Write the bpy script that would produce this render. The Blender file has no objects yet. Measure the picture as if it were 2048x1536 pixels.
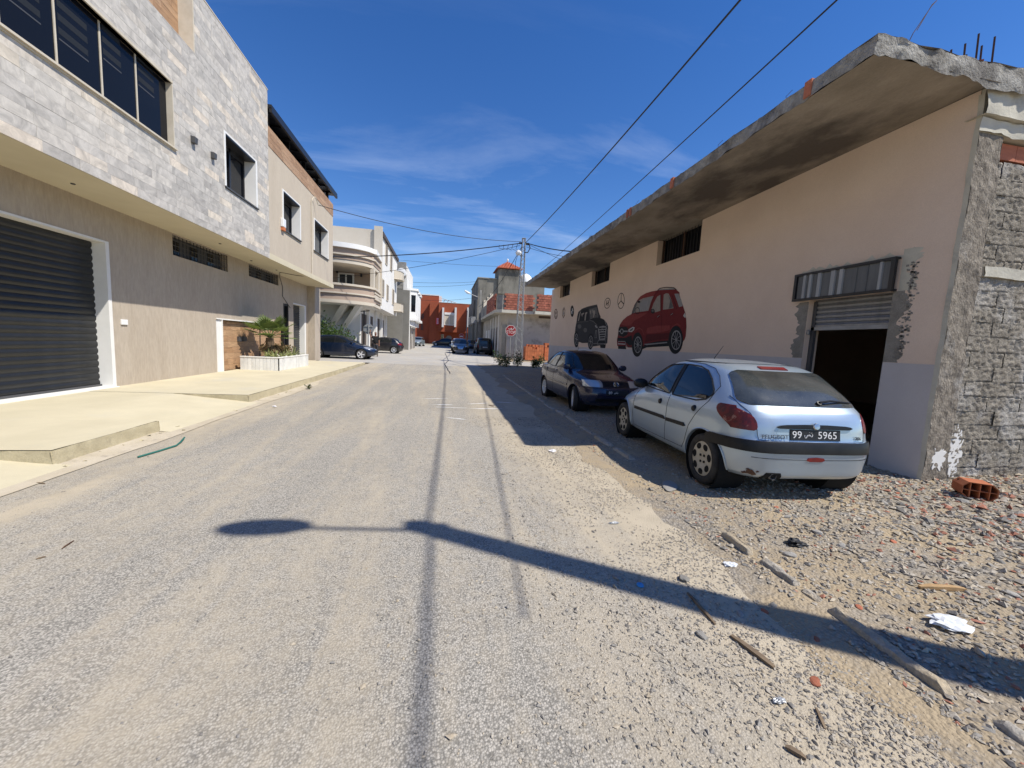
import bpy, bmesh, math, random
from mathutils import Vector, Matrix
from mathutils.geometry import tessellate_polygon
R = math.radians
rng = random.Random(7)
scene = bpy.context.scene
col = scene.collection

# ------------------------------------------------------------------ camera, sky, sun, exposure
CAM_H, FPX, PITCH, ROLL, YAW = 1.6, 770.0, R(6.0), R(2.9), R(10.2)
F = Vector((math.sin(YAW)*math.cos(PITCH), math.cos(YAW)*math.cos(PITCH), -math.sin(PITCH)))
r0 = Vector((math.cos(YAW), -math.sin(YAW), 0)); u0 = r0.cross(F)
CR = math.cos(ROLL)*r0 + math.sin(ROLL)*u0
CU = -math.sin(ROLL)*r0 + math.cos(ROLL)*u0
CP = Vector((0, 0, CAM_H))
cd = bpy.data.cameras.new('camera'); cam = bpy.data.objects.new('camera', cd); col.objects.link(cam)
cd.sensor_width = 36; cd.lens = FPX/2048*36; cd.clip_start = .05; cd.clip_end = 3000
cam.matrix_world = Matrix.Translation(CP) @ Matrix((CR, CU, -F)).transposed().to_4x4()
scene.camera = cam

SUN_AZ, SUN_EL = R(122), R(53.5)         # azimuth clockwise from +Y (the street axis)
SD = Vector((math.sin(SUN_AZ)*math.cos(SUN_EL), math.cos(SUN_AZ)*math.cos(SUN_EL), math.sin(SUN_EL)))
w = bpy.data.worlds.new('World'); scene.world = w; w.use_nodes = True
nt = w.node_tree; nt.nodes.clear()
sky = nt.nodes.new('ShaderNodeTexSky'); sky.sky_type = 'NISHITA'; sky.sun_disc = False
sky.sun_elevation = SUN_EL; sky.sun_rotation = SUN_AZ; sky.altitude = 0; sky.air_density = 1.0; sky.dust_density = .0; sky.ozone_density = 3.0
hs = nt.nodes.new('ShaderNodeHueSaturation'); hs.inputs['Saturation'].default_value = 1.3; hs.inputs['Hue'].default_value = .512; hs.inputs['Value'].default_value = 1.0
bg = nt.nodes.new('ShaderNodeBackground'); bg.inputs[1].default_value = .118
ou = nt.nodes.new('ShaderNodeOutputWorld')
# thin cirrus over the whole sky, stretched along one direction and thinning out towards the zenith
tc = nt.nodes.new('ShaderNodeTexCoord'); sp = nt.nodes.new('ShaderNodeSeparateXYZ'); nt.links.new(tc.outputs['Generated'], sp.inputs[0])
def wm(op, a, b=None):
    n = nt.nodes.new('ShaderNodeMath'); n.operation = op
    for i, q in enumerate((a, b)):
        if q is None: continue
        if isinstance(q, (int, float)): n.inputs[i].default_value = q
        else: nt.links.new(q, n.inputs[i])
    return n.outputs[0]
zz = wm('MAXIMUM', sp.outputs[2], .02); zz = wm('ADD', zz, .12)
cx = wm('DIVIDE', sp.outputs[0], zz); cy = wm('DIVIDE', sp.outputs[1], zz)
cb = nt.nodes.new('ShaderNodeCombineXYZ'); nt.links.new(cx, cb.inputs[0]); nt.links.new(cy, cb.inputs[1]); cb.inputs[2].default_value = 2.3
mp = nt.nodes.new('ShaderNodeMapping'); mp.inputs['Scale'].default_value = (.55, 1.5, 1); mp.inputs['Rotation'].default_value = (0, 0, .5); mp.inputs['Location'].default_value = (3.1, 1.35, 0)
nt.links.new(cb.outputs[0], mp.inputs[0])
cn = nt.nodes.new('ShaderNodeTexNoise'); cn.inputs['Scale'].default_value = .9; cn.inputs['Detail'].default_value = 9; cn.inputs['Roughness'].default_value = .62; cn.inputs['Distortion'].default_value = .7
nt.links.new(mp.outputs[0], cn.inputs['Vector'])
cr = nt.nodes.new('ShaderNodeValToRGB'); cr.color_ramp.elements[0].position = .55; cr.color_ramp.elements[1].position = .82
nt.links.new(cn.outputs[0], cr.inputs[0])
el_ = nt.nodes.new('ShaderNodeMapRange'); el_.inputs[1].default_value = .6; el_.inputs[2].default_value = .2; el_.inputs[3].default_value = .03; el_.inputs[4].default_value = .38; nt.links.new(sp.outputs[2], el_.inputs[0])
cf = wm('MULTIPLY', cr.outputs[0], el_.outputs[0])
mx = nt.nodes.new('ShaderNodeMixRGB'); mx.inputs[2].default_value = (7.5, 8.2, 9.2, 1)
nt.links.new(cf, mx.inputs[0]); nt.links.new(sky.outputs[0], hs.inputs['Color']); nt.links.new(hs.outputs[0], mx.inputs[1])
nt.links.new(mx.outputs[0], bg.inputs[0]); nt.links.new(bg.outputs[0], ou.inputs[0])

sl = bpy.data.lights.new('sun', 'SUN'); sl.energy = 4.8; sl.angle = R(.55); sl.color = (1, .95, .86)
so = bpy.data.objects.new('sun', sl); col.objects.link(so); so.rotation_euler = (-SD).to_track_quat('-Z', 'Y').to_euler(); so.location = SD*60
vs = scene.view_settings; vs.view_transform = 'Standard'; vs.look = 'None'; vs.exposure = 0.34; vs.gamma = 1; vs.use_curve_mapping = False
scene.render.resolution_x = 1024; scene.render.resolution_y = 768; scene.render.engine = 'CYCLES'

# ------------------------------------------------------------------ measuring helpers (photo pixel + known plane -> world point)
def ray(x, y): return F + CR*((x-1024)/FPX) + CU*((768-y)/FPX)
def PG(x, y, z=0): d = ray(x, y); return CP + d*((z-CAM_H)/d.z)
def PX(x, y, X): d = ray(x, y); return CP + d*(X/d.x)
def PY(x, y, Y): d = ray(x, y); return CP + d*(Y/d.y)
def gz(y): return .008*max(0., min(y, 95.)-12.)          # the street climbs gently

# ------------------------------------------------------------------ materials
MATS = {}
def mat(name, c, rough=.85, metal=0., c2=None, scale=4., lo=.35, hi=.65, bump=0., bs=40., bd=.01, coat=0., spec=.4, rnd=0., stretch=None, c3=None, s3=.5, lo3=.5, hi3=.7, emis=None, alpha=None, grain=0., gs=90., detail=6.):
    m = bpy.data.materials.new(name); m.use_nodes = True; MATS[name] = m
    t = m.node_tree; b = t.nodes['Principled BSDF']; L = t.links.new
    b.inputs['Roughness'].default_value = rough; b.inputs['Metallic'].default_value = metal
    b.inputs['Specular IOR Level'].default_value = spec; b.inputs['Coat Weight'].default_value = coat; b.inputs['Coat Roughness'].default_value = .06
    tcn = t.nodes.new('ShaderNodeTexCoord'); vec = tcn.outputs['Object']
    if rnd:
        oi = t.nodes.new('ShaderNodeObjectInfo')
        ad = t.nodes.new('ShaderNodeVectorMath'); ad.operation = 'ADD'; L(vec, ad.inputs[0]); L(oi.outputs['Location'], ad.inputs[1]); vec = ad.outputs[0]
    if stretch:
        mp = t.nodes.new('ShaderNodeMapping'); mp.inputs['Scale'].default_value = stretch; L(vec, mp.inputs[0]); svec = mp.outputs[0]
    else: svec = vec
    def noise(s, d=detail, v=svec):
        n = t.nodes.new('ShaderNodeTexNoise'); n.inputs['Scale'].default_value = s; n.inputs['Detail'].default_value = d; n.inputs['Roughness'].default_value = .62; L(v, n.inputs['Vector']); return n.outputs[0]
    def ramp(v, lo, hi):
        r = t.nodes.new('ShaderNodeMapRange'); r.inputs[1].default_value = lo; r.inputs[2].default_value = hi; L(v, r.inputs[0]); return r.outputs[0]
    cur = None
    if c2:
        x = t.nodes.new('ShaderNodeMixRGB'); x.inputs[1].default_value = (*c, 1); x.inputs[2].default_value = (*c2, 1); L(ramp(noise(scale), lo, hi), x.inputs[0]); cur = x.outputs[0]
    if c3:
        x = t.nodes.new('ShaderNodeMixRGB'); x.inputs[2].default_value = (*c3, 1); L(ramp(noise(s3), lo3, hi3), x.inputs[0])
        if cur: L(cur, x.inputs[1])
        else: x.inputs[1].default_value = (*c, 1)
        cur = x.outputs[0]
    if grain:
        x = t.nodes.new('ShaderNodeHueSaturation')
        if cur: L(cur, x.inputs['Color'])
        else: x.inputs['Color'].default_value = (*c, 1)
        r = t.nodes.new('ShaderNodeMapRange'); r.inputs[1].default_value = .3; r.inputs[2].default_value = .7; r.inputs[3].default_value = 1-grain; r.inputs[4].default_value = 1+grain
        L(noise(gs, 3), r.inputs[0]); L(r.outputs[0], x.inputs['Value']); cur = x.outputs[0]
    if rnd:
        x = t.nodes.new('ShaderNodeHueSaturation')
        if cur: L(cur, x.inputs['Color'])
        else: x.inputs['Color'].default_value = (*c, 1)
        r = t.nodes.new('ShaderNodeMapRange'); r.inputs[3].default_value = 1-rnd; r.inputs[4].default_value = 1+rnd; L(oi.outputs['Random'], r.inputs[0]); L(r.outputs[0], x.inputs['Value']); cur = x.outputs[0]
    if cur: L(cur, b.inputs['Base Color'])
    else: b.inputs['Base Color'].default_value = (*c, 1)
    if bump:
        n = t.nodes.new('ShaderNodeBump'); n.inputs['Strength'].default_value = bump; n.inputs['Distance'].default_value = bd; L(noise(bs, 8), n.inputs['Height']); L(n.outputs[0], b.inputs['Normal'])
    if emis: b.inputs['Emission Color'].default_value = (*emis[0], 1); b.inputs['Emission Strength'].default_value = emis[1]
    if alpha is not None: b.inputs['Alpha'].default_value = alpha
    return m

def ground_mat(name, A, B, sand, sand_lo, sand_hi, agg, agg_s, bump, streak=False, edge=None):
    """aggregate surface: two stone greys per voronoi cell, sand lying over it in patches"""
    m = bpy.data.materials.new(name); m.use_nodes = True; MATS[name] = m; t = m.node_tree; b = t.nodes['Principled BSDF']; L = t.links.new
    b.inputs['Roughness'].default_value = .92; b.inputs['Specular IOR Level'].default_value = .25
    g = t.nodes.new('ShaderNodeNewGeometry'); v = g.outputs['Position']
    def N(s, d=8, r=.62, vec=v, dist=0.):
        n = t.nodes.new('ShaderNodeTexNoise'); n.inputs['Scale'].default_value = s; n.inputs['Detail'].default_value = d; n.inputs['Roughness'].default_value = r; n.inputs['Distortion'].default_value = dist; L(vec, n.inputs['Vector']); return n.outputs[0]
    def mr(x, a, b_, c=0., d=1.):
        n = t.nodes.new('ShaderNodeMapRange'); n.inputs[1].default_value = a; n.inputs[2].default_value = b_; n.inputs[3].default_value = c; n.inputs[4].default_value = d; L(x, n.inputs[0]); return n.outputs[0]
    def mixc(f, a, b_):
        n = t.nodes.new('ShaderNodeMixRGB'); L(f, n.inputs[0])
        for i, q in ((1, a), (2, b_)):
            if isinstance(q, tuple): n.inputs[i].default_value = (*q, 1)
            else: L(q, n.inputs[i])
        return n.outputs[0]
    vo = t.nodes.new('ShaderNodeTexVoronoi'); vo.inputs['Scale'].default_value = agg_s; L(v, vo.inputs['Vector'])
    sx = t.nodes.new('ShaderNodeSeparateColor'); L(vo.outputs['Color'], sx.inputs[0])
    stone = mixc(mr(sx.outputs[0], .1, .9), A, B)
    gap = mr(vo.outputs['Distance'], .35, .75)
    dark = tuple(q*.45 for q in A)
    stone = mixc(mr(gap, 0, 1, 0, agg), stone, dark)
    sv = v
    if streak:
        mp = t.nodes.new('ShaderNodeMapping'); mp.inputs['Scale'].default_value = (1.6, .22, 1); mp.inputs['Rotation'].default_value = (0, 0, R(4)); L(v, mp.inputs[0]); sv = mp.outputs[0]
    n1 = N(1.1, 9, .66, sv, .3); n2 = N(9, 5, .6)
    ad = t.nodes.new('ShaderNodeMath'); ad.operation = 'MULTIPLY_ADD'; L(n2, ad.inputs[0]); ad.inputs[1].default_value = .35; L(n1, ad.inputs[2])
    so_ = ad.outputs[0]
    if edge:        # sand blown up against the broken kerb and the gutter
        sxyz = t.nodes.new('ShaderNodeSeparateXYZ'); L(v, sxyz.inputs[0])
        for (x0, x1, amt) in edge:
            e_ = mr(sxyz.outputs[0], x0, x1, 0., amt); a2 = t.nodes.new('ShaderNodeMath'); a2.operation = 'ADD'; L(so_, a2.inputs[0]); L(e_, a2.inputs[1]); so_ = a2.outputs[0]
    sf = mr(so_, sand_lo, sand_hi)
    big = N(.23, 4)
    sandc = mixc(mr(N(3.5), .35, .65), sand, tuple(q*.86 for q in sand))
    c = mixc(sf, stone, sandc)
    hsv = t.nodes.new('ShaderNodeHueSaturation'); L(c, hsv.inputs['Color']); L(mr(big, .3, .7, .9, 1.09), hsv.inputs['Value'])
    L(hsv.outputs[0], b.inputs['Base Color'])
    hm = t.nodes.new('ShaderNodeMath'); hm.operation = 'MULTIPLY_ADD'; L(vo.outputs['Distance'], hm.inputs[0]); hm.inputs[1].default_value = -.8; L(N(agg_s*.8, 5), hm.inputs[2])
    bp = t.nodes.new('ShaderNodeBump'); bp.inputs['Strength'].default_value = bump; bp.inputs['Distance'].default_value = .6/agg_s; L(hm.outputs[0], bp.inputs['Height']); L(bp.outputs[0], b.inputs['Normal'])
    return m

ground_mat('asphalt', (.30, .28, .243), (.48, .443, .382), (.46, .395, .295), .62, .95, .75, 105, .7, streak=True, edge=((.5, 2.2, .38), (-3.0, -3.9, .2)))
ground_mat('dirt', (.23, .21, .18), (.36, .325, .275), (.385, .305, .20), .50, .74, .6, 48, .9)
ground_mat('street_far', (.36, .345, .32), (.44, .42, .385), (.46, .41, .335), .62, .84, .3, 60, .4)
mat('pavement', (.56, .50, .355), .9, c2=(.505, .45, .315), scale=1.3, c3=(.47, .44, .36), s3=.7, lo3=.56, hi3=.78, bump=.15, bs=60, bd=.004, grain=.05, gs=150)
mat('pavement_edge', (.46, .405, .27), .93, c2=(.37, .32, .21), scale=3, c3=(.3, .26, .18), s3=5, lo3=.58, hi3=.72, bump=.5, bs=18, bd=.02, grain=.08, gs=60)
mat('gutter', (.50, .44, .34), .93, c2=(.43, .37, .27), scale=2.2, c3=(.36, .31, .24), s3=6, lo3=.55, hi3=.7, bump=.4, bs=30, bd=.01, grain=.1, gs=90)
mat('render_beige', (.43, .37, .298), .95, c2=(.395, .335, .265), scale=2.5, bump=.7, bs=26, bd=.012, stretch=(1, 1, .22), grain=.09, gs=22)
mat('render_beige_fine', (.50, .43, .34), .95, c2=(.465, .395, .31), scale=2.0, bump=.4, bs=30, bd=.007, stretch=(1, 1, .25), grain=.05, gs=26)
mat('soffit_cream', (.58, .52, .38), .9, c2=(.54, .48, .345), scale=1.2)
mat('white_paint', (.76, .75, .72), .6, c2=(.71, .70, .67), scale=3)
mat('white_marble', (.70, .70, .68), .4, c2=(.60, .60, .58), scale=5, lo=.45, hi=.7, rnd=.08)
mat('cream_stone', (.58, .52, .42), .7, c2=(.52, .46, .36), scale=6)
mat('black_metal', (.012, .012, .014), .38, spec=.5)
mat('dark_slat', (.016, .017, .018), .38, metal=.1, c2=(.022, .023, .024), scale=3, c3=(.045, .044, .04), s3=2.2, lo3=.6, hi3=.85)
mat('dark_glass', (.008, .009, .012), .06, spec=.18)
mat('grey_glass', (.03, .036, .042), .07, spec=.6)
mat('blind_dark', (.013, .014, .015), .6)
mat('fixture_grey', (.07, .07, .072), .5)
mat('concrete', (.30, .285, .255), .95, c2=(.23, .215, .19), scale=1.4, c3=(.15, .14, .125), s3=.8, lo3=.52, hi3=.7, bump=.5, bs=22, bd=.015, grain=.1, gs=60)
mat('concrete_edge', (.36, .345, .31), .97, c2=(.20, .185, .16), scale=5, lo=.4, hi=.62, c3=(.12, .11, .1), s3=1.6, lo3=.5, hi3=.68, bump=1., bs=24, bd=.03, grain=.2, gs=40)
mat('concrete_pale', (.55, .52, .43), .95, c2=(.47, .44, .36), scale=4, bump=.5, bs=30, bd=.012, c3=(.32, .30, .25), s3=2, lo3=.58, hi3=.72)
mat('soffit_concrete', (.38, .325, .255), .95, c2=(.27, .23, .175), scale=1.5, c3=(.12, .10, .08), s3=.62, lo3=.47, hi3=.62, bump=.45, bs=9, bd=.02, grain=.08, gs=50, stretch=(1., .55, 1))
mat('warehouse_render', (.70, .555, .44), .96, c2=(.66, .515, .405), scale=1.1, bump=.55, bs=80, bd=.006, grain=.07, gs=110)
mat('warehouse_grey', (.51, .48, .475), .95, c2=(.465, .435, .43), scale=1.5, bump=.5, bs=70, bd=.006, grain=.06, gs=90)
mat('cement_patch', (.27, .25, .215), .97, c2=(.20, .18, .15), scale=6, bump=.8, bs=30, bd=.015, grain=.15, gs=60)
mat('rough_cast', (.30, .265, .215), .98, c2=(.19, .165, .13), scale=7, lo=.35, hi=.65, c3=(.46, .44, .41), s3=1.6, lo3=.52, hi3=.75, bump=1., bs=45, bd=.02, grain=.25, gs=70, rnd=.06)
mat('rough_column', (.29, .25, .2), .98, c2=(.17, .145, .115), scale=12, lo=.38, hi=.62, bump=1., bs=38, bd=.03, grain=.25, gs=50, stretch=(1, 1, .6), c3=(.40, .385, .36), s3=1.9, lo3=.56, hi3=.78)
mat('brick_red', (.44, .155, .085), .9, c2=(.36, .12, .065), scale=6, rnd=.22, bump=.4, bs=50, bd=.006, stretch=(1, 1, 4))
mat('brick_far', (.38, .135, .085), .92, c2=(.31, .10, .065), scale=3, rnd=.25)
mat('brick_orange', (.50, .17, .07), .9, c2=(.43, .13, .055), scale=5, rnd=.18)
mat('hole_dark', (.03, .017, .012), .95)
mat('rust', (.11, .055, .03), .8, c2=(.06, .03, .02), scale=20)
mat('steel_grey', (.30, .30, .30), .5, metal=.6, c2=(.22, .22, .22), scale=8, c3=(.13, .11, .09), s3=4, lo3=.6, hi3=.75)
mat('galvanised', (.36, .36, .355), .6, metal=.3, c2=(.27, .27, .265), scale=5)
mat('sheet_pale', (.42, .43, .43), .55, metal=.3, c2=(.32, .325, .325), scale=9, stretch=(1, 1, .15))
mat('sheet_dark', (.15, .155, .155), .55, metal=.3, c2=(.11, .112, .112), scale=7, stretch=(1, 1, .15))
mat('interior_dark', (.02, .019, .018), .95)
mat('wire_black', (.012, .012, .014), .6)
mat('wood_plank', (.42, .28, .14), .8, c2=(.33, .20, .09), scale=9, stretch=(1, 6, 6))
mat('wood_old', (.22, .16, .10), .9, c2=(.14, .10, .065), scale=14)
mat('red_wall', (.34, .085, .038), .92, c2=(.305, .075, .034), scale=1.5, grain=.04, gs=20)
mat('grey_render', (.235, .225, .20), .95, c2=(.20, .19, .165), scale=1.2, grain=.05, gs=14)
mat('pale_render', (.56, .50, .41), .93, c2=(.52, .46, .37), scale=1.2)
mat('white_render', (.74, .72, .68), .92, c2=(.68, .66, .62), scale=1.0)
mat('tan_render', (.40, .31, .245), .93, c2=(.37, .285, .225), scale=1.4)
mat('old_plaster', (.47, .435, .385), .95, c2=(.40, .365, .315), scale=.9, c3=(.2, .18, .155), s3=.7, lo3=.54, hi3=.7, grain=.05, gs=12)
mat('grimy_concrete', (.21, .195, .165), .96, c2=(.15, .14, .115), scale=1.1, c3=(.08, .075, .065), s3=.55, lo3=.52, hi3=.68, grain=.08, gs=12, stretch=(1, 1, .45))
mat('brown_panel', (.075, .055, .045), .6)
mat('roof_tile', (.47, .13, .06), .85, c2=(.38, .10, .05), scale=6, rnd=.12)
mat('plastic_white', (.75, .75, .74), .4)
mat('sign_red', (.30, .015, .02), .45); mat('sign_white', (.72, .70, .70), .5); mat('sign_back', (.33, .34, .35), .45, metal=.4)
mat('banner_red', (.62, .03, .06), .6)
mat('stone_grey', (.30, .285, .26), .95, c2=(.22, .205, .18), scale=20, rnd=.35, bump=.5, bs=60, bd=.005)
mat('gravel', (.36, .34, .31), .93, c2=(.24, .225, .2), scale=9, lo=.3, hi=.7, c3=(.33, .27, .19), s3=2.2, lo3=.4, hi3=.7)
mat('gravel_red', (.38, .17, .11), .93, c2=(.30, .13, .085), scale=11)
mat('plastic_bag', (.72, .74, .76), .4, alpha=.85); mat('plastic_black', (.015, .015, .016), .35); mat('cap_blue', (.05, .27, .55), .4); mat('strip_green', (.02, .12, .095), .6)
mat('soil', (.16, .11, .07), .98, bump=.8, bs=20, bd=.02)
mat('pebble_white', (.66, .64, .6), .9, bump=.8, bs=60, bd=.02)

def leaf_mat(name, c, c2, rough=.5):
    m = mat(name, c, rough, c2=c2, scale=6, spec=.35)
    t = m.node_tree; b = t.nodes['Principled BSDF']
    b.inputs['Transmission Weight'].default_value = 0
    tr = t.nodes.new('ShaderNodeBsdfTranslucent'); tr.inputs[0].default_value = (c[0]*1.6, c[1]*1.7, c[2]*.8, 1)
    mxs = t.nodes.new('ShaderNodeMixShader'); mxs.inputs[0].default_value = .25
    o = t.nodes['Material Output']; t.links.new(b.outputs[0], mxs.inputs[1]); t.links.new(tr.outputs[0], mxs.inputs[2]); t.links.new(mxs.outputs[0], o.inputs[0])
    return m
leaf_mat('palm_leaf', (.13, .17, .055), (.085, .12, .04)); leaf_mat('agave_leaf', (.30, .30, .14), (.20, .24, .10)); leaf_mat('dead_leaf', (.24, .17, .09), (.15, .10, .055), .8)
leaf_mat('shrub_leaf', (.085, .14, .035), (.05, .09, .022)); leaf_mat('shrub_leaf_grey', (.12, .16, .10), (.075, .11, .07)); leaf_mat('weed_leaf', (.045, .07, .025), (.03, .05, .018)); leaf_mat('shrub_flower', (.25, .09, .05), (.18, .12, .05))
mat('bark', (.10, .07, .045), .95, bump=.8, bs=30, bd=.02)

def tile_mat(name, ramp, veins, rough, stretch, vs_):
    """glazed tile: one tone per tile, veins running through it"""
    m = bpy.data.materials.new(name); m.use_nodes = True; MATS[name] = m; t = m.node_tree; b = t.nodes['Principled BSDF']; L = t.links.new
    b.inputs['Roughness'].default_value = rough; b.inputs['Specular IOR Level'].default_value = .35
    oi = t.nodes.new('ShaderNodeObjectInfo'); g = t.nodes.new('ShaderNodeNewGeometry')
    at = t.nodes.new('ShaderNodeAttribute'); at.attribute_name = 'tone'
    fr = t.nodes.new('ShaderNodeMath'); fr.operation = 'FRACT'; ad = t.nodes.new('ShaderNodeMath'); ad.operation = 'ADD'; L(oi.outputs['Random'], ad.inputs[0]); L(at.outputs['Fac'], ad.inputs[1]); L(ad.outputs[0], fr.inputs[0])
    r = t.nodes.new('ShaderNodeValToRGB'); r.color_ramp.interpolation = 'LINEAR'
    while len(r.color_ramp.elements) < len(ramp): r.color_ramp.elements.new(.5)
    for e, (p, c) in zip(r.color_ramp.elements, ramp): e.position = p; e.color = (*c, 1)
    L(fr.outputs[0], r.inputs[0])
    mp = t.nodes.new('ShaderNodeMapping'); mp.inputs['Scale'].default_value = stretch; L(g.outputs['Position'], mp.inputs[0])
    cbn = t.nodes.new('ShaderNodeVectorMath'); cbn.operation = 'ADD'; L(mp.outputs[0], cbn.inputs[0])
    sc = t.nodes.new('ShaderNodeMath'); sc.operation = 'MULTIPLY'; sc.inputs[1].default_value = 57; L(fr.outputs[0], sc.inputs[0]); L(sc.outputs[0], cbn.inputs[1])
    n = t.nodes.new('ShaderNodeTexNoise'); n.inputs['Scale'].default_value = vs_; n.inputs['Detail'].default_value = 8; n.inputs['Roughness'].default_value = .68; n.inputs['Distortion'].default_value = 1.2; L(cbn.outputs[0], n.inputs['Vector'])
    mr = t.nodes.new('ShaderNodeMapRange'); mr.inputs[1].default_value = .38; mr.inputs[2].default_value = .66; mr.inputs[3].default_value = 1+veins*.5; mr.inputs[4].default_value = 1-veins; L(n.outputs[0], mr.inputs[0])
    h = t.nodes.new('ShaderNodeHueSaturation'); L(r.outputs[0], h.inputs['Color']); L(mr.outputs[0], h.inputs['Value']); L(h.outputs[0], b.inputs['Base Color'])
    return m
tile_mat('stone_tile', [(0, (.415, .385, .345)), (.2, (.46, .43, .385)), (.5, (.50, .465, .415)), (.8, (.54, .50, .44)), (.87, (.57, .52, .45)), (.93, (.65, .565, .46)), (1, (.62, .55, .45))], .30, .55, (1, 1, 1), 3.2)
tile_mat('wood_tile', [(0, (.33, .195, .105)), (.4, (.40, .245, .14)), (.7, (.45, .29, .17)), (1, (.37, .22, .125))], .30, .55, (1, .35, 3.), 7)

# ------------------------------------------------------------------ mesh builder
class MB:
    def __init__(s): s.v = []; s.f = []; s.tone = None
    def add(s, V, Fc, M=None):
        o = len(s.v)
        s.v += [tuple(M @ Vector(p)) for p in V] if M is not None else [tuple(p) for p in V]
        s.f += [tuple(i+o for i in f) for f in Fc]; return s
    def box(s, x0, x1, y0, y1, z0, z1, M=None):
        if x0 > x1: x0, x1 = x1, x0
        if y0 > y1: y0, y1 = y1, y0
        if z0 > z1: z0, z1 = z1, z0
        V = [(x0,y0,z0),(x1,y0,z0),(x1,y1,z0),(x0,y1,z0),(x0,y0,z1),(x1,y0,z1),(x1,y1,z1),(x0,y1,z1)]
        return s.add(V, [(3,2,1,0),(4,5,6,7),(0,1,5,4),(1,2,6,5),(2,3,7,6),(3,0,4,7)], M)
    def hexa(s, V): return s.add(V, [(3,2,1,0),(4,5,6,7),(0,1,5,4),(1,2,6,5),(2,3,7,6),(3,0,4,7)])
    def prism(s, pts, a, b, axis='z', M=None):
        """2D polygon extruded from a to b; axis z: (x,y), axis x: (y,z), axis y: (x,z)"""
        def e(p, h): return (p[0], p[1], h) if axis == 'z' else ((h, p[0], p[1]) if axis == 'x' else (p[0], h, p[1]))
        n = len(pts); V = [e(p, a) for p in pts]+[e(p, b) for p in pts]
        tri = tessellate_polygon([[Vector((p[0], p[1], 0)) for p in pts]])
        Fc = [tuple(t) for t in tri]+[tuple(i+n for i in reversed(t)) for t in tri]
        Fc += [(i, (i+1) % n, (i+1) % n+n, i+n) for i in range(n)]
        return s.add(V, Fc, M)
    def tube(s, P, r, n=8, cap=True):
        P = [Vector(p) for p in P]; rs = r if isinstance(r, (list, tuple)) else [r]*len(P); V = []; Fc = []
        up = None
        for i, p in enumerate(P):
            d = (P[min(i+1, len(P)-1)]-P[max(i-1, 0)]).normalized()
            if up is None: up = Vector((0,0,1)) if abs(d.z) < .9 else Vector((1,0,0))
            a = d.cross(up)
            if a.length < 1e-4: a = d.cross(Vector((.3,.9,.1)))
            a.normalize(); b = a.cross(d).normalized(); up = b
            for k in range(n):
                t = 2*math.pi*k/n; V.append(p+(a*math.cos(t)+b*math.sin(t))*rs[i])
        for i in range(len(P)-1):
            for k in range(n): Fc.append((i*n+k, i*n+(k+1) % n, (i+1)*n+(k+1) % n, (i+1)*n+k))
        if cap: Fc += [tuple(range(n))[::-1], tuple(range((len(P)-1)*n, len(P)*n))]
        return s.add(V, Fc)
    def lathe(s, prof, n=24, M=None, close=False):
        """profile (r,h) turned about local z"""
        V = []; Fc = []; m = len(prof)
        for k in range(n):
            t = 2*math.pi*k/n
            for r_, h in prof: V.append((r_*math.cos(t), r_*math.sin(t), h))
        for k in range(n):
            for j in range(m-1 if not close else m):
                a = k*m+j; b = k*m+(j+1) % m; c = ((k+1) % n)*m+(j+1) % m; d = ((k+1) % n)*m+j
                Fc.append((a, d, c, b))
        return s.add(V, Fc, M)
    def quad(s, a, b, c, d): return s.add([a, b, c, d], [(0,1,2,3)])
    def grid(s, fn, nu, nv):
        V = [fn(i/nu, j/nv) for j in range(nv+1) for i in range(nu+1)]
        Fc = [(j*(nu+1)+i, j*(nu+1)+i+1, (j+1)*(nu+1)+i+1, (j+1)*(nu+1)+i) for j in range(nv) for i in range(nu)]
        return s.add(V, Fc)
    def mesh(s, name, m, smooth=False, sharp=None, clean=False):
        me = bpy.data.meshes.new(name); me.from_pydata(s.v, [], s.f); me.materials.append(MATS[m] if isinstance(m, str) else m)
        if clean:
            bm = bmesh.new(); bm.from_mesh(me); bmesh.ops.remove_doubles(bm, verts=bm.verts, dist=1e-5); bmesh.ops.recalc_face_normals(bm, faces=bm.faces); bm.to_mesh(me); bm.free()
        if smooth:
            me.polygons.foreach_set('use_smooth', [True]*len(me.polygons))
            me.set_sharp_from_angle(angle=sharp if sharp else R(38))
        me.update(); return me
    def build(s, name, m, parent=None, smooth=False, sharp=None, bevel=0, clean=True, **k):
        return link(name, s.mesh(name, m, smooth, sharp, clean), parent, bevel, **k)

def link(name, me, parent=None, bevel=0, label=None, cat=None, group=None, kind=None, rel=False):
    o = bpy.data.objects.new(name, me); col.objects.link(o)
    if parent is not None:
        o.parent = parent
        if not rel: o.matrix_parent_inverse = parent_world(parent).inverted()
    if bevel:
        b = o.modifiers.new('bevel', 'BEVEL'); b.width = bevel; b.segments = 2; b.limit_method = 'ANGLE'; b.angle_limit = R(40)
    return tag(o, label, cat, group, kind)
def parent_world(o):
    m = o.matrix_basis.copy()
    if o.parent is not None: m = parent_world(o.parent) @ o.matrix_parent_inverse @ m
    return m
def tag(o, label=None, cat=None, group=None, kind=None):
    if label: o['label'] = label
    if cat: o['category'] = cat
    if group: o['group'] = group
    if kind: o['kind'] = kind
    return o
def empty(name, loc, label, cat, group=None, rz=0.):
    o = bpy.data.objects.new(name, None); col.objects.link(o); o.location = loc; o.rotation_euler = (0, 0, rz); o.empty_display_size = .2
    return tag(o, label, cat, group)
def copy_tree(o, parent=None):
    c = o.copy(); col.objects.link(c); c.parent = parent
    if parent is not None: c.matrix_parent_inverse = o.matrix_parent_inverse.copy()
    for ch in list(o.children): copy_tree(ch, c)
    return c
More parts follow.
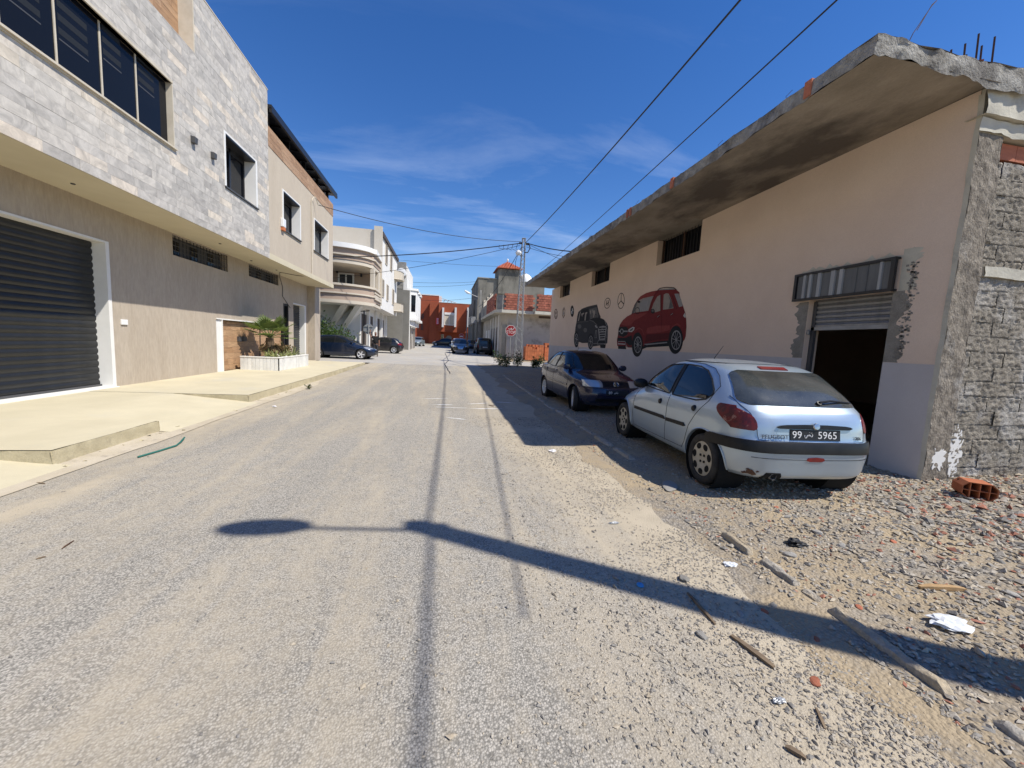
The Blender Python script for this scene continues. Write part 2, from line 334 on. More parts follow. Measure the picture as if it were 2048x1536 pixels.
def piece(name, me, loc, parent, rot=None, scl=None):
    """one small alike piece that shares its mesh; parent sits at a plain location"""
    o = bpy.data.objects.new(name, me); col.objects.link(o); o.parent = parent
    o.matrix_parent_inverse = parent_world(parent).inverted(); o.location = loc
    if rot: o.rotation_euler = rot
    if scl: o.scale = scl
    return o
def text_mesh(txt, size, m, name='lettering', depth=.002, spacing=1.):
    cu = bpy.data.curves.new('t', 'FONT'); cu.body = txt; cu.size = size; cu.align_x = 'CENTER'; cu.align_y = 'CENTER'; cu.extrude = depth; cu.space_character = spacing; cu.resolution_u = 3
    ob = bpy.data.objects.new('t', cu); col.objects.link(ob)
    dg = bpy.context.evaluated_depsgraph_get(); me = bpy.data.meshes.new_from_object(ob.evaluated_get(dg)); bpy.data.objects.remove(ob); bpy.data.curves.remove(cu)
    me.name = name; me.materials.clear(); me.materials.append(MATS[m]); return me
def wallbox(mb, x, face, depth, y0, y1, z0, z1): mb.box(x, x+depth*face, y0, y1, z0, z1)

def holed_wall(mb, a0, a1, z0, z1, holes, put):
    """rectangle [a0,a1]x[z0,z1] minus rectangular holes; put(mb, a, b, c, d) adds each solid piece"""
    As = sorted({a0, a1, *[h[0] for h in holes], *[h[1] for h in holes]}); As = [a for a in As if a0 <= a <= a1]
    for i in range(len(As)-1):
        a, b = As[i], As[i+1]; cuts = sorted([(h[2], h[3]) for h in holes if h[0] < b-1e-6 and h[1] > a+1e-6]); z = z0
        for c, d in cuts:
            if c > z+1e-6: put(mb, a, b, z, c)
            z = max(z, d)
        if z < z1-1e-6: put(mb, a, b, z, z1)

# ------------------------------------------------------------------ setting: terrain, streets, pavement
def sheet(name, x0, x1, y0, y1, z, m, nx=1, ny=20, fx=None, kind='structure'):
    mb = MB()
    def fn(u, v):
        y = y0+(y1-y0)*v; a, b = (fx(y) if fx else (x0, x1)); return (a+(b-a)*u, y, z+gz(y))
    mb.grid(fn, nx, ny); o = mb.build(name, m, clean=False); tag(o, kind=kind); return o
mb = MB()
ys = [-400, -60, -20, 0, 12, 20, 30, 45, 60, 75, 95, 400, 1500]; xs = [-1500, -300, -60, -20, 0, 20, 60, 300, 1500]
mb.add([(x, y, -.06+gz(y)) for y in ys for x in xs], [(j*9+i, j*9+i+1, (j+1)*9+i+1, (j+1)*9+i) for j in range(len(ys)-1) for i in range(8)])
tag(mb.build('ground', 'dirt', clean=False), kind='structure')
def wob(y, a, s, ph=0): return a*(math.sin(y*s+ph)+.6*math.sin(y*s*2.3+1.7+ph)+.35*math.sin(y*s*5.1+ph*2))
sheet('road', 0, 0, -12, 23.2, 0, 'asphalt', 6, 120, lambda y: (-4.15, 2.35+wob(y, .1, 1.1, 2)))
sheet('cross_street', -60, 60, 23.2, 30.5, 0, 'street_far', 4, 8)
sheet('far_street', -6.4, 4.6, 30.5, 96, .0, 'street_far', 2, 20)
# uneven gravelly verge on the right
mb = MB()
from mathutils import noise as MN
def verge_z(x, y):
    h = .02*MN.noise(Vector((x*1.3, y*1.3, 0)))+.012*MN.noise(Vector((x*4, y*4, 3)))
    ex = max(0, min(1, (x-2.0)/1.2)); x_ = x+.3*MN.noise(Vector((y*.9, 2.2, 0)))+.12*MN.noise(Vector((x*3, y*3.1, 0))); base = .024*min(1, max(0, (x_-1.9)/.5))+.035*ex*ex
    d = max(0, 1-math.hypot((x-8.6)/3.2, (y-2.6)/2.2)); base += .42*d*d       # rubble heap against the end wall
    return base+h*min(1, max(0, (x-2.1)/.5))+gz(y)
def vfn(u, v):
    x = 1.85+(16.-1.85)*(u**1.8); y = -6+(25.2+6)*v; return (x, y, verge_z(x, y)-.012)
mb.grid(vfn, 70, 150); tag(mb.build('verge', 'dirt', smooth=True, clean=False), kind='structure')
# thin patches of old repair and chalk marks on the road
def blob(cx, cy, rx, ry, n, j, seed, rot=0):
    q = random.Random(seed); P = []
    for k in range(n):
        t = 2*math.pi*k/n; r_ = 1+q.uniform(-j, j); x, y = rx*r_*math.cos(t), ry*r_*math.sin(t)
        P.append((cx+x*math.cos(rot)-y*math.sin(rot), cy+x*math.sin(rot)+y*math.cos(rot)))
    return P
def flat_poly(name, P, z, m, parent=None, **k):
    mb = MB(); tri = tessellate_polygon([[Vector((p[0], p[1], 0)) for p in P]])
    mb.add([(p[0], p[1], z+gz(p[1])) for p in P], [tuple(t) for t in tri]); return mb.build(name, m, parent, clean=True, **k)
road = bpy.data.objects['road']
for i, (cx, cy, a, b, ro) in enumerate([(.0, 9.6, .28, .03, .1), (.35, 9.2, .4, .025, -.1), (1.05, 9.15, .35, .03, .05), (.9, 9.9, .25, .03, .4), (1.6, 10.2, .3, .04, -.2), (-.2, 10.6, .3, .03, .2), (.3, 7.9, .22, .03, -.4)]):
    flat_poly('chalk_mark', blob(cx, cy, a, b, 14, .5, i+3, ro), .004, 'white_paint', road)
# cracks of the far crossing: thin dark tar lines
cs = bpy.data.objects['cross_street']
for pts in [[(890, 708), (897, 722), (889, 728), (903, 748)], [(889, 727), (905, 728), (930, 733), (985, 736)]]:
    P = [PG(x, y, gz(26)) for x, y in pts]; Q = []
    for a, b in zip(P[:-1], P[1:]):
        for k in range(8):
            p = a.lerp(b, k/8); Q.append((p.x+rng.uniform(-.02, .02), p.y))
    mb = MB()
    for (xa, ya), (xb, yb) in zip(Q[:-1], Q[1:]):
        w_ = .025; mb.add([(xa-w_, ya, gz(ya)+.006), (xa+w_, ya, gz(ya)+.006), (xb+w_, yb, gz(yb)+.006), (xb-w_, yb, gz(yb)+.006)], [(0, 1, 2, 3)])
    mb.build('crack', 'wire_black', cs, clean=False)

# left pavement: raised slabs with drive ramps between
PZ = .18
mb = MB()
def slab(y0, y1, n=24):
    def top(u, v):
        y = y0+(y1-y0)*v; xo = -4.21+.012*MN.noise(Vector((y*2.1, 3, 0))); return (-7.32+(xo+7.32)*u, y, PZ+.006*MN.noise(Vector((u*3, y*.8, 0))))
    mb.grid(top, 4, n)
slab(-2.5, 2.1); slab(4.93, 6.5); slab(9.28, 21.9, 60)
def ramp(y0, y1):
    def top(u, v):
        y = y0+(y1-y0)*v; x = -7.32+(7.32-4.02)*u; z = PZ-.002 if x < -5.7 else PZ-(PZ-.012)*(x+5.7)/1.68; return (x, y, z)
    mb.grid(top, 16, 10)
ramp(2.1, 4.93); ramp(6.5, 9.28)
mb.grid(lambda u, v: (-20+12.7*u, 21.0+.9*v, PZ), 2, 2)
pav = tag(mb.build('pavement', 'pavement', clean=False, smooth=True), kind='structure')
mb = MB()
def face(P0, P1, zt0, zt1, out, n=30):
    P0, P1 = Vector(P0), Vector(P1); o = Vector(out)
    def fn(u, v):
        p = P0.lerp(P1, u); zt = zt0+(zt1-zt0)*u; j = .014*MN.noise(Vector((p.x*3, p.y*3, v*2)))+.008*MN.noise(Vector((p.x*9, p.y*9, v*5)))
        z = -.03+(zt-.004+.03)*v; return (p.x+o.x*(j+.012+.02*(1-v)), p.y+o.y*(j+.012+.02*(1-v)), z)
    mb.grid(fn, n, 4)
for y0, y1 in ((-2.5, 2.1), (4.93, 6.5), (9.28, 21.9)): face((-4.215, y0-.028, 0), (-4.215, y1+.028, 0), PZ, PZ, (1, 0, 0), 60)
for y, s in ((4.93, -1), (6.5, 1), (9.28, -1), (2.1, 1)): face((-5.72, y, 0), (-4.188, y, 0), PZ, PZ, (0, s, 0), 14)
face((-14, 21.9, 0), (-4.2, 21.9, 0), PZ, PZ, (0, 1, 0), 30)
mb.build('kerb_face', 'pavement_edge', pav, clean=False, smooth=True)
mb = MB(); mb.grid(lambda u, v: ((-4.3+(.44+wob(-8+30.5*v, .02, 1.3))*u), -8+30.5*v, .008+.012*(1-u)), 3, 90); mb.build('gutter', 'gutter', pav, clean=False)
# crumbled lumps where the slab edge has broken away
mb = MB()
for k in range(46):
    yy = rng.choice([rng.gauss(4.95, .12), rng.gauss(6.4, .2), rng.gauss(8.9, .5), rng.uniform(5, 6.5), rng.uniform(9.5, 13)]); r_ = rng.uniform(.012, .035)
    c = Vector((-4.14+abs(rng.gauss(0, .07)), yy, r_*.3)); mb.add([c+Vector((rng.uniform(-1, 1), rng.uniform(-1, 1), rng.uniform(-.4, .7))).normalized()*r_ for _ in range(8)], [])
    o = len(mb.v)-8; mb.f += [(o, o+1, o+2), (o+2, o+3, o), (o+4, o+5, o+6), (o+6, o+7, o+4), (o, o+1, o+5), (o+1, o+2, o+6), (o+3, o+7, o+4)]
tag(mb.build('rubble', 'pavement_edge', pav, clean=False), kind='stuff')

# ------------------------------------------------------------------ left house (stone tiled upper floor over beige shop front)
house = empty('corner_house', (-7.3, 12, 0), 'beige house with grey stone tiled upper floor and black roller shutters', 'house')
XW, XF, SOF = -7.3, -6.05, 4.1
def putx(x0, x1):
    return lambda mb, a, b, c, d: mb.box(x0, x1, a, b, c, d)
gh = [(4.6, 10.06, .1, 3.33), (12.16, 14.87, 3.52, 4.06), (16.3, 18.93, 3.62, 4.06), (14.08, 19.42, .1, 1.9), (19.42, 20.0, .9, 2.9), (20.62, 22.3, .1, 3.0)]
mb = MB(); holed_wall(mb, -1, 23.6, .1, SOF, gh, putx(XW-.3, XW)); mb.box(XW-.29, XW-.1, 23.6, 23.601, .1, SOF); mb.build('ground_floor_wall', 'render_beige', house, clean=False)
mb = MB(); mb.box(XW, XW+.36, 22.62, 23.55, PZ-.05, SOF-.002); mb.build('pilaster', 'render_beige', house)
mb = MB(); mb.box(-16, XF-.004, -1, 22.88, SOF, SOF+.2); mb.build('soffit', 'soffit_cream', house)
# dark rooms behind openings
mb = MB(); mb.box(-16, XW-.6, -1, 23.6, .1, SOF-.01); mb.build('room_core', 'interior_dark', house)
# facade walls
fh = [(3.0, 10.23, 5.52, 6.87), (12.28, 14.05, 5.5, 6.88), (3.0, 11.1, 8.05, 9.6)]
mb = MB(); holed_wall(mb, -1, 14.95, SOF+.2, 9.53, [(-1.01+.01, 10.23, 5.52, 6.87), (12.28, 14.05, 5.5, 6.88), (-1, 11.1, 8.05, 9.53)], putx(XF-.4, XF)); mb.box(XF-.4, XF, -1, 14.95, SOF+.004, SOF+.2)
mb.build('facade_wall', 'render_beige_fine', house, clean=False)
bh = [(16.26, 18.0, 5.45, 6.82), (19.78, 21.9, 5.46, 6.84)]
mb = MB(); holed_wall(mb, 14.95, 22.88, SOF+.02, 8.5, bh, putx(XF-.45, XF-.05)); mb.box(-16, XF-.45, 22.6, 22.88, SOF+.02, 8.5); mb.box(-16, XF-.4, 14.75, 14.949, 8.4, 9.53)
mb.build('side_facade_wall', 'render_beige_fine', house, clean=False)
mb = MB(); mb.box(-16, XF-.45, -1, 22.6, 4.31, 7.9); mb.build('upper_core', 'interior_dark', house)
# stone tiles
def tile_rects(y0, y1, z0, z1, tw, th, holes, seed):
    q = random.Random(seed); out = []; row = 0; z = z0
    while z < z1-.01:
        zb = min(z+th, z1); y = y0-q.uniform(0, tw)
        while y < y1-.005:
            yb = y+tw; rects = [(max(y, y0), min(yb, y1), z, zb)]
            for h in holes:
                nr = []
                for a, b, c, d in rects:
                    if h[0] >= b or h[1] <= a or h[2] >= d or h[3] <= c: nr.append((a, b, c, d)); continue
                    if h[0] > a: nr.append((a, h[0], c, d))
                    if h[1] < b: nr.append((h[1], b, c, d))
                    aa, bb = max(a, h[0]), min(b, h[1])
                    if h[2] > c: nr.append((aa, bb, c, h[2]))
                    if h[3] < d: nr.append((aa, bb, h[3], d))
                rects = nr
            out += [r_ for r_ in rects if r_[1]-r_[0] > .03 and r_[3]-r_[2] > .02]; y = yb
        z = zb; row += 1
    return out
def lay_tiles(rects, x, thick, m, parent, name, limit=300, gap=.0025, key=None, seed=1):
    q = random.Random(seed); rects = sorted(rects, key=key) if key else rects
    for a, b, c, d in rects[:limit]:
        t_ = thick+q.uniform(-.0015, .002); mb = MB(); hy, hz = (b-a)/2-gap, (d-c)/2-gap
        e = .0015; mb.add([(0, -hy, -hz), (0, hy, -hz), (0, hy, hz), (0, -hy, hz), (t_-e*.5, -hy, -hz), (t_-e*.5, hy, -hz), (t_-e*.5, hy, hz), (t_-e*.5, -hy, hz), (t_, -hy+e, -hz+e), (t_, hy-e, -hz+e), (t_, hy-e, hz-e), (t_, -hy+e, hz-e)],
            [(0, 1, 5, 4), (1, 2, 6, 5), (2, 3, 7, 6), (3, 0, 4, 7), (4, 5, 9, 8), (5, 6, 10, 9), (6, 7, 11, 10), (7, 4, 8, 11), (8, 9, 10, 11)])
        me = mb.mesh(name, m); piece(name, me, (x, (a+b)/2, (c+d)/2), parent)
    rest = rects[limit:]
    if rest:
        mb = MB(); tones = []
        for a, b, c, d in rest:
            t_ = thick+q.uniform(-.0015, .002); mb.box(x, x+t_, a+gap, b-gap, c+gap, d-gap); tones += [q.random()]*6
        me = mb.mesh(name+'_field', m); at = me.attributes.new('tone', 'FLOAT', 'FACE'); at.data.foreach_set('value', tones)
        link(name+'_field', me, parent, kind='stuff')
wall_ = bpy.data.objects['facade_wall']
tr_ = tile_rects(4.6, 14.95, SOF, 9.53, .61, .17, [(3.0, 10.25, 5.46, 6.93), (12.25, 14.08, 5.44, 6.9), (3.0, 11.1, 8.05, 9.6)], 5)
lay_tiles(tr_, XF, .02, 'stone_tile', wall_, 'stone_tile', 300, .0012, key=lambda r_: math.hypot(r_[0]-6.4, (r_[2]-4.1)*.6))
# top recess clad in wood-look tiles
mb = MB(); mb.box(XF-.36, XF-.3, -1, 11.1, 8.05, 9.35); mb.build('recess_wall', 'cream_stone', house)
lay_tiles(tile_rects(5, 11.06, 8.06, 9.35, .9, .15, [], 9), XF-.3, .012, 'wood_tile', bpy.data.objects['recess_wall'], 'wood_tile', 300)
mb = MB(); mb.box(XF-.3, XF+.018, 11.06, 11.098, 8.05, 9.5); mb.build('recess_reveal', 'cream_stone', house)
mb = MB(); mb.box(XF-.41, XF+.03, 11.0, 14.98, 9.532, 9.56); mb.build('parapet_coping', 'cream_stone', house)
# wood tile strip of the side facade
sidew = bpy.data.objects['side_facade_wall']
lay_tiles(tile_rects(14.97, 22.88, 7.86, 8.5, .9, .16, [], 12), XF-.05, .015, 'wood_tile', sidew, 'wood_tile', 300)
mb = MB(); mb.box(-9, XF+.14, 14.96, 23.0, 8.98, 9.1); mb.box(XF+.06, XF+.15, 14.96, 23.0, 8.86, 9.0)
can = mb.build('roof_canopy', 'black_metal', house)
mb = MB()
for y in (15.6, 17.4, 19.2, 21.0, 22.6): mb.box(XF-.32, XF-.2, y-.06, y+.06, 8.5, 8.98)
for k in range(9): mb.box(-8.9, XF, 15.2+k*.9, 15.26+k*.9, 8.92, 8.975)
mb.build('canopy_frame', 'black_metal', can)
mb = MB(); mb.box(-8.5, -8.4, 14.96, 22.9, 8.4, 8.97); mb.build('terrace_screen', 'blind_dark', can)
# ribbon window
win = empty('ribbon_window', (XF, 7, 5.5), None, None); win.parent = house; win.matrix_parent_inverse = parent_world(house).inverted()
mb = MB(); mb.box(XF-.12, XF-.1, 4.0, 10.22, 5.53, 6.86); mb.build('pane', 'dark_glass', win)
for y in (5.3, 6.1, 6.92, 7.73, 8.56, 9.37):
    mb = MB(); mb.box(XF-.1, XF-.085, y-.014, y+.014, 5.54, 6.86); mb.build('mullion', 'cream_stone', win)
for i, (y0, y1, zz_) in enumerate([(5.4, 6.06, 6.0), (6.16, 6.78, 6.05), (6.98, 7.52, 6.02), (7.8, 8.32, 6.02), (8.63, 9.02, 6.28), (9.44, 9.86, 6.33)]):
    mb = MB(); mb.box(XF-.1, XF-.096, y0, y1, zz_, zz_+.02); mb.build('blind_rail', 'fixture_grey', win)
    mb = MB()
    for k in range(3): mb.box(XF-.1, XF-.098, y0, y1, zz_+.09+k*.2, zz_+.19+k*.2)
    mb.build('blind_band', 'blind_dark', win)
mb = MB(); mb.box(XF-.1, XF+.03, 4.0, 10.25, 6.87, 6.925); mb.box(XF-.1, XF+.024, 10.225, 10.25, 5.55, 6.87); mb.build('trim', 'cream_stone', win)
mb = MB(); mb.box(XF-.12, XF+.075, 4.0, 10.27, 5.49, 5.525); mb.box(XF-.12, XF+.04, 4.0, 10.25, 5.462, 5.489); mb.build('sill', 'cream_stone', win)
# deep windows
def deep_window(x, y0, y1, z0, z1, lit):
    e = empty('window', (x, (y0+y1)/2, z0), None, None); e.parent = house; e.matrix_parent_inverse = parent_world(house).inverted()
    d = .36
    mb = MB(); mb.box(x-d, x-d+.03, y0, y1, z0, z1); mb.build('pane', 'dark_glass' if not lit else 'grey_glass', e)
    mb = MB(); ym = (y0+y1)/2
    for a in (y0+.05, ym, y1-.06): mb.box(x-d+.03, x-d+.07, a-.04, a+.04, z0, z1)
    mb.box(x-d+.03, x-d+.07, y0, y1, z1-.16, z1-.02); mb.box(x-d+.03, x-d+.07, y0, y1, z0, z0+.07); mb.build('frame', 'black_metal', e)
    if lit:
        mb = MB()
        for k in range(7): mb.box(x-d+.032, x-d+.04, y0+.12+k*.1, y0+.16+k*.1, z0+.1, z1-.2)
        mb.build('curtain', 'white_paint', e)
    mb = MB(); mb.box(x-d, x+.035, y1-.04, y1+.06, z0-.01, z1+.0); mb.box(x-d, x+.033, y0-.04, y0+.03, z0-.01, z1); mb.box(x-d, x+.03, y0-.04, y1+.06, z1+.001, z1+.05); mb.build('reveal', 'white_paint', e)
    mb = MB(); mb.box(x-d+.07, x+.026, y0+.035, y1-.045, z1-.05, z1-.002); mb.build('shutter_box', 'black_metal', e)
    mb = MB(); mb.box(x-d, x+.06, y0-.05, y1+.09, z0-.05, z0-.011); mb.build('sill', 'fixture_grey', e)
deep_window(XF, 12.28, 14.05, 5.5, 6.88, False)
for a, b, c, d in bh: deep_window(XF-.05, a, b, c, d, a > 19)
# small things of the facade
for y in (10.87, 11.66):
    e = MB(); e.prism([(XF+.02, 5.93), (XF+.11, 5.93), (XF+.12, 6.07), (XF+.02, 6.09)], y-.055, y+.055, 'y'); e.build('wall_lamp', 'fixture_grey', house, bevel=.006)
for p in ((477, 678), (487, 678)):
    q = PX(*p, XW-.1); e = MB(); e.box(XW-.14, XW-.02, q.y-.09, q.y+.09, q.z-.09, q.z+.09); e.build('wall_lamp', 'fixture_grey', house, bevel=.006)
q = PX(563, 445, XF-.05); mb = MB(); mb.box(XF-.05, XF+.06, q.y-.1, q.y+.14, q.z-.16, q.z+.14); bx_ = mb.build('alarm_box', 'plastic_white', house, bevel=.015)
mb = MB(); mb.box(XF-.049, XF+.05, q.y-.08, q.y+.12, q.z-.28, q.z-.161); mb.build('lens', 'brick_orange', bx_)
q = PX(245, 645, XW); mb = MB(); mb.box(XW, XW+.03, q.y-.06, q.y+.12, q.z-.05, q.z+.07); mb.build('intercom', 'plastic_white', house, bevel=.006)
mb = MB(); mb.tube([(XF-.02, 19.4, 4.2), (XF-.02, 19.4, 7.45), (XF, 19.42, 7.6), (XF+.05, 19.5, 7.72), (XF+.08, 19.62, 7.75), (XF+.1, 19.75, 7.65), (XF+.12, 19.85, 7.5)], .022, 8); mb.build('conduit', 'cream_stone', house, smooth=True)
mb = MB(); mb.tube([(XF-.02, 19.4, 4.16), (XF-.3, 18.6, 4.07), (XF-.8, 17.9, 4.06), (XW+.03, 19.0, 4.0), (XW+.03, 19.3, 3.6), (XW+.04, 19.25, 3.2), (XW+.03, 20.15, 2.75)], .012, 6); mb.build('cable', 'wire_black', house)
for p in ((146, 367), (440, 487), (503, 521), (553, 540)):
    d_ = ray(*p); q = CP+d_*((SOF-CAM_H)/d_.z); mb = MB(); mb.lathe([(0, -.02), (.03, -.018), (.035, 0), (.0, .0)], 10, Matrix.Translation((q.x, q.y, SOF))); mb.build('ceiling_spot', 'fixture_grey', house)
# roller shutters
def slat_mesh(w_, h):
    mb = MB(); pr_ = [(0, 0), (.006, h*.08), (.022, h*.25), (.026, h*.5), (.022, h*.75), (.006, h*.92), (0, h)]
    n = len(pr_); mb.add([(x, -w_/2, z) for x, z in pr_]+[(x, w_/2, z) for x, z in pr_], [(i, i+1, n+i+1, n+i) for i in range(n-1)]); return mb.mesh('slat', 'dark_slat', smooth=True, sharp=R(60))
def shutter(y0, y1, z0, z1, n, parent_, name='roller_shutter', indiv=True):
    e = empty(name, (XW-.24, (y0+y1)/2, z0), None, None); e.parent = parent_; e.matrix_parent_inverse = parent_world(parent_).inverted()
    h = (z1-z0)/n; me = slat_mesh(y1-y0, h)
    if indiv:
        for k in range(n): piece('slat', me, (XW-.26, (y0+y1)/2, z0+k*h), e)
    else:
        mb = MB(); pr_ = [(0, 0), (.02, h*.3), (.024, h*.55), (.006, h*.95)]
        for k in range(n):
            for (xa, za), (xb, zb) in zip(pr_, pr_[1:]+[(0, h)]): mb.quad((XW-.26+xa, y0, z0+k*h+za), (XW-.26+xa, y1, z0+k*h+za), (XW-.26+xb, y1, z0+k*h+zb), (XW-.26+xb, y0, z0+k*h+zb))
        mb.build('slats', 'dark_slat', e, clean=False)
    mb = MB(); mb.box(XW-.29, XW-.27, y0, y1, z0, z1); mb.build('shutter_backing', 'black_metal', e)
    mb = MB(); mb.box(XW-.28, XW-.2, y0, y1, z0-.03, z0+.04); mb.build('bottom_bar', 'fixture_grey', e)
    return e
shutter(4.6, 10.0, .2, 3.33, 22, house); shutter(20.64, 22.12, .22, 3.0, 25, house, indiv=False)
mb = MB(); mb.box(XW-.3, XW+.014, 10.0, 10.09, .17, 3.36); mb.box(XW-.31, XW+.012, 4.5, 9.999, 3.32, 3.362); mb.build('door_surround', 'white_paint', house)
mb = MB(); mb.box(XW-.32, XW+.1, 4.5, 10.05, .12, .196); mb.build('threshold', 'white_paint', house)
mb = MB(); mb.box(XW-.3, XW+.014, 22.12, 22.31, .17, 3.02); mb.box(XW-.3, XW+.012, 20.6, 22.119, 2.98, 3.03); mb.build('door_surround', 'white_paint', house)
# grilled vents
for y0, y1, z0, z1 in ((12.16, 14.87, 3.52, 4.06), (16.3, 18.93, 3.62, 4.06)):
    e = empty('grilled_vent', (XW, (y0+y1)/2, z0), None, None); e.parent = house; e.matrix_parent_inverse = parent_world(house).inverted()
    mb = MB(); mb.box(XW-.26, XW-.22, y0, y1, z0, z1); mb.build('pane', 'fixture_grey', e)
    mb = MB()
    for k in range(3): mb.box(XW-.219, XW-.2, y0+.25+k*.85, y0+.6+k*.85, z0+.06, z1-.1)
    mb.build('opening', 'dark_glass', e)
    mb = MB()
    n = 17
    for k in range(n+1): mb.tube([(XW-.03, y0+(y1-y0)*k/n, z0), (XW-.03, y0+(y1-y0)*k/n, z1)], .009, 5)
    for k in range(5): mb.tube([(XW-.022, y0, z0+(z1-z0)*k/4), (XW-.022, y1, z0+(z1-z0)*k/4)], .009, 5)
    mb.build('grille', 'black_metal', e, clean=False)
# entrance clad in wood-look tiles
mb = MB(); mb.box(XW-.2, XW-.12, 14.08, 19.42, .12, 1.9); rw = mb.build('entrance_wall', 'wood_old', house)
lay_tiles(tile_rects(14.4, 19.4, .17, 1.86, .62, .2, [], 31), XW-.12, .012, 'wood_tile', rw, 'wood_tile', 300)
mb = MB(); mb.box(XW-.2, XW-.02, 14.1, 14.39, .17, 1.88); mb.box(XW-.2, XW+.02, 14.39, 14.43, .17, 1.9); mb.box(XW-.2, XW+.022, 14.08, 19.42, 1.901, 1.94); mb.build('entrance_surround', 'white_paint', house)
mb = MB(); mb.box(XW-.1, XW-.09, 17.3, 17.36, .17, 1.86); mb.build('gate_gap', 'black_metal', house)
mb = MB(); mb.box(XW-.15, XW-.1, 19.44, 19.98, .92, 2.88); nwin = mb.build('narrow_window', 'dark_glass', house)
mb = MB(); mb.box(XW-.1, XW+.01, 19.42, 19.5, .9, 2.9); mb.box(XW-.1, XW+.01, 19.9, 20.0, .9, 2.9); mb.box(XW-.1, XW+.008, 19.5, 19.9, 2.8, 2.9); mb.build('frame', 'black_metal', nwin)

# planter
pl = empty('planter', (-6.5, 16.8, PZ), 'long low planter clad in upright white marble strips by the wood entrance', 'planter')
PX0, PX1, PY0, PY1, PZ1 = -7.18, -5.9, 15.28, 18.3, .64
mb = MB(); mb.box(PX0, PX1, PY0, PY0+.1, PZ, PZ1); mb.box(PX1-.1, PX1, PY0, PY1, PZ, PZ1); mb.box(PX0, PX1, PY1-.1, PY1, PZ, PZ1); mb.build('planter_body', 'white_render', pl, clean=False)
mb = MB(); mb.box(PX0, PX1-.1, PY0+.1, PY1-.1, PZ+.1, PZ1-.05); mb.build('soil', 'pebble_white', pl)
mb = MB(); mb.box(PX0, PX1+.03, PY0-.03, PY0+.12, PZ1, PZ1+.03); mb.box(PX1-.12, PX1+.028, PY0+.121, PY1, PZ1, PZ1+.03); mb.build('coping', 'white_paint', pl, clean=False)
sm = MB().box(0, .012, -.058, .058, 0, PZ1-PZ-.003).mesh('strip', 'white_marble')
for k in range(25): piece('strip', sm, (PX1, PY0+.06+k*.121, PZ+.001), pl)
for k in range(10): piece('strip', sm, (PX0+.06+k*.125, PY0, PZ+.001), pl, (0, 0, -math.pi/2))

# ------------------------------------------------------------------ warehouse on the right
wh = empty('warehouse', (6.35, 12, 0), 'low pinkish beige workshop with painted cars on its wall and concrete roof slab', 'building')
WX, WY0, WY1, WT = 6.35, 3.97, 23.1, 4.96
wins = [(9.2, 11.27, 4.2, WT), (14.75, 16.65, 4.28, WT), (19.68, 21.42, 4.28, WT)]
door = (4.64, 5.95, -.1, 2.63)
mb = MB(); holed_wall(mb, WY0+.045, WY1, -.1, WT, [door]+wins, putx(WX, WX+.28)); mb.build('street_wall', 'warehouse_render', wh, clean=False)
mb = MB(); holed_wall(mb, WY0+.044, WY1-.001, -.09, 1.6, [(door[0]-.001, door[1]+.001, -.1, 1.7)], putx(WX-.005, WX+.01)); mb.build('painted_dado', 'warehouse_grey', wh, clean=False)
mb = MB(); mb.box(WX+.28, 16, WY1-.25, WY1, -.1, WT); mb.box(15.7, 16, WY0+.2, WY1-.25, -.1, WT); mb.build('rear_walls', 'warehouse_render', wh, clean=False)
mb = MB(); mb.box(WX+.28, 15.7, WY0+.2, WY1-.25, -.05, .03); mb.build('workshop_floor', 'cement_patch', wh)
# roof slab: rough cast edges
SX, SY, SZ0, SZ1 = 4.56, 3.86, 4.965, 5.16
def jit(p, a=.02): return Vector(p)+Vector((MN.noise(Vector(p)*3.1), MN.noise(Vector(p)*3.3+Vector((5, 0, 0))), MN.noise(Vector(p)*3.7+Vector((0, 7, 0)))))*a+Vector((MN.noise(Vector(p)*13), MN.noise(Vector(p)*13+Vector((5, 0, 0))), MN.noise(Vector(p)*12+Vector((0, 7, 0)))))*a*.6
mb = MB()
mb.grid(lambda u, v: jit((SX, SY+(22.6-SY)*u, SZ0+(SZ1-SZ0)*v), .03), 220, 4)
mb.grid(lambda u, v: jit((16.2-(16.2-SX)*u, SY, SZ0-.1*max(0, 1-abs(16.2-(16.2-SX)*u-6.3)/1.2)*(1-v)+(SZ1-SZ0)*v+.02*MN.noise(Vector((u*40, 0, 0)))), .045), 160, 5)
mb.grid(lambda u, v: jit((SX+(16.2-SX)*u, 22.6, SZ0+(SZ1-SZ0)*v), .03), 40, 2)
mb.grid(lambda u, v: jit((SX+(16.2-SX)*u, SY+(22.6-SY)*v, SZ1), .03), 40, 60)
slab_ = mb.build('roof_slab', 'concrete_edge', wh, clean=False, smooth=True, sharp=R(80))
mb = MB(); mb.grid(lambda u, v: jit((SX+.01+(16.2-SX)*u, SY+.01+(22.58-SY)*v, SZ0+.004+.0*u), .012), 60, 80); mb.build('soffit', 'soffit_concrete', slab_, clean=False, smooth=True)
bm_ = MB().box(-.02, .06, -.05, .05, -.1, .1).mesh('brick', 'brick_red')
for p in ((1617, 195), (1345, 372), (1256, 431), (1262, 425)):
    q = PX(p[0], p[1], SX); piece('brick', bm_, (SX-.012, q.y, SZ0+.11), slab_)
for p in ((1577, 190), (1440, 287), (1275, 398), (1180, 470)):
    q = PX(p[0], p[1], SX+.1); mb = MB(); mb.tube([(SX+.1, q.y, SZ1-.03), (SX+.08, q.y+.02, SZ1+.1), (SX+.12, q.y-.04, SZ1+.16)], .004, 4); mb.build('tie_wire', 'rust', slab_, clean=False)
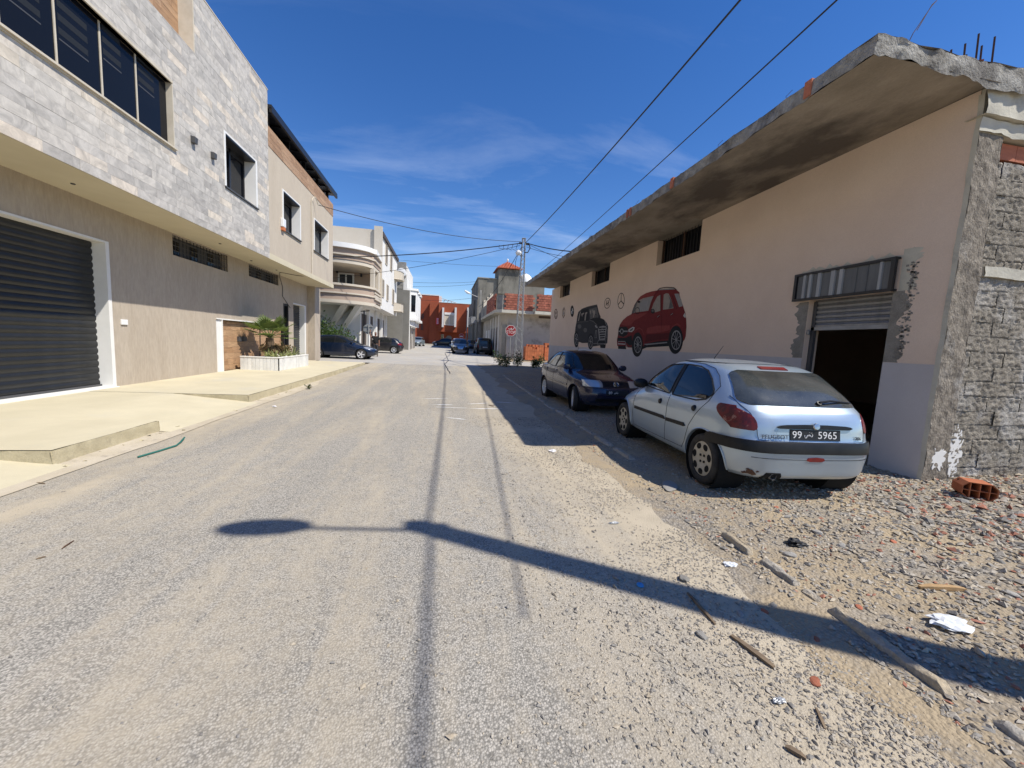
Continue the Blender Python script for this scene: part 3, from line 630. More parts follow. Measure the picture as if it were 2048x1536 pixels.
mb = MB(); mb.tube([(4.95, 3.9, 5.0), (5.02, 3.86, 5.25), (5.2, 3.85, 5.55), (5.26, 3.85, 5.62), (5.22, 3.86, 5.58), (5.08, 3.87, 5.3)], .004, 5); mb.build('tie_wire', 'rust', slab_, clean=False)
# starter column on the roof: bricks with bent reinforcing bars
for (a, b, c) in ((1905, 100, 5.17), (1933, 88, 5.17), (1935, 110, 5.17), (1960, 68, 5.17), (1966, 92, 5.17), (1992, 74, 5.17)):
    q = PY(a, b, 4.6); mb = MB(); mb.tube([(q.x+.03, 4.6, c-.1), (q.x+.01, 4.6, (c+q.z)/2), (q.x-.02, 4.6, q.z)], .012, 6); mb.build('reinforcing_bar', 'rust', slab_)
rb = MB().box(-.14, .14, -.1, .1, 0, .2).mesh('brick', 'brick_red')
for (x, z, r_) in ((7.08, 5.17, .9), (7.1, 5.375, .92), (6.9, 5.17, .85), (7.13, 5.58, .9)): piece('brick', rb, (x, 4.7, z), slab_, (0, 0, r_))
# windows with vertical bars
for y0, y1, z0, z1 in wins:
    e = empty('barred_window', (WX, (y0+y1)/2, z0), None, None); e.parent = wh; e.matrix_parent_inverse = parent_world(wh).inverted()
    mb = MB(); mb.box(WX+.25, WX+.27, y0, y1, z0, z1); mb.build('pane', 'dark_glass', e)
    mb = MB()
    for a in (y0+.03, y0+(y1-y0)*.48, y1-.03): mb.box(WX+.17, WX+.21, a-.03, a+.03, z0, z1-.01)
    mb.box(WX+.17, WX+.21, y0, y1, z0, z0+.05); mb.build('frame', 'rust', e, clean=False)
    mb = MB()
    for k in range(15): mb.tube([(WX+.14, y0+(y1-y0)*(k+.5)/15, z0), (WX+.14, y0+(y1-y0)*(k+.5)/15, z1)], .008, 5)
    mb.build('bars', 'black_metal', e, clean=False)
# door: half-raised shutter, corrugated fascia over it, cement patching round it
dr = empty('workshop_door', (WX, 5.3, 0), None, None); dr.parent = wh; dr.matrix_parent_inverse = parent_world(wh).inverted()
sp_ = [(0, 0), (-.018, .02), (-.02, .05), (-.006, .068), (0, .08)]
mb = MB(); mb.add([(x, -.64, z) for x, z in sp_]+[(x, .64, z) for x, z in sp_], [(i, i+1, 6+i, 5+i) for i in range(4)]); sm_ = mb.mesh('slat', 'steel_grey')
for k in range(7): piece('slat', sm_, (WX+.13, 5.295, 2.14+k*.08), dr)
mb = MB(); mb.box(WX+.1, WX+.16, 4.66, 5.94, 2.1, 2.16); mb.build('bottom_bar', 'galvanised', dr)
mb = MB(); mb.box(WX+.1, WX+.16, 5.88, 5.94, 0, 2.6); mb.build('guide_rail', 'fixture_grey', dr); mb = MB(); mb.box(WX+.1, WX+.16, 4.65, 4.7, 0, 2.6); mb.build('guide_rail', 'fixture_grey', dr)
mb = MB(); mb.box(WX+.02, WX+.06, 5.9, 5.96, 2.02, 2.1); mb.build('padlock', 'steel_grey', dr, bevel=.01)
fa = empty('corrugated_fascia', (WX, 5.35, 2.6), None, None); fa.parent = wh; fa.matrix_parent_inverse = parent_world(wh).inverted()
FX = WX-.07; y = 4.66
seq = [(.1, 0), (.05, 1), (.16, 0), (.16, 0), (.2, 0), (.07, 1), (.06, 0), (.08, 1), (.16, 0), (.07, 1), (.1, 0), (.06, 1), (.05, 0), (.06, 1), (.12, 0)]
for w_, k in seq:
    mb = MB()
    d_ = .022 if k else 0
    mb.prism([(FX-d_, y+.008), (FX-d_, y+w_-.008), (FX+.012, y+w_), (FX+.012, y)], 2.66, 3.06, 'z'); mb.build('sheet_rib', 'sheet_pale' if k else 'sheet_dark', fa); y += w_
yE = y
mb = MB(); mb.box(FX-.03, FX+.02, 4.6, yE+.05, 3.061, 3.1); mb.box(FX-.03, FX+.02, 4.6, yE+.05, 2.62, 2.659); mb.box(FX-.028, FX+.018, 4.6, 4.655, 2.659, 3.061); mb.box(FX-.028, FX+.018, yE+.001, yE+.05, 2.659, 3.061)
mb.box(FX+.02, WX, 4.6, 4.63, 3.07, 3.1); mb.box(FX+.02, WX, yE+.02, yE+.05, 3.07, 3.1); mb.box(FX+.02, WX, 4.6, 4.63, 2.62, 2.65); mb.build('steel_frame', 'black_metal', fa, clean=False)
def wall_patch(P, layer, m, name, parent=wh):
    mb = MB(); mb.prism([(p[0], p[1]) for p in P], WX+.004, WX-.0025*layer, 'x'); return mb.build(name, m, parent, clean=True)
q = random.Random(4)
def rag(y0, y1, z0, z1, side, n=30):
    P = [(y0, z0), (y0, z1)]
    for k in range(n+1):
        t = k/n; P.append((y1+side*q.uniform(-.05, .05)+side*.05*math.sin(t*9), z1+(z0-z1)*t))
    return P
wall_patch(rag(4.64, 4.47, 1.605, 2.62, -1), 1, 'cement_patch', 'cement_patch'); wall_patch(rag(4.58, 4.42, 2.621, 3.2, -1), 1, 'concrete_pale', 'cement_patch')
wall_patch(rag(5.952, 6.14, 1.605, 2.6, 1), 1, 'cement_patch', 'cement_patch'); wall_patch([(4.4+1.8*k/30, 3.08+(q.uniform(.04, .13) if 0 < k < 30 else 0)) for k in range(31)], 1.4, 'concrete_pale', 'cement_patch')
mb = MB()
for k in range(170):          # crumbs of render at the ragged edge of the patch
    yy = 4.43+q.gauss(0, .035); zz_ = q.uniform(1.65, 3.0); r_ = q.uniform(.006, .017); mb.box(WX-.008, WX, yy-r_, yy+r_, zz_-r_*.8, zz_+r_*.8)
tag(mb.build('render_crumbs', 'concrete', wh, clean=False), kind='stuff')
# end wall facing the camera: corner column, beams, hollow blocks roughly cast with mortar
mb = MB(); mb.grid(lambda u, v: jit((6.352+.4*u, WY0, -.1+4.55*v), .02), 24, 220)
mb.grid(lambda u, v: jit((6.752, WY0+.12*u, -.1+4.55*v), .015), 3, 60); mb.box(6.36, 6.74, WY0+.03, WY0+.3, -.1, 4.4); mb.build('corner_column', 'rough_column', wh, clean=False, smooth=True)
mb = MB(); mb.grid(lambda u, v: jit((6.342, WY0-.006+.056*u, -.1+5*v), .008), 2, 160); mb.build('render_edge', 'concrete_pale', wh, clean=False)
mb = MB(); mb.grid(lambda u, v: jit((6.3+9.6*u, WY0-.06, 4.63+.33*v), .025), 120, 4); mb.grid(lambda u, v: jit((6.3+9.6*u, WY0-.06+.2*v, 4.63), .02), 120, 2); mb.box(6.36, 15.9, WY0, WY0+.25, 4.66, 4.96); mb.build('ring_beam', 'concrete_pale', wh, clean=False, smooth=True)
mb = MB(); mb.grid(lambda u, v: jit((6.32+9.6*u, WY0-.02, 4.46+.15*v), .03), 120, 3); mb.box(6.36, 15.9, WY0+.005, WY0+.25, 4.46, 4.63); mb.build('mortar_band', 'concrete_pale', wh, clean=False, smooth=True)
mb = MB(); mb.box(6.76, 15.8, WY0+.17, WY0+.3, -.1, 4.45); ew = mb.build('end_wall', 'concrete', wh, clean=False)
hb = []
for v_ in range(6):
    mb = MB(); qq = random.Random(50+v_)
    eu, ev = [qq.choice((.0, .001, .001, .012)) for _ in range(2)], [qq.choice((.0, .001, .003, .014)) for _ in range(2)]
    mb.grid(lambda u, v: (-.151+.302*u, -.075+.02*MN.noise(Vector((u*5+v_*9, v*4, 0)))*min(1, 6*min(u, 1-u))+.014*MN.noise(Vector((u*17+v_*9, v*14, 3)))+(eu[u > .5]*max(0, abs(u-.5)*2-.9)/.1+ev[v > .5]*max(0, abs(v-.5)*2-.88)/.12), -.1005+.201*v), 14, 12)
    hb.append(mb.mesh('block', 'rough_cast', smooth=True, sharp=R(70)))
rbk = MB().box(-.147, .147, -.07, .06, -.095, .095).mesh('block', 'brick_red')
for j in range(22):
    for i in range(8):
        x = 6.92+i*.3+(.15 if j % 2 else 0)-.15; z = .1+j*.2
        if j == 21: piece('block', rbk, (x+.05, WY0+.14, z+.03), ew); continue
        piece('block', hb[(i*3+j*5) % 6], (x, WY0+.13+q.uniform(-.008, .008), z), ew)
mb = MB(); mb.grid(lambda u, v: jit((6.84+2.4*u, WY0+.02, 2.77+.13*v), .015), 30, 3); mb.grid(lambda u, v: jit((6.84+2.4*u, WY0+.02+.1*v, 2.9), .015), 30, 2); mb.box(6.85, 9.2, WY0+.03, WY0+.15, 2.775, 2.895); mb.build('lintel', 'concrete_pale', wh, clean=False, smooth=True)

mb = MB(); mb.prism(blob(6.93, .42, .12, .34, 40, .3, 77), WY0+.05, WY0+.12, 'y'); mb.build('paint_splash', 'white_render', wh)
mb = MB(); mb.prism(blob(6.58, .36, .1, .17, 36, .35, 78), WY0-.004, WY0+.02, 'y'); mb.build('paint_splash', 'white_render', wh)
# ------------------------------------------------------------------ wall paintings
for n_, c in dict(m_red=(.16, .016, .016), m_red_hi=(.24, .04, .035), m_red_lo=(.09, .009, .01), m_black=(.014, .014, .015), m_char=(.035, .035, .037), m_grey=(.28, .27, .26), m_glass=(.30, .26, .22), m_smoke=(.11, .105, .1), m_white=(.5, .48, .45), m_line=(.05, .035, .03), m_bmw=(.08, .09, .12), m_brown=(.15, .09, .065)).items():
    mat(n_, c, .9, c2=tuple(v*.82 for v in c), scale=9, bump=.4, bs=80, bd=.004)
def painter(root, ox, oy, sc):
    def shape(P, m, layer, name='paint_patch'):
        Q = [PX(ox+u/sc, oy+v/sc, WX) for u, v in P]; mb = MB(); mb.prism([(p.y, p.z) for p in Q], WX+.002, WX-.0045-.0007*layer, 'x'); return mb.build(name, m, root)
    def stroke(P, m, layer, wpx, closed=False, name='paint_line'):
        Q = [PX(ox+u/sc, oy+v/sc, WX) for u, v in P]; Q = [Vector((p.y, p.z)) for p in Q]
        if closed: Q.append(Q[0])
        w_ = (PX(ox+P[0][0]/sc, oy+(P[0][1])/sc, WX)-PX(ox+P[0][0]/sc, oy+(P[0][1]+wpx)/sc, WX)).z/2; mb = MB(); L_ = []; R_ = []
        for i, p in enumerate(Q):
            a, b = Q[max(i-1, 0)], Q[min(i+1, len(Q)-1)]
            if closed and i in (0, len(Q)-1): a, b = Q[-2], Q[1]
            d_ = (b-a); d_ = d_.normalized() if d_.length else Vector((1, 0)); n_ = Vector((-d_.y, d_.x))*w_; L_.append(p+n_); R_.append(p-n_)
        x = WX-.0045-.0007*layer
        for i in range(len(Q)-1): mb.hexa([(WX, R_[i].x, R_[i].y), (WX, R_[i+1].x, R_[i+1].y), (WX, L_[i+1].x, L_[i+1].y), (WX, L_[i].x, L_[i].y), (x, R_[i].x, R_[i].y), (x, R_[i+1].x, R_[i+1].y), (x, L_[i+1].x, L_[i+1].y), (x, L_[i].x, L_[i].y)])
        return mb.build(name, m, root, clean=False)
    return shape, stroke
def ell(cx, cy, rx, ry, n=28, rot=0): return [(cx+rx*math.cos(t)*math.cos(rot)-ry*math.sin(t)*math.sin(rot), cy+rx*math.cos(t)*math.sin(rot)+ry*math.sin(t)*math.cos(rot)) for t in [2*math.pi*k/n for k in range(n)]]
def painted_part(name, label):
    e = empty(name, (WX, 12, 2.5), label, None); e.parent = wh; e.matrix_parent_inverse = parent_world(wh).inverted(); return e
def mural_wheel(S, T, cx, cy, rx, ry, rot, rimf, L0, nsp=10):
    S(ell(cx, cy, rx, ry, 30, rot), 'm_black', L0); S(ell(cx+rx*.1, cy+ry*.02, rx*rimf, ry*rimf, 30, rot), 'm_grey', L0+1); S(ell(cx+rx*.1, cy+ry*.02, rx*rimf*.85, ry*rimf*.88, 30, rot), 'm_black', L0+2)
    for k in range(nsp):
        t = 2*math.pi*k/nsp; T([(cx+rx*.1+rx*rimf*.12*math.cos(t), cy+ry*rimf*.12*math.sin(t)), (cx+rx*.1+rx*rimf*.85*math.cos(t+.15), cy+ry*rimf*.88*math.sin(t+.15))], 'm_grey', L0+3, 12)
    S(ell(cx+rx*.1, cy, rx*.13, ry*.1, 12), 'm_grey', L0+4)
red = painted_part('car_mural', 'red car painted on the wall beside the three-pointed star ring')
S, T = painter(red, 1220, 560, 9.6)
S([(155, 1250), (300, 1250), (310, 1320), (290, 1400), (240, 1440), (190, 1420), (158, 1350)], 'm_black', 0)
S([(620, 1330), (700, 1295), (1130, 1270), (1400, 1190), (1440, 1120), (1440, 1000), (600, 1100)], 'm_black', 0)
S([(140, 1265), (135, 1150), (155, 1050), (165, 940), (195, 850), (250, 770), (330, 700), (415, 655), (430, 590), (470, 480), (530, 380), (590, 310), (700, 250), (800, 220), (910, 200), (960, 175), (1270, 180), (1335, 240), (1335, 290), (1370, 400), (1410, 520), (1450, 640), (1465, 760), (1470, 900), (1455, 1080), (1430, 1150), (1390, 1190), (1130, 1160), (900, 1180), (700, 1220), (620, 1290), (440, 1310), (330, 1290), (300, 1265)], 'm_red', 1, 'paint_body')
S([(530, 390), (590, 310), (700, 250), (880, 210), (860, 260), (840, 300), (650, 350)], 'm_red_hi', 2)
S([(200, 850), (260, 770), (340, 700), (420, 660), (720, 630), (640, 690), (470, 780), (400, 870), (300, 880)], 'm_red_hi', 2)
S([(700, 1000), (720, 920), (900, 880), (1150, 870), (1150, 960), (960, 1010), (720, 1030)], 'm_red_hi', 2)
S([(670, 1200), (700, 1050), (960, 1030), (1140, 1010), (1120, 1130), (900, 1150)], 'm_red_lo', 2)
S([(440, 630), (480, 500), (560, 390), (640, 350), (840, 305), (790, 420), (740, 590), (560, 615)], 'm_glass', 3)
S([(420, 640), (450, 540), (500, 440), (540, 395), (500, 520), (470, 640)], 'm_smoke', 4); S([(570, 610), (570, 460), (640, 370), (820, 320), (770, 450), (730, 590)], 'm_grey', 4)
T(ell(530, 590, 42, 60, 18), 'm_black', 5, 14, True); S(ell(560, 420, 28, 22, 12), 'm_black', 5)
S([(790, 590), (840, 450), (910, 320), (970, 285), (970, 590), (880, 620)], 'm_glass', 3); S([(1020, 570), (1035, 280), (1080, 255), (1130, 262), (1180, 380), (1225, 540), (1110, 560)], 'm_glass', 3)
S([(1240, 265), (1320, 262), (1370, 390), (1400, 500), (1330, 520), (1290, 400)], 'm_grey', 3); S([(1120, 280), (1180, 390), (1220, 530), (1130, 550), (1160, 400)], 'm_smoke', 4)
T([(980, 260), (980, 600)], 'm_red_lo', 5, 34); T([(1000, 1000), (985, 600)], 'm_red_lo', 5, 8); T([(970, 1000), (970, 1160)], 'm_red_lo', 5, 8); T([(740, 640), (860, 290), (930, 215)], 'm_red_lo', 5, 16); T([(1190, 280), (1290, 560)], 'm_red_lo', 5, 20)
T([(915, 200), (960, 160), (1080, 140), (1230, 150), (1280, 190)], 'm_black', 5, 16); T([(940, 185), (1240, 168)], 'm_grey', 4, 22)
S(ell(825, 600, 38, 48, 16), 'm_black', 6); S(ell(825, 590, 24, 26, 14), 'm_smoke', 7)
for hx, hy in ((930, 700), (1190, 660)): S(ell(hx, hy, 30, 26, 14), 'm_red_lo', 6); T([(hx-20, hy+14), (hx+22, hy-20)], 'm_grey', 7, 9)
S([(165, 960), (180, 900), (310, 895), (350, 930), (340, 1040), (280, 1100), (190, 1090), (160, 1040)], 'm_black', 6); T([(170, 985), (345, 985)], 'm_grey', 7, 24); S(ell(232, 985, 32, 52, 18), 'm_grey', 8); S(ell(232, 985, 20, 36, 16), 'm_black', 9)
S([(360, 950), (440, 900), (475, 910), (465, 960), (420, 1000), (360, 995)], 'm_white', 7); S([(380, 960), (440, 920), (455, 930), (430, 970), (385, 985)], 'm_smoke', 8)
S([(150, 1110), (300, 1110), (420, 1060), (430, 1240), (380, 1260), (310, 1200), (150, 1170)], 'm_black', 6)
T([(155, 1235), (165, 1180), (295, 1180), (310, 1250)], 'm_grey', 7, 14); T([(160, 1225), (290, 1232)], 'm_white', 7, 16); T([(310, 1250), (345, 1295), (430, 1300)], 'm_grey', 7, 10); T([(170, 1070), (260, 1105), (350, 1050)], 'm_red_hi', 7, 12)
S([(1410, 690), (1440, 630), (1460, 690), (1450, 730)], 'm_white', 7); T([(460, 1010), (500, 960), (560, 920), (620, 960), (650, 1050)], 'm_red_hi', 5, 20); T([(1150, 1000), (1200, 900), (1290, 840), (1360, 890)], 'm_red_hi', 5, 22)
S([(650, 1230), (1100, 1190), (1100, 1210), (700, 1250)], 'm_grey', 6)
mural_wheel(S, T, 530, 1240, 105, 235, .03, .68, 10); mural_wheel(S, T, 1265, 1150, 138, 270, .05, .7, 10)
blk = painted_part('car_mural', 'black car painted on the wall with tall chrome grille')
S, T = painter(blk, 1095, 580, 10.97)
S([(1150, 1200), (1280, 1190), (1270, 1260), (1245, 1320), (1190, 1310), (1160, 1260)], 'm_black', 0)
S([(640, 690), (655, 570), (680, 480), (760, 410), (880, 365), (980, 340), (1085, 318), (1100, 370), (1125, 480), (1145, 540), (1165, 580), (1165, 615), (1230, 640), (1300, 720), (1330, 800), (1325, 1000), (1310, 1170), (1160, 1215), (1000, 1240), (890, 1160), (760, 1165), (700, 1140), (600, 1150), (600, 980), (615, 820)], 'm_char', 1, 'paint_body')
S([(930, 650), (1000, 615), (1160, 615), (1240, 650), (1300, 760), (1120, 800), (1040, 720)], 'm_black', 2); S([(690, 560), (700, 480), (780, 430), (900, 400), (910, 660), (680, 690)], 'm_black', 2); S([(920, 420), (1080, 370), (1120, 560), (1110, 600), (940, 640)], 'm_smoke', 2)
S([(715, 480), (735, 470), (690, 680), (670, 680)], 'm_glass', 3); S([(745, 520), (810, 495), (800, 525), (770, 545), (765, 590), (750, 560)], 'm_glass', 3); S([(830, 500), (870, 480), (878, 505), (855, 530), (838, 670), (812, 670)], 'm_glass', 3)
S([(930, 460), (965, 440), (960, 480), (950, 540), (935, 500)], 'm_glass', 3); S([(985, 440), (1000, 420), (1010, 455), (1045, 445), (1048, 500), (1020, 605), (1005, 600), (1010, 520), (990, 490)], 'm_glass', 3)
T(ell(1062, 575, 22, 42, 16), 'm_black', 4, 12, True); T([(640, 710), (900, 690)], 'm_smoke', 3, 8); T([(925, 660), (1010, 690), (1090, 770)], 'm_smoke', 3, 18); T([(1260, 670), (1300, 790)], 'm_grey', 3, 16)
S([(1045, 770), (1070, 770), (1105, 820), (1090, 840), (1050, 810)], 'm_grey', 4); T([(1060, 890), (1085, 900), (1080, 1050), (1040, 1050), (1060, 890)], 'm_grey', 4, 14); T([(1320, 860), (1305, 1050)], 'm_grey', 4, 16)
S([(1115, 860), (1145, 805), (1220, 785), (1290, 800), (1300, 840), (1265, 1085), (1135, 1090)], 'm_grey', 4)
for k in range(5): S([(1130+k*6, 830+k*52), (1285-k*6, 822+k*52), (1280-k*6, 852+k*52), (1134+k*6, 862+k*52)], 'm_black', 5)
T(ell(1205, 880, 30, 28, 16), 'm_grey', 6, 10, True); T([(1090, 1180), (1120, 1100), (1270, 1095), (1275, 1180), (1090, 1185)], 'm_grey', 5, 12); S([(1110, 1170), (1135, 1110), (1262, 1108), (1262, 1170)], 'm_black', 5); T([(1000, 1180), (1090, 1170)], 'm_grey', 5, 8)
for cx, cy in ((705, 800), (830, 880)): S(ell(cx, cy, 40, 50, 16), 'm_smoke', 2)
mural_wheel(S, T, 636, 1080, 52, 180, .0, .7, 8, 6); mural_wheel(S, T, 948, 1130, 60, 175, .02, .75, 8, 6)
# emblems
em = painted_part('painted_emblem', 'dark ring with a three-pointed star painted above the red car'); S, T = painter(em, 1220, 560, 9.6)
T(ell(213, 400, 62, 148, 40, .06), 'm_line', 1, 14, True); T([(218, 265), (212, 405)], 'm_line', 2, 13); T([(160, 470), (212, 400), (265, 462)], 'm_line', 2, 20)
em = painted_part('painted_emblem', 'oval ring with a slanted H painted over the black car'); S, T = painter(em, 1095, 580, 10.97)
T(ell(1315, 290, 64, 112, 36, .15), 'm_line', 1, 15, True); T([(1285, 340), (1310, 225)], 'm_line', 2, 24); T([(1325, 355), (1350, 220)], 'm_line', 2, 24); T([(1290, 320), (1350, 265)], 'm_line', 2, 20)
em = painted_part('painted_emblem', 'small black roundel with white quarters painted on the wall'); S, T = painter(em, 1095, 580, 10.97)
S(ell(543, 465, 38, 126, 32), 'm_black', 1); S([(543, 395), (560, 410), (570, 465), (543, 465)], 'm_white', 2); S([(543, 465), (543, 535), (525, 520), (517, 465)], 'm_white', 2); S([(543, 395), (543, 465), (517, 465), (526, 410)], 'm_bmw', 2); S([(543, 465), (570, 465), (560, 520), (543, 535)], 'm_bmw', 2)
em = painted_part('painted_emblem', 'faded brown lozenge badge painted between the roundel and the wall end'); S, T = painter(em, 1095, 580, 10.97)
T([(365, 385), (385, 450), (375, 560), (347, 610), (325, 540), (335, 440)], 'm_brown', 1, 26, True); T([(358, 420), (350, 500), (362, 570)], 'm_line', 2, 26); S(ell(356, 510, 12, 45, 14), 'm_grey', 3)
em = painted_part('painted_emblem', 'brown winged oval badge painted nearest the wall end'); S, T = painter(em, 1095, 580, 10.97)
T(ell(186, 525, 32, 100, 26), 'm_brown', 1, 26, True); T([(165, 470), (186, 540), (208, 470)], 'm_brown', 2, 30); T([(175, 560), (170, 610)], 'm_line', 2, 22); T([(198, 560), (203, 605)], 'm_line', 2, 22)

# ------------------------------------------------------------------ vehicles
def paint_mat(name, c, metal=.5, rough=.32, dust=.25, dustc=(.40, .36, .30)):
    m = bpy.data.materials.new(name); m.use_nodes = True; MATS[name] = m; t = m.node_tree; b = t.nodes['Principled BSDF']; L = t.links.new
    b.inputs['Metallic'].default_value = metal; b.inputs['Coat Weight'].default_value = .6; b.inputs['Coat Roughness'].default_value = .05
    g = t.nodes.new('ShaderNodeTexCoord'); n = t.nodes.new('ShaderNodeTexNoise'); n.inputs['Scale'].default_value = 3.5; n.inputs['Detail'].default_value = 8; L(g.outputs['Object'], n.inputs['Vector'])
    sx = t.nodes.new('ShaderNodeSeparateXYZ'); L(g.outputs['Object'], sx.inputs[0])
    lo = t.nodes.new('ShaderNodeMapRange'); lo.inputs[1].default_value = .75; lo.inputs[2].default_value = .2; lo.inputs[3].default_value = .12; lo.inputs[4].default_value = .75; L(sx.outputs[2], lo.inputs[0])
    nm = t.nodes.new('ShaderNodeMapRange'); nm.inputs[1].default_value = .3; nm.inputs[2].default_value = .7; L(n.outputs[0], nm.inputs[0])
    mu = t.nodes.new('ShaderNodeMath'); mu.operation = 'MULTIPLY'; L(lo.outputs[0], mu.inputs[0]); L(nm.outputs[0], mu.inputs[1])
    m2 = t.nodes.new('ShaderNodeMath'); m2.operation = 'MULTIPLY'; L(mu.outputs[0], m2.inputs[0]); m2.inputs[1].default_value = dust*2
    mx_ = t.nodes.new('ShaderNodeMixRGB'); mx_.inputs[1].default_value = (*c, 1); mx_.inputs[2].default_value = (*dustc, 1); L(m2.outputs[0], mx_.inputs[0]); L(mx_.outputs[0], b.inputs['Base Color'])
    r_ = t.nodes.new('ShaderNodeMapRange'); r_.inputs[3].default_value = rough; r_.inputs[4].default_value = .7; L(m2.outputs[0], r_.inputs[0]); L(r_.outputs[0], b.inputs['Roughness'])
    cw = t.nodes.new('ShaderNodeMapRange'); cw.inputs[3].default_value = .7; cw.inputs[4].default_value = .1; cw.inputs[2].default_value = .6; L(m2.outputs[0], cw.inputs[0]); L(cw.outputs[0], b.inputs['Coat Weight'])
    return m
paint_mat('paint_silver', (.40, .485, .565), .55, .33, .2); paint_mat('paint_navy', (.008, .012, .042), .2, .25, .035); paint_mat('paint_blue', (.006, .016, .042), .35, .25, .05); paint_mat('paint_black', (.012, .011, .014), .2, .28, .1)
paint_mat('paint_white', (.55, .56, .57), .1, .35, .1); paint_mat('paint_green_black', (.008, .012, .016), .2, .4, .12); paint_mat('paint_pale_blue', (.20, .25, .28), .3, .4, .15)
mat('tyre', (.022, .021, .021), .9, c2=(.045, .042, .038), scale=8, bump=.4, bs=60, bd=.003); mat('hubcap', (.46, .42, .34), .6, c2=(.40, .36, .28), scale=12); mat('alloy', (.72, .72, .73), .35, metal=.3); mat('spoke_gap_dark', (.05, .05, .052), .5, metal=.3)
mat('car_black', (.009, .009, .010), .42, c2=(.018, .0175, .017), scale=5, spec=.25); mat('car_glass', (.010, .012, .013), .04, spec=.7); mat('car_glass_dusty', (.022, .026, .027), .14, c2=(.055, .06, .058), scale=3, spec=.7, c3=(.10, .10, .093), s3=34, lo3=.58, hi3=.85, coat=.4)
mat('lamp_red', (.22, .012, .012), .2, c2=(.14, .01, .012), scale=14, spec=.6, coat=.5); mat('lamp_red_peeled', (.13, .014, .014), .35, c2=(.07, .012, .014), scale=16, lo=.45, hi=.55, c3=(.27, .13, .1), s3=9, lo3=.6, hi3=.63); mat('lamp_clear', (.45, .47, .48), .12, metal=.5, spec=.7, coat=.6); mat('lamp_orange', (.5, .16, .02), .25, coat=.5)
mat('chrome', (.5, .5, .5), .25, metal=.9); mat('chrome_dark', (.09, .09, .095), .35, metal=.6); mat('plate_black', (.012, .012, .013), .45); mat('plate_char', (.62, .62, .62), .5); mat('well_black', (.006, .006, .006), .95)

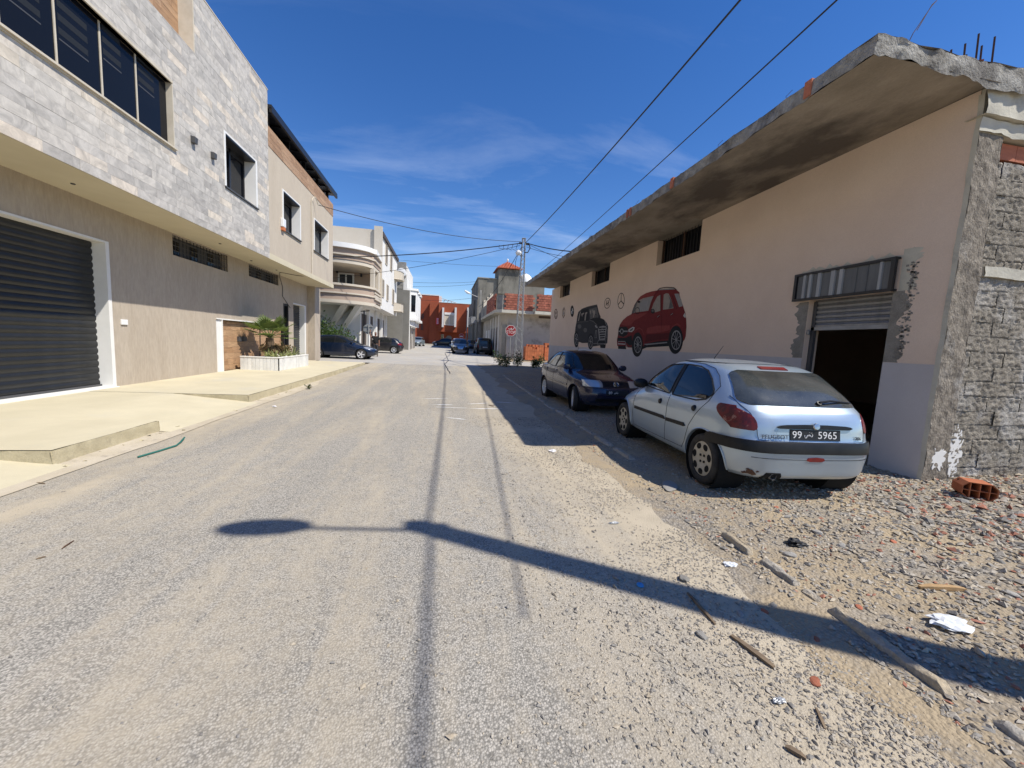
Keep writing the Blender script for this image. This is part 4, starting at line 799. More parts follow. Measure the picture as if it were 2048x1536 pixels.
def pch(tab):
    """monotone cubic through (x, y) pairs"""
    X = [p[0] for p in tab]; Y = [p[1] for p in tab]; n = len(X); d = [(Y[i+1]-Y[i])/(X[i+1]-X[i]) for i in range(n-1)]; m = [d[0]]+[0 if d[i-1]*d[i] <= 0 else 2*d[i-1]*d[i]/(d[i-1]+d[i]) for i in range(1, n-1)]+[d[-1]]
    def fn(x):
        if x <= X[0]: return Y[0]
        if x >= X[-1]: return Y[-1]
        i = 0
        while x > X[i+1]: i += 1
        h = X[i+1]-X[i]; t = (x-X[i])/h; a = t*t
        return Y[i]*(1+2*t)*(1-t)**2+h*m[i]*t*(1-t)**2+Y[i+1]*a*(3-2*t)+h*m[i+1]*a*(t-1)
    return fn
class Body:
    """car skin as a stack of rounded plan outlines; x forward, y left, z up"""
    def __init__(s, sp):
        s.xr = pch(sp['rear']); s.xf = pch(sp['front']); s.b = pch(sp['width']); s.nr = pch(sp.get('nr', [(0, 5), (2, 5)])); s.nf = pch(sp.get('nf', [(0, 4), (2, 4)])); s.z0 = sp['width'][0][0]; s.z1 = sp['width'][-1][0]; s.sp = sp
    def par(s, z): xr, xf = s.xr(z), s.xf(z); return (xr+xf)/2, (xf-xr)/2, s.b(z)
    def W(s, x, z):
        c, a, b = s.par(z); n = s.nf(z) if x > c else s.nr(z); u = min(1, abs((x-c)/a)); return b*(1-u**n)**(1/n)
    def XR(s, y, z): c, a, b = s.par(z); n = s.nr(z); u = min(1, abs(y/b)); return c-a*(1-u**n)**(1/n)
    def XF(s, y, z): c, a, b = s.par(z); n = s.nf(z); u = min(1, abs(y/b)); return c+a*(1-u**n)**(1/n)
    def pt(s, k, a, z, side=1):
        if k == 's': return Vector((a, side*s.W(a, z), z))
        if k == 'r': return Vector((s.XR(a, z), a, z))
        return Vector((s.XF(a, z), a, z))
    def nrm(s, k, a, z, side=1):
        e = .004; z_ = min(max(z, s.z0+.01), s.z1-.012)
        du = s.pt(k, a+e, z_, side)-s.pt(k, a-e, z_, side); dv = s.pt(k, a, z_+e, side)-s.pt(k, a, z_-e, side); n = du.cross(dv)
        if n.length < 1e-9: return Vector((0, 0, 1))
        n.normalize(); p = s.pt(k, a, z_, side); ref = Vector((p.x*.3, p.y, .15)) if k == 's' else Vector(((-1 if k == 'r' else 1), 0, .15))
        return n if n.dot(ref) > 0 else -n
    def corner(s, z, front): c, a, b = s.par(z); n = s.nf(z) if front else s.nr(z); u = .5**(1/n); return (c+(a*u if front else -a*u), b*u)
    def skin(s, nq=16):
        zs = []; tz = sorted({p[0] for t in ('rear', 'front', 'width') for p in s.sp[t]}); tz = [z for z in tz if s.z0 <= z <= s.z1]
        for a, b in zip(tz[:-1], tz[1:]):
            k = max(2, int((b-a)/.022)); zs += [a+(b-a)*i/k for i in range(k)]
        zs.append(s.z1); mb = MB(); m = 4*nq; V = []
        for z in zs:
            c, a, b = s.par(z); nr, nf = s.nr(z), s.nf(z)
            for k in range(m):
                ph = 2*math.pi*k/m; C, S_ = math.cos(ph), math.sin(ph); n = nf if C >= 0 else nr; q_ = (abs(C)**n+abs(S_)**n)**(1/n); V.append((c+a*C/q_, b*S_/q_, z))
        Fc = [(j*m+k, j*m+(k+1) % m, (j+1)*m+(k+1) % m, (j+1)*m+k) for j in range(len(zs)-1) for k in range(m)]
        Fc += [tuple(range(m))[::-1], tuple(range((len(zs)-1)*m, len(zs)*m))]
        mb.add(V, Fc); return mb
    def patch(s, poly, k, off, side=1, nu=10, nv=10, inset=.012, mb=None):
        """filled polygon (a, z) laid on the skin with a returned edge"""
        mb = mb or MB(); za, zb = min(p[1] for p in poly), max(p[1] for p in poly); rows = []
        for j in range(nv+1):
            z = za+(zb-za)*(j/nv*.998+.001); xs = []
            for (x1, z1), (x2, z2) in zip(poly, poly[1:]+poly[:1]):
                if (z1 <= z < z2) or (z2 <= z < z1): xs.append(x1+(x2-x1)*(z-z1)/(z2-z1))
            rows.append((min(xs), max(xs), z))
        V = []; m = nu+1
        for a, b, z in rows:
            for i in range(m): x = a+(b-a)*i/nu; V.append(s.pt(k, x, z, side)+s.nrm(k, x, z, side)*off)
        s._close(mb, V, m, nv+1, lambda i: s_in(V, i, m, nv+1), inset); return mb
    def _close(s, mb, V, m, r, fn, inset):
        Fc = [(j*m+i, j*m+i+1, (j+1)*m+i+1, (j+1)*m+i) for j in range(r-1) for i in range(m-1)]
        ring = list(range(m))+[j*m+m-1 for j in range(1, r)]+[(r-1)*m+i for i in range(m-2, -1, -1)]+[j*m for j in range(r-2, 0, -1)]
        cen = sum(V, Vector())/len(V); n = Vector()
        for f in Fc[::3]: n += (V[f[1]]-V[f[0]]).cross(V[f[3]]-V[f[0]])
        n.normalize()
        if n.dot(cen-Vector((0, 0, .5))) < 0: n = -n
        o = len(V); V2 = V+[V[i]-n*inset for i in ring]; k = len(ring)
        Fc += [(ring[i], ring[(i+1) % k], o+(i+1) % k, o+i) for i in range(k)]; mb.add(V2, Fc)
    def wrap(s, rows, front, off, side=1, ns=8, ne=8, inset=.015, mb=None):
        """light or bumper strip turning the corner: rows of (z, x on the side, y on the end)"""
        mb = mb or MB(); V = []; k = 'f' if front else 'r'
        for z, xs, ye in rows:
            cxx, cyy = s.corner(z, front); ye_ = ye
            for i in range(ns):
                x = xs+(cxx-xs)*i/ns; V.append(s.pt('s', x, z, side)+s.nrm('s', x, z, side)*off)
            for i in range(ne+1):
                y = side*(cyy+(ye_-cyy)*i/ne); V.append(s.pt(k, y, z)+s.nrm(k, y, z)*off)
        s._close(mb, V, ns+ne+1, len(rows), None, inset); return mb
    def line(s, P, k, side=1, r=.004, off=.0015, mb=None, n=5):
        mb = mb or MB(); Q = []
        for (a1, z1), (a2, z2) in zip(P[:-1], P[1:]):
            m = max(2, int(math.hypot(a2-a1, z2-z1)/.04))
            for i in range(m): t = i/m; a, z = a1+(a2-a1)*t, z1+(z2-z1)*t; Q.append(s.pt(k, a, z, side)+s.nrm(k, a, z, side)*off)
        a, z = P[-1]; Q.append(s.pt(k, a, z, side)+s.nrm(k, a, z, side)*off); mb.tube(Q, r, n); return mb
def s_in(*a): return None

def boolean_cut(me, cutters):
    ob = bpy.data.objects.new('t', me); col.objects.link(ob); tmp = []
    for c in cutters:
        co = bpy.data.objects.new('c', c); col.objects.link(co); tmp.append(co); md = ob.modifiers.new('b', 'BOOLEAN'); md.operation = 'DIFFERENCE'; md.solver = 'EXACT'; md.object = co
    dg = bpy.context.evaluated_depsgraph_get(); out = bpy.data.meshes.new_from_object(ob.evaluated_get(dg))
    bpy.data.objects.remove(ob)
    for c in tmp: bpy.data.objects.remove(c)
    return out
WHEELS = {}
def wheel_mesh(R_, w_, style):
    key = (R_, w_, style)
    if key in WHEELS: return WHEELS[key]
    mb = MB(); rr = R_*.70   # axis = local z, outer face at +z
    mb.lathe([(rr, -w_/2), (R_*.9, -w_/2), (R_*.975, -w_/2*.86), (R_, -w_/2*.6), (R_, -w_/2*.3), (R_*.985, -w_/2*.28), (R_*.985, -w_/2*.2), (R_, -w_/2*.18), (R_, w_/2*.18), (R_*.985, w_/2*.2), (R_*.985, w_/2*.28), (R_, w_/2*.3), (R_, w_/2*.6), (R_*.975, w_/2*.86), (R_*.9, w_/2), (R_*.78, w_/2*1.02), (rr, w_/2*.9), (rr*.97, w_/2*.6)], 40)
    ty = mb.mesh('tyre', 'tyre', smooth=True, sharp=R(50))
    mb = MB(); parts = []
    if style == 'cap':
        mb.lathe([(0, w_/2*.75), (.06, w_/2*.74), (rr*.45, w_/2*.86), (rr*.8, w_/2*.9), (rr*.97, w_/2*.82), (rr*1.0, w_/2*.6)], 36); rim = mb.mesh('rim', 'hubcap', smooth=True, sharp=R(60))
        for k in range(7):
            a = 2*math.pi*k/7; mb = MB(); P = [(math.cos(a)*(rr*.73+.034*math.cos(t))-math.sin(a)*.045*math.sin(t), math.sin(a)*(rr*.73+.034*math.cos(t))+math.cos(a)*.045*math.sin(t)) for t in [2*math.pi*i/14 for i in range(14)]]
            mb.prism(P, w_/2*.80, w_/2*.925, 'z'); parts.append(('vent_shade', mb.mesh('vent_shade', 'well_black')))  # raised black ovals stand in for the shade inside the cap's vents
        for k in range(4):
            a = 2*math.pi*k/4+.4; mb = MB(); mb.lathe([(.0, w_/2*.86), (.014, w_/2*.86), (.016, w_/2*.7)], 10, Matrix.Translation((.05*math.cos(a), .05*math.sin(a), 0))); parts.append(('bolt', mb.mesh('bolt', 'car_black')))
    else:
        ns = dict(five=5, multi=9, plain=8)[style]
        mb.lathe([(rr*.9, w_/2*.5), (rr*.96, w_/2*.9), (rr*1.01, w_/2*.92), (rr*1.01, w_/2*.5)], 36); mb.lathe([(0, w_/2*.82), (rr*.2, w_/2*.8), (rr*.24, w_/2*.5)], 18)
        for k in range(ns):
            a = 2*math.pi*k/ns; w1, w2 = (rr*.14, rr*.22) if ns == 5 else (rr*.06, rr*.08); M_ = Matrix.Rotation(a, 4, 'Z')
            mb.hexa([M_ @ Vector(p) for p in [(rr*.15, -w1, w_/2*.5), (rr*.95, -w2, w_/2*.6), (rr*.95, w2, w_/2*.6), (rr*.15, w1, w_/2*.5), (rr*.15, -w1*.8, w_/2*.8), (rr*.95, -w2*.8, w_/2*.86), (rr*.95, w2*.8, w_/2*.86), (rr*.15, w1*.8, w_/2*.8)]])
        rim = mb.mesh('rim', 'alloy', smooth=True, sharp=R(40)); mb = MB(); mb.lathe([(0, w_/2*.35), (rr*.99, w_/2*.4)], 30); parts.append(('spoke_gap_shade', mb.mesh('spoke_gap_shade', 'spoke_gap_dark')))  # dark disc behind the spokes, painting in the shade between them
    WHEELS[key] = (ty, rim, parts); return WHEELS[key]
def make_car(label, sp, loc, rz, paint, cat='car', group=None, name='parked_car', style='five', glass='car_glass', detail=2, steer=0.):
    root = empty(name, loc, label, cat, group, rz); B = Body(sp); ax_f, ax_r, R_, tr, tw = sp['wheels']
    def P(nm, mb, m, parent=root, smooth=True, sharp=None, **k): return mb.build(nm, m, parent, smooth=smooth, sharp=sharp, rel=True, **k)
    sk = B.skin(18 if detail > 1 else 12).mesh('body', paint, clean=True); cut = []
    for ax in (ax_f, ax_r):
        for s_ in (-1, 1):
            mb = MB(); mb.lathe([(0, -.26), (R_+.055, -.26), (R_+.055, .3), (0, .3)], 36, Matrix.Translation((ax, s_*(tr+.02), R_)) @ Matrix.Rotation(math.pi/2, 4, 'X')); cut.append(mb.mesh('c', 'well_black', clean=True))
    me = boolean_cut(sk, cut); me.name = 'body'
    me.polygons.foreach_set('use_smooth', [True]*len(me.polygons)); me.set_sharp_from_angle(angle=R(32)); body = link('body', me, root, rel=True)
    body.data.materials.clear(); body.data.materials.append(MATS[paint])
    for ax in (ax_f, ax_r):
        for s_ in (-1, 1):
            mb = MB(); mb.lathe([(0, -.22), (R_+.05, -.22), (R_+.05, .1)], 30, Matrix.Translation((ax, s_*(tr-.02), R_)) @ Matrix.Rotation(-s_*math.pi/2, 4, 'X')); P('wheel_well', mb, 'well_black')
            ty, rim, parts = wheel_mesh(R_, tw, style); wl = bpy.data.objects.new('wheel', None); col.objects.link(wl); wl.parent = root; wl.location = (ax, s_*tr, R_); wl.rotation_euler = (0, 0, steer if ax == ax_f else 0); wl.empty_display_size = .1
            rx = Matrix.Rotation(-s_*math.pi/2, 4, 'X') @ Matrix.Rotation(ax*1.7+s_, 4, 'Z')
            for nm, me_ in [('tyre', ty), ('rim', rim)]+(parts if detail > 1 or style != 'cap' else []):
                o = bpy.data.objects.new(nm, me_); col.objects.link(o); o.parent = wl; o.matrix_basis = rx
            if detail > 1:
                mb = MB(); n = 24   # arch lip
                Q = []
                for i in range(n+1):
                    t = math.pi*(-.02+1.04*i/n); x, z = ax+(R_+.06)*math.cos(t), R_+(R_+.06)*math.sin(t)
                    if z > B.z0+.02: Q.append(Vector((x, s_*(B.W(x, z)+.001), z)))
                mb.tube(Q, .009, 6); P('arch_lip', mb, paint)
    for w_ in sp['side_windows']:
        for s_ in (1, -1):
            fr = P('side_window', B.patch(w_, 's', .004, s_, 12, 10), glass)
            if detail > 1: P('seal', B.line(w_+[w_[0]], 's', s_, .008, .004), 'car_black', fr)
    if sp.get('pillar'):
        for w_ in sp['pillar']:
            for s_ in (1, -1): P('door_pillar', B.patch(w_, 's', .0025, s_, 4, 8, .008), 'car_black')
    P('windscreen', B.patch(sp['windscreen'], 'f', .004, 1, 16, 10), glass)
    P('rear_window', B.patch(sp['rear_window'], 'r', .008, 1, 28, 16), sp.get('rear_glass', glass))
    for s_ in (1, -1):
        P('headlight', B.wrap(sp['headlight'], True, .006, s_), 'lamp_clear'); P('tail_light', B.wrap(sp['tail_light'], False, .006, s_), sp.get('tail_mat', 'lamp_red') if s_ == 1 else 'lamp_red')
        mx_, mz = sp['mirror']; W_ = B.W(mx_, mz); mb = MB(); mb.lathe([(0, -.055), (.06, -.05), (.085, -.01), (.08, .03), (.05, .055), (0, .06)], 14, Matrix.Translation((mx_, s_*(W_+.11), mz+.03)) @ Matrix.Rotation(-math.pi/2, 4, 'Y') @ Matrix.Diagonal((.9, 1.25, 1, 1))); mb.box(mx_-.03, mx_+.03, s_*(W_-.03), s_*(W_+.09), mz-.015, mz+.02); P('mirror', mb, sp.get('mirror_mat', paint))
    if detail > 1 or sp.get('seams'):
        for s_ in (1, -1):
            for ln in sp.get('seams', []): P('door_seam', B.line(ln, 's', s_, .0035, .0), 'car_black')
            for hx, hz in sp.get('handles', []):
                mb = MB(); W_ = B.W(hx, hz); mb.lathe([(0, .022), (.03, .018), (.04, 0), (.04, -.02)], 14, Matrix.Translation((hx, s_*W_, hz)) @ Matrix.Rotation(-s_*math.pi/2, 4, 'X') @ Matrix.Diagonal((1.5 if sp.get('long_handle') else 1, .6 if sp.get('long_handle') else 1, 1, 1))); P('door_handle', mb, sp.get('handle_mat', 'car_black'))
    for nm, kind, arg, m in sp.get('extra', []):
        if kind == 'r' or kind == 'f': P(nm, B.patch(arg[0], kind, arg[1], 1, 14, 6, arg[2] if len(arg) > 2 else .02), m)
        elif kind == 's':
            for s_ in (1, -1): P(nm, B.patch(arg[0], 's', arg[1], s_, 14, 4, .02), m)
        elif kind == 'wrapr' or kind == 'wrapf':
            mb = MB()
            for s_ in (1, -1): B.wrap(arg[0], kind == 'wrapf', arg[1], s_, 8, 12, .03, mb)
            P(nm, mb, m)
        elif kind == 'lr': P(nm, B.line(arg[0], 'r', 1, arg[1], arg[2]), m)
        elif kind == 'lf': P(nm, B.line(arg[0], 'f', 1, arg[1], arg[2]), m)
    root['_body'] = 0; del root['_body']
    return root, B, P
def on_end(me, B, kind, y, z, off, root, name, tilt=None):
    """stand a flat lettering mesh on the rear or front skin"""
    n = B.nrm(kind, y, z); p = B.pt(kind, y, z)+n*off; xax = Vector((0, -1, 0)) if kind == 'r' else Vector((0, 1, 0))
    if abs(n.y) > .02: xax = (xax-n*xax.dot(n)).normalized()
    zax = n; yax = zax.cross(xax); M_ = Matrix((xax, yax, zax)).transposed().to_4x4(); M_.translation = p
    o = bpy.data.objects.new(name, me); col.objects.link(o); o.parent = root; o.matrix_basis = M_; return o
def stroke_text(paths, r_, m, name='lettering'):
    mb = MB()
    for P in paths: mb.tube([(x, y, 0) for x, y in P], r_, 5)
    return mb.mesh(name, m)
# word for the country on the plates, written right to left as joined strokes (unit height)
ARAB = [[(1.55, .2), (1.6, -.05), (1.45, -.25), (1.2, -.25), (1.05, -.05), (1.0, .12), (.95, -.08), (.8, -.12), (.7, 0), (.68, .2), (.66, -.05), (.5, -.1), (.4, .1), (.36, -.05), (.2, -.1), (.1, .1), (.05, -.1), (-.1, -.45), (-.4, -.5), (-.6, -.2), (-.55, .05)], [(1.15, .45), (1.2, .45)], [(1.4, .45), (1.45, .45)], [(.68, .5), (.72, .5)]]
QIF = [[(.9, .28), (1.0, .4), (1.12, .28), (1.0, .16), (.9, .22), (.9, .0), (.6, -.08), (-.6, -.08), (-.85, .0), (-.9, .15)], [(-.02, -.06), (-.06, .18), (.08, .28), (.16, .16), (.04, .06)], [(.02, .5), (.06, .5)], [(.9, .58), (.93, .58)], [(1.05, .58), (1.08, .58)]]

# silver hatchback, the nearest car
H206 = dict(
    rear=[(.245, -1.79), (.29, -1.835), (.38, -1.85), (.50, -1.865), (.60, -1.855), (.66, -1.825), (.80, -1.80), (.92, -1.745), (1.02, -1.63), (1.12, -1.51), (1.22, -1.37), (1.31, -1.22), (1.345, -1.12), (1.375, -1.02), (1.40, -.80), (1.42, -.50), (1.43, -.30)],
    front=[(.245, 1.85), (.32, 1.94), (.45, 1.97), (.55, 1.955), (.64, 1.88), (.72, 1.70), (.80, 1.47), (.87, 1.22), (.94, .95), (1.0, .84), (1.10, .68), (1.20, .52), (1.30, .33), (1.36, .18), (1.40, .02), (1.42, -.14), (1.43, -.22)],
    width=[(.245, .775), (.285, .803), (.40, .822), (.58, .828), (.75, .822), (.86, .80), (.93, .772), (1.02, .735), (1.12, .69), (1.22, .64), (1.32, .585), (1.36, .555), (1.39, .50), (1.41, .42), (1.424, .28), (1.43, .06)],
    nr=[(0, 5.6), (.6, 5.6), (.9, 5.2), (1.1, 5.4), (1.3, 5.4), (1.38, 4.0), (1.43, 2.6)], nf=[(0, 3.6), (.7, 3.2), (.9, 3.6), (1.1, 5), (1.3, 5), (1.38, 3.4), (1.43, 2.6)], wheels=(1.22, -1.225, .29, .715, .18),
    side_windows=[[(.70, .955), (.42, 1.15), (.22, 1.27), (.12, 1.305), (-.26, 1.335), (-.30, .93)], [(-.385, .925), (-.345, 1.335), (-.66, 1.325), (-.86, 1.285), (-1.02, 1.20), (-1.17, 1.08), (-1.19, 1.03), (-1.12, .965), (-.95, .93)]],
    pillar=[[(-.30, .925), (-.26, 1.34), (-.345, 1.34), (-.385, .92)]],
    windscreen=[(-.60, .98), (.60, .98), (.52, 1.32), (-.52, 1.32)], rear_window=[(-.58, .985), (.58, .985), (.635, 1.02), (.625, 1.07), (.54, 1.29), (.45, 1.318), (-.45, 1.318), (-.54, 1.29), (-.625, 1.07), (-.635, 1.02)], rear_glass='car_glass_dusty',
    headlight=[(.60, 1.62, .42), (.66, 1.48, .46), (.72, 1.38, .52), (.76, 1.34, .60)], tail_light=[(.735, -1.585, .60), (.75, -1.57, .575), (.775, -1.535, .57), (.805, -1.48, .57), (.835, -1.43, .575), (.865, -1.385, .585), (.895, -1.355, .61), (.92, -1.34, .645), (.945, -1.345, .685), (.96, -1.37, .71)], tail_mat='lamp_red_peeled',
    mirror=(.60, .95), mirror_mat='car_black', handles=[(-.14, .80), (-.98, .835)],
    seams=[[(-.345, .92), (-.36, .60), (-.35, .30)], [(-1.22, 1.13), (-1.18, .95), (-1.06, .80), (-.93, .62), (-.86, .40), (-.80, .32)], [(.72, .93), (.78, .75), (.78, .5), (.74, .30)], [(.74, .30), (-.80, .32)], [(-1.22, 1.13), (-1.1, 1.24), (-.95, 1.32), (-.7, 1.36), (-.2, 1.375), (.1, 1.35), (.30, 1.28)]],
    extra=[('side_trim', 's', ([(.70, .565), (.70, .615), (-.28, .625), (-.34, .60), (-.34, .57)], .012), 'car_black'), ('side_trim', 's', ([(-.375, .57), (-.375, .625), (-.82, .63), (-.86, .60), (-.82, .575)], .012), 'car_black'),
           ('bumper_strip', 'wrapr', ([(.525, -1.36, 0), (.54, -1.30, 0), (.58, -1.28, 0), (.62, -1.30, 0), (.635, -1.36, 0)], .018), 'car_black'), ('bumper_strip', 'wrapf', ([(.44, 1.50, 0), (.50, 1.48, 0), (.54, 1.5, 0)], .014), 'car_black'),
           ('brake_light', 'r', ([(-.16, 1.336), (.16, 1.336), (.16, 1.362), (-.16, 1.362)], .012), 'lamp_red'), ('plate_recess', 'r', ([(-.33, .665), (.33, .665), (.40, .72), (.38, .775), (-.38, .775), (-.40, .72)], .001, .002), 'paint_silver'), ('grip_bar', 'r', ([(-.40, .785), (-.36, .772), (.36, .772), (.40, .785), (.36, .806), (.12, .815), (-.12, .815), (-.36, .806)], .022), 'car_black'), ('plate', 'r', ([(-.265, .658), (.265, .658), (.265, .768), (-.265, .768)], .010), 'plate_black'),
           ('fog_light', 'r', ([(-.10, .462), (-.06, .448), (.06, .448), (.10, .462), (.08, .488), (.0, .495), (-.08, .488)], .006), 'lamp_red'), ('hatch_seam', 'lr', ([(-.66, 1.05), (-.64, .97), (-.60, .90), (-.575, .80), (-.57, .70), (-.56, .648), (0, .64), (.56, .648), (.57, .70), (.575, .80), (.60, .90), (.64, .97), (.66, 1.05)], .003, 0.), 'car_black'), ('bumper_crease', 'lr', ([(-.62, .47), (0, .465), (.62, .47)], .003, .0), 'car_black'),
           ('exhaust_notch', 'r', ([(.30, .25), (.50, .25), (.47, .315), (.33, .315)], .006), 'well_black'), ('roof_seal', 's', ([(.1, 1.372), (.1, 1.384), (-.9, 1.392), (-.9, 1.38)], .004), 'car_black')])
carA = PG(1400, 975); rzA = R(92.5)
c206, B206, P206 = make_car('dusty silver blue hatchback parked by the open workshop door', H206, (4.0, 5.13, .055), R(86.5), 'paint_silver', style='cap', glass='car_glass', name='parked_car')
c206.scale = (.965, 1.1, 1.035)
on_end(text_mesh('99', .105, 'plate_char', depth=.001), B206, 'r', .198, .712, .0125, c206, 'plate_digits'); on_end(text_mesh('5965', .105, 'plate_char', depth=.001), B206, 'r', -.125, .712, .0125, c206, 'plate_digits')
on_end(stroke_text([[(x*.038, y*.055) for x, y in p] for p in ARAB], .0042, 'plate_char', 'plate_word'), B206, 'r', .096, .712, .0125, c206, 'plate_word')
on_end(text_mesh('PEUGEOT', .056, 'chrome_dark', depth=.002, spacing=1.1), B206, 'r', .42, .686, .012, c206, 'maker_lettering'); on_end(text_mesh('206', .05, 'chrome_dark', depth=.002), B206, 'r', -.47, .686, .012, c206, 'type_lettering')
mb = MB(); mb.lathe([(0, .012), (.03, .01), (.036, 0)], 16); on_end(mb.mesh('badge', 'chrome', smooth=True), B206, 'r', 0, .80, .022, c206, 'badge')
p0 = B206.pt('r', -.14, 1.01)+B206.nrm('r', -.14, 1.01)*.03; p1 = B206.pt('r', -.54, 1.02)+B206.nrm('r', -.54, 1.02)*.02; mb = MB(); mb.tube([p0, p0.lerp(p1, .3)+Vector((-.012, 0, .02)), p1], [.014, .011, .007], 8); mb.tube([p0+Vector((.02, 0, -.02)), p0], .025, 10); P206('wiper', mb, 'car_black')
mb = MB(); mb.tube([(-.1, .1, 1.425), (-.38, .16, 1.60)], [.006, .003], 6); P206('antenna', mb, 'car_black')
mb = MB(); mb.tube([(-1.70, .40, .275), (-1.84, .40, .275)], .032, 14, cap=False); mb.lathe([(0, 0), (.03, 0)], 14, Matrix.Translation((-1.80, .4, .275)) @ Matrix.Rotation(math.pi/2, 4, 'Y')); P206('exhaust_pipe', mb, 'steel_grey')
mb = MB()
for k, (y, z, r_) in enumerate([(.60, .31, .022), (.575, .29, .016), (.63, .295, .013), (.545, .32, .01), (.62, .335, .009)]):
    P_ = blob(y, z, r_*1.5, r_, 11, .35, 60+k)
    pp = [B206.pt('r', a, b_)+B206.nrm('r', a, b_)*.003 for a, b_ in P_]; mb.add(pp, [tuple(range(len(pp)))])
P206('rust_spot', mb, 'rust')

# dark blue saloon facing the camera
POLO = dict(
    rear=[(.20, -2.02), (.30, -2.14), (.45, -2.18), (.58, -2.16), (.72, -2.12), (.86, -2.08), (.95, -1.98), (.985, -1.75), (1.0, -1.60), (1.10, -1.42), (1.22, -1.18), (1.32, -.92), (1.37, -.70), (1.405, -.45), (1.415, -.30)],
    front=[(.20, 1.80), (.32, 1.90), (.46, 1.93), (.56, 1.91), (.66, 1.86), (.74, 1.79), (.80, 1.60), (.86, 1.30), (.91, 1.0), (.96, .86), (1.06, .70), (1.18, .50), (1.29, .30), (1.36, .12), (1.40, -.05), (1.415, -.2)],
    width=[(.20, .74), (.28, .80), (.42, .815), (.60, .82), (.78, .812), (.88, .79), (.95, .765), (1.05, .72), (1.18, .66), (1.30, .60), (1.35, .565), (1.38, .50), (1.40, .38), (1.415, .06)],
    nr=[(0, 4.5), (.9, 5), (1.1, 5), (1.3, 4.5), (1.415, 2.6)], nf=[(0, 4.8), (.7, 4.6), (.85, 4.2), (1.1, 5), (1.3, 5), (1.415, 2.6)], wheels=(1.21, -1.23, .285, .70, .18),
    side_windows=[[(.74, .97), (.44, 1.17), (.20, 1.31), (.14, 1.325), (-.24, 1.34), (-.26, .95)], [(-.33, .95), (-.31, 1.34), (-.70, 1.33), (-.86, 1.27), (-1.08, .98)], [(-1.14, .985), (-.93, 1.25), (-1.05, 1.2), (-1.32, 1.0)]], pillar=[[(-.26, .95), (-.24, 1.34), (-.31, 1.34), (-.33, .95)]],
    windscreen=[(-.64, .955), (.64, .955), (.545, 1.325), (-.545, 1.325)], rear_window=[(-.58, 1.02), (.58, 1.02), (.5, 1.30), (-.5, 1.30)],
    headlight=[(.625, 1.66, .34), (.65, 1.62, .33), (.72, 1.58, .33), (.765, 1.56, .35)], tail_light=[(.62, -1.9, .45), (.72, -1.86, .45), (.86, -1.84, .45)], mirror=(.62, .97), mirror_mat='paint_navy', handles=[(-.1, .86), (-.98, .87)], handle_mat='paint_navy', long_handle=True,
    seams=[[(-.30, .94), (-.32, .6), (-.31, .32)], [(-1.12, .97), (-1.05, .8), (-.92, .6), (-.86, .34)], [(.80, .93), (.84, .7), (.8, .32)], [(.8, .32), (-.86, .34)]],
    extra=[('side_trim', 's', ([(.80, .55), (.80, .60), (-.86, .61), (-.86, .56)], .012), 'paint_navy'), ('grille', 'f', ([(-.32, .63), (.32, .63), (.31, .75), (-.31, .75)], .004), 'car_black'), ('bumper_gap', 'f', ([(-.5, .30), (.5, .30), (.48, .38), (-.48, .38)], .004), 'car_black'), ('plate', 'f', ([(-.26, .455), (.26, .455), (.26, .565), (-.26, .565)], .014), 'plate_black'), ('indicator', 'wrapf', ([(.63, 1.60, .52), (.69, 1.57, .52), (.75, 1.55, .53)], .009), 'lamp_clear'),
           ('bonnet_seam', 'lf', ([(-.60, .93), (-.56, .80), (-.36, .765), (.36, .765), (.56, .80), (.60, .93)], .003, 0.), 'car_black'), ('bumper_seam', 'lf', ([(-.70, .60), (-.35, .61), (.35, .61), (.70, .60)], .004, 0.), 'car_black')])
cpolo, BP, PP = make_car('dark blue saloon parked nose towards the silver hatchback', POLO, (3.9, 10.2, .05), R(-88), 'paint_navy', style='plain', steer=R(-14))
cpolo.scale = (1, 1.02, 1.035)
for k in range(4):
    z = .648+k*.026; PP('grille_bar', BP.line([(-.31, z), (.31, z)], 'f', 1, .005, .006), 'paint_navy')
mb = MB(); mb.lathe([(.058, 0), (.064, .006), (.07, 0)], 24); mb.tube([(-.03, .05, .004), (-.01, 0, .004), (0, .025, .004), (.01, 0, .004), (.03, .05, .004)], .005, 5); mb.tube([(-.045, .03, .004), (-.018, -.05, .004), (0, -.005, .004), (.018, -.05, .004), (.045, .03, .004)], .005, 5); on_end(mb.mesh('badge', 'chrome'), BP, 'f', 0, .69, .012, cpolo, 'badge')
on_end(text_mesh('89', .09, 'plate_char', depth=.001), BP, 'f', -.165, .51, .0165, cpolo, 'plate_digits'); on_end(stroke_text([[(x*.04, y*.05) for x, y in p] for p in ARAB], .004, 'plate_char', 'plate_word'), BP, 'f', -.05, .51, .0165, cpolo, 'plate_word')
mb = MB(); mb.tube([(-.62, .0, 1.40), (-.80, .0, 1.68)], [.006, .003], 6); PP('antenna', mb, 'car_black')
mb = MB(); mb.tube([(-.1, .18, 1.405), (-.14, .1, 1.42), (-.12, -.05, 1.425), (-.14, -.2, 1.415)], .012, 6); PP('roof_sticker', mb, 'sign_white')

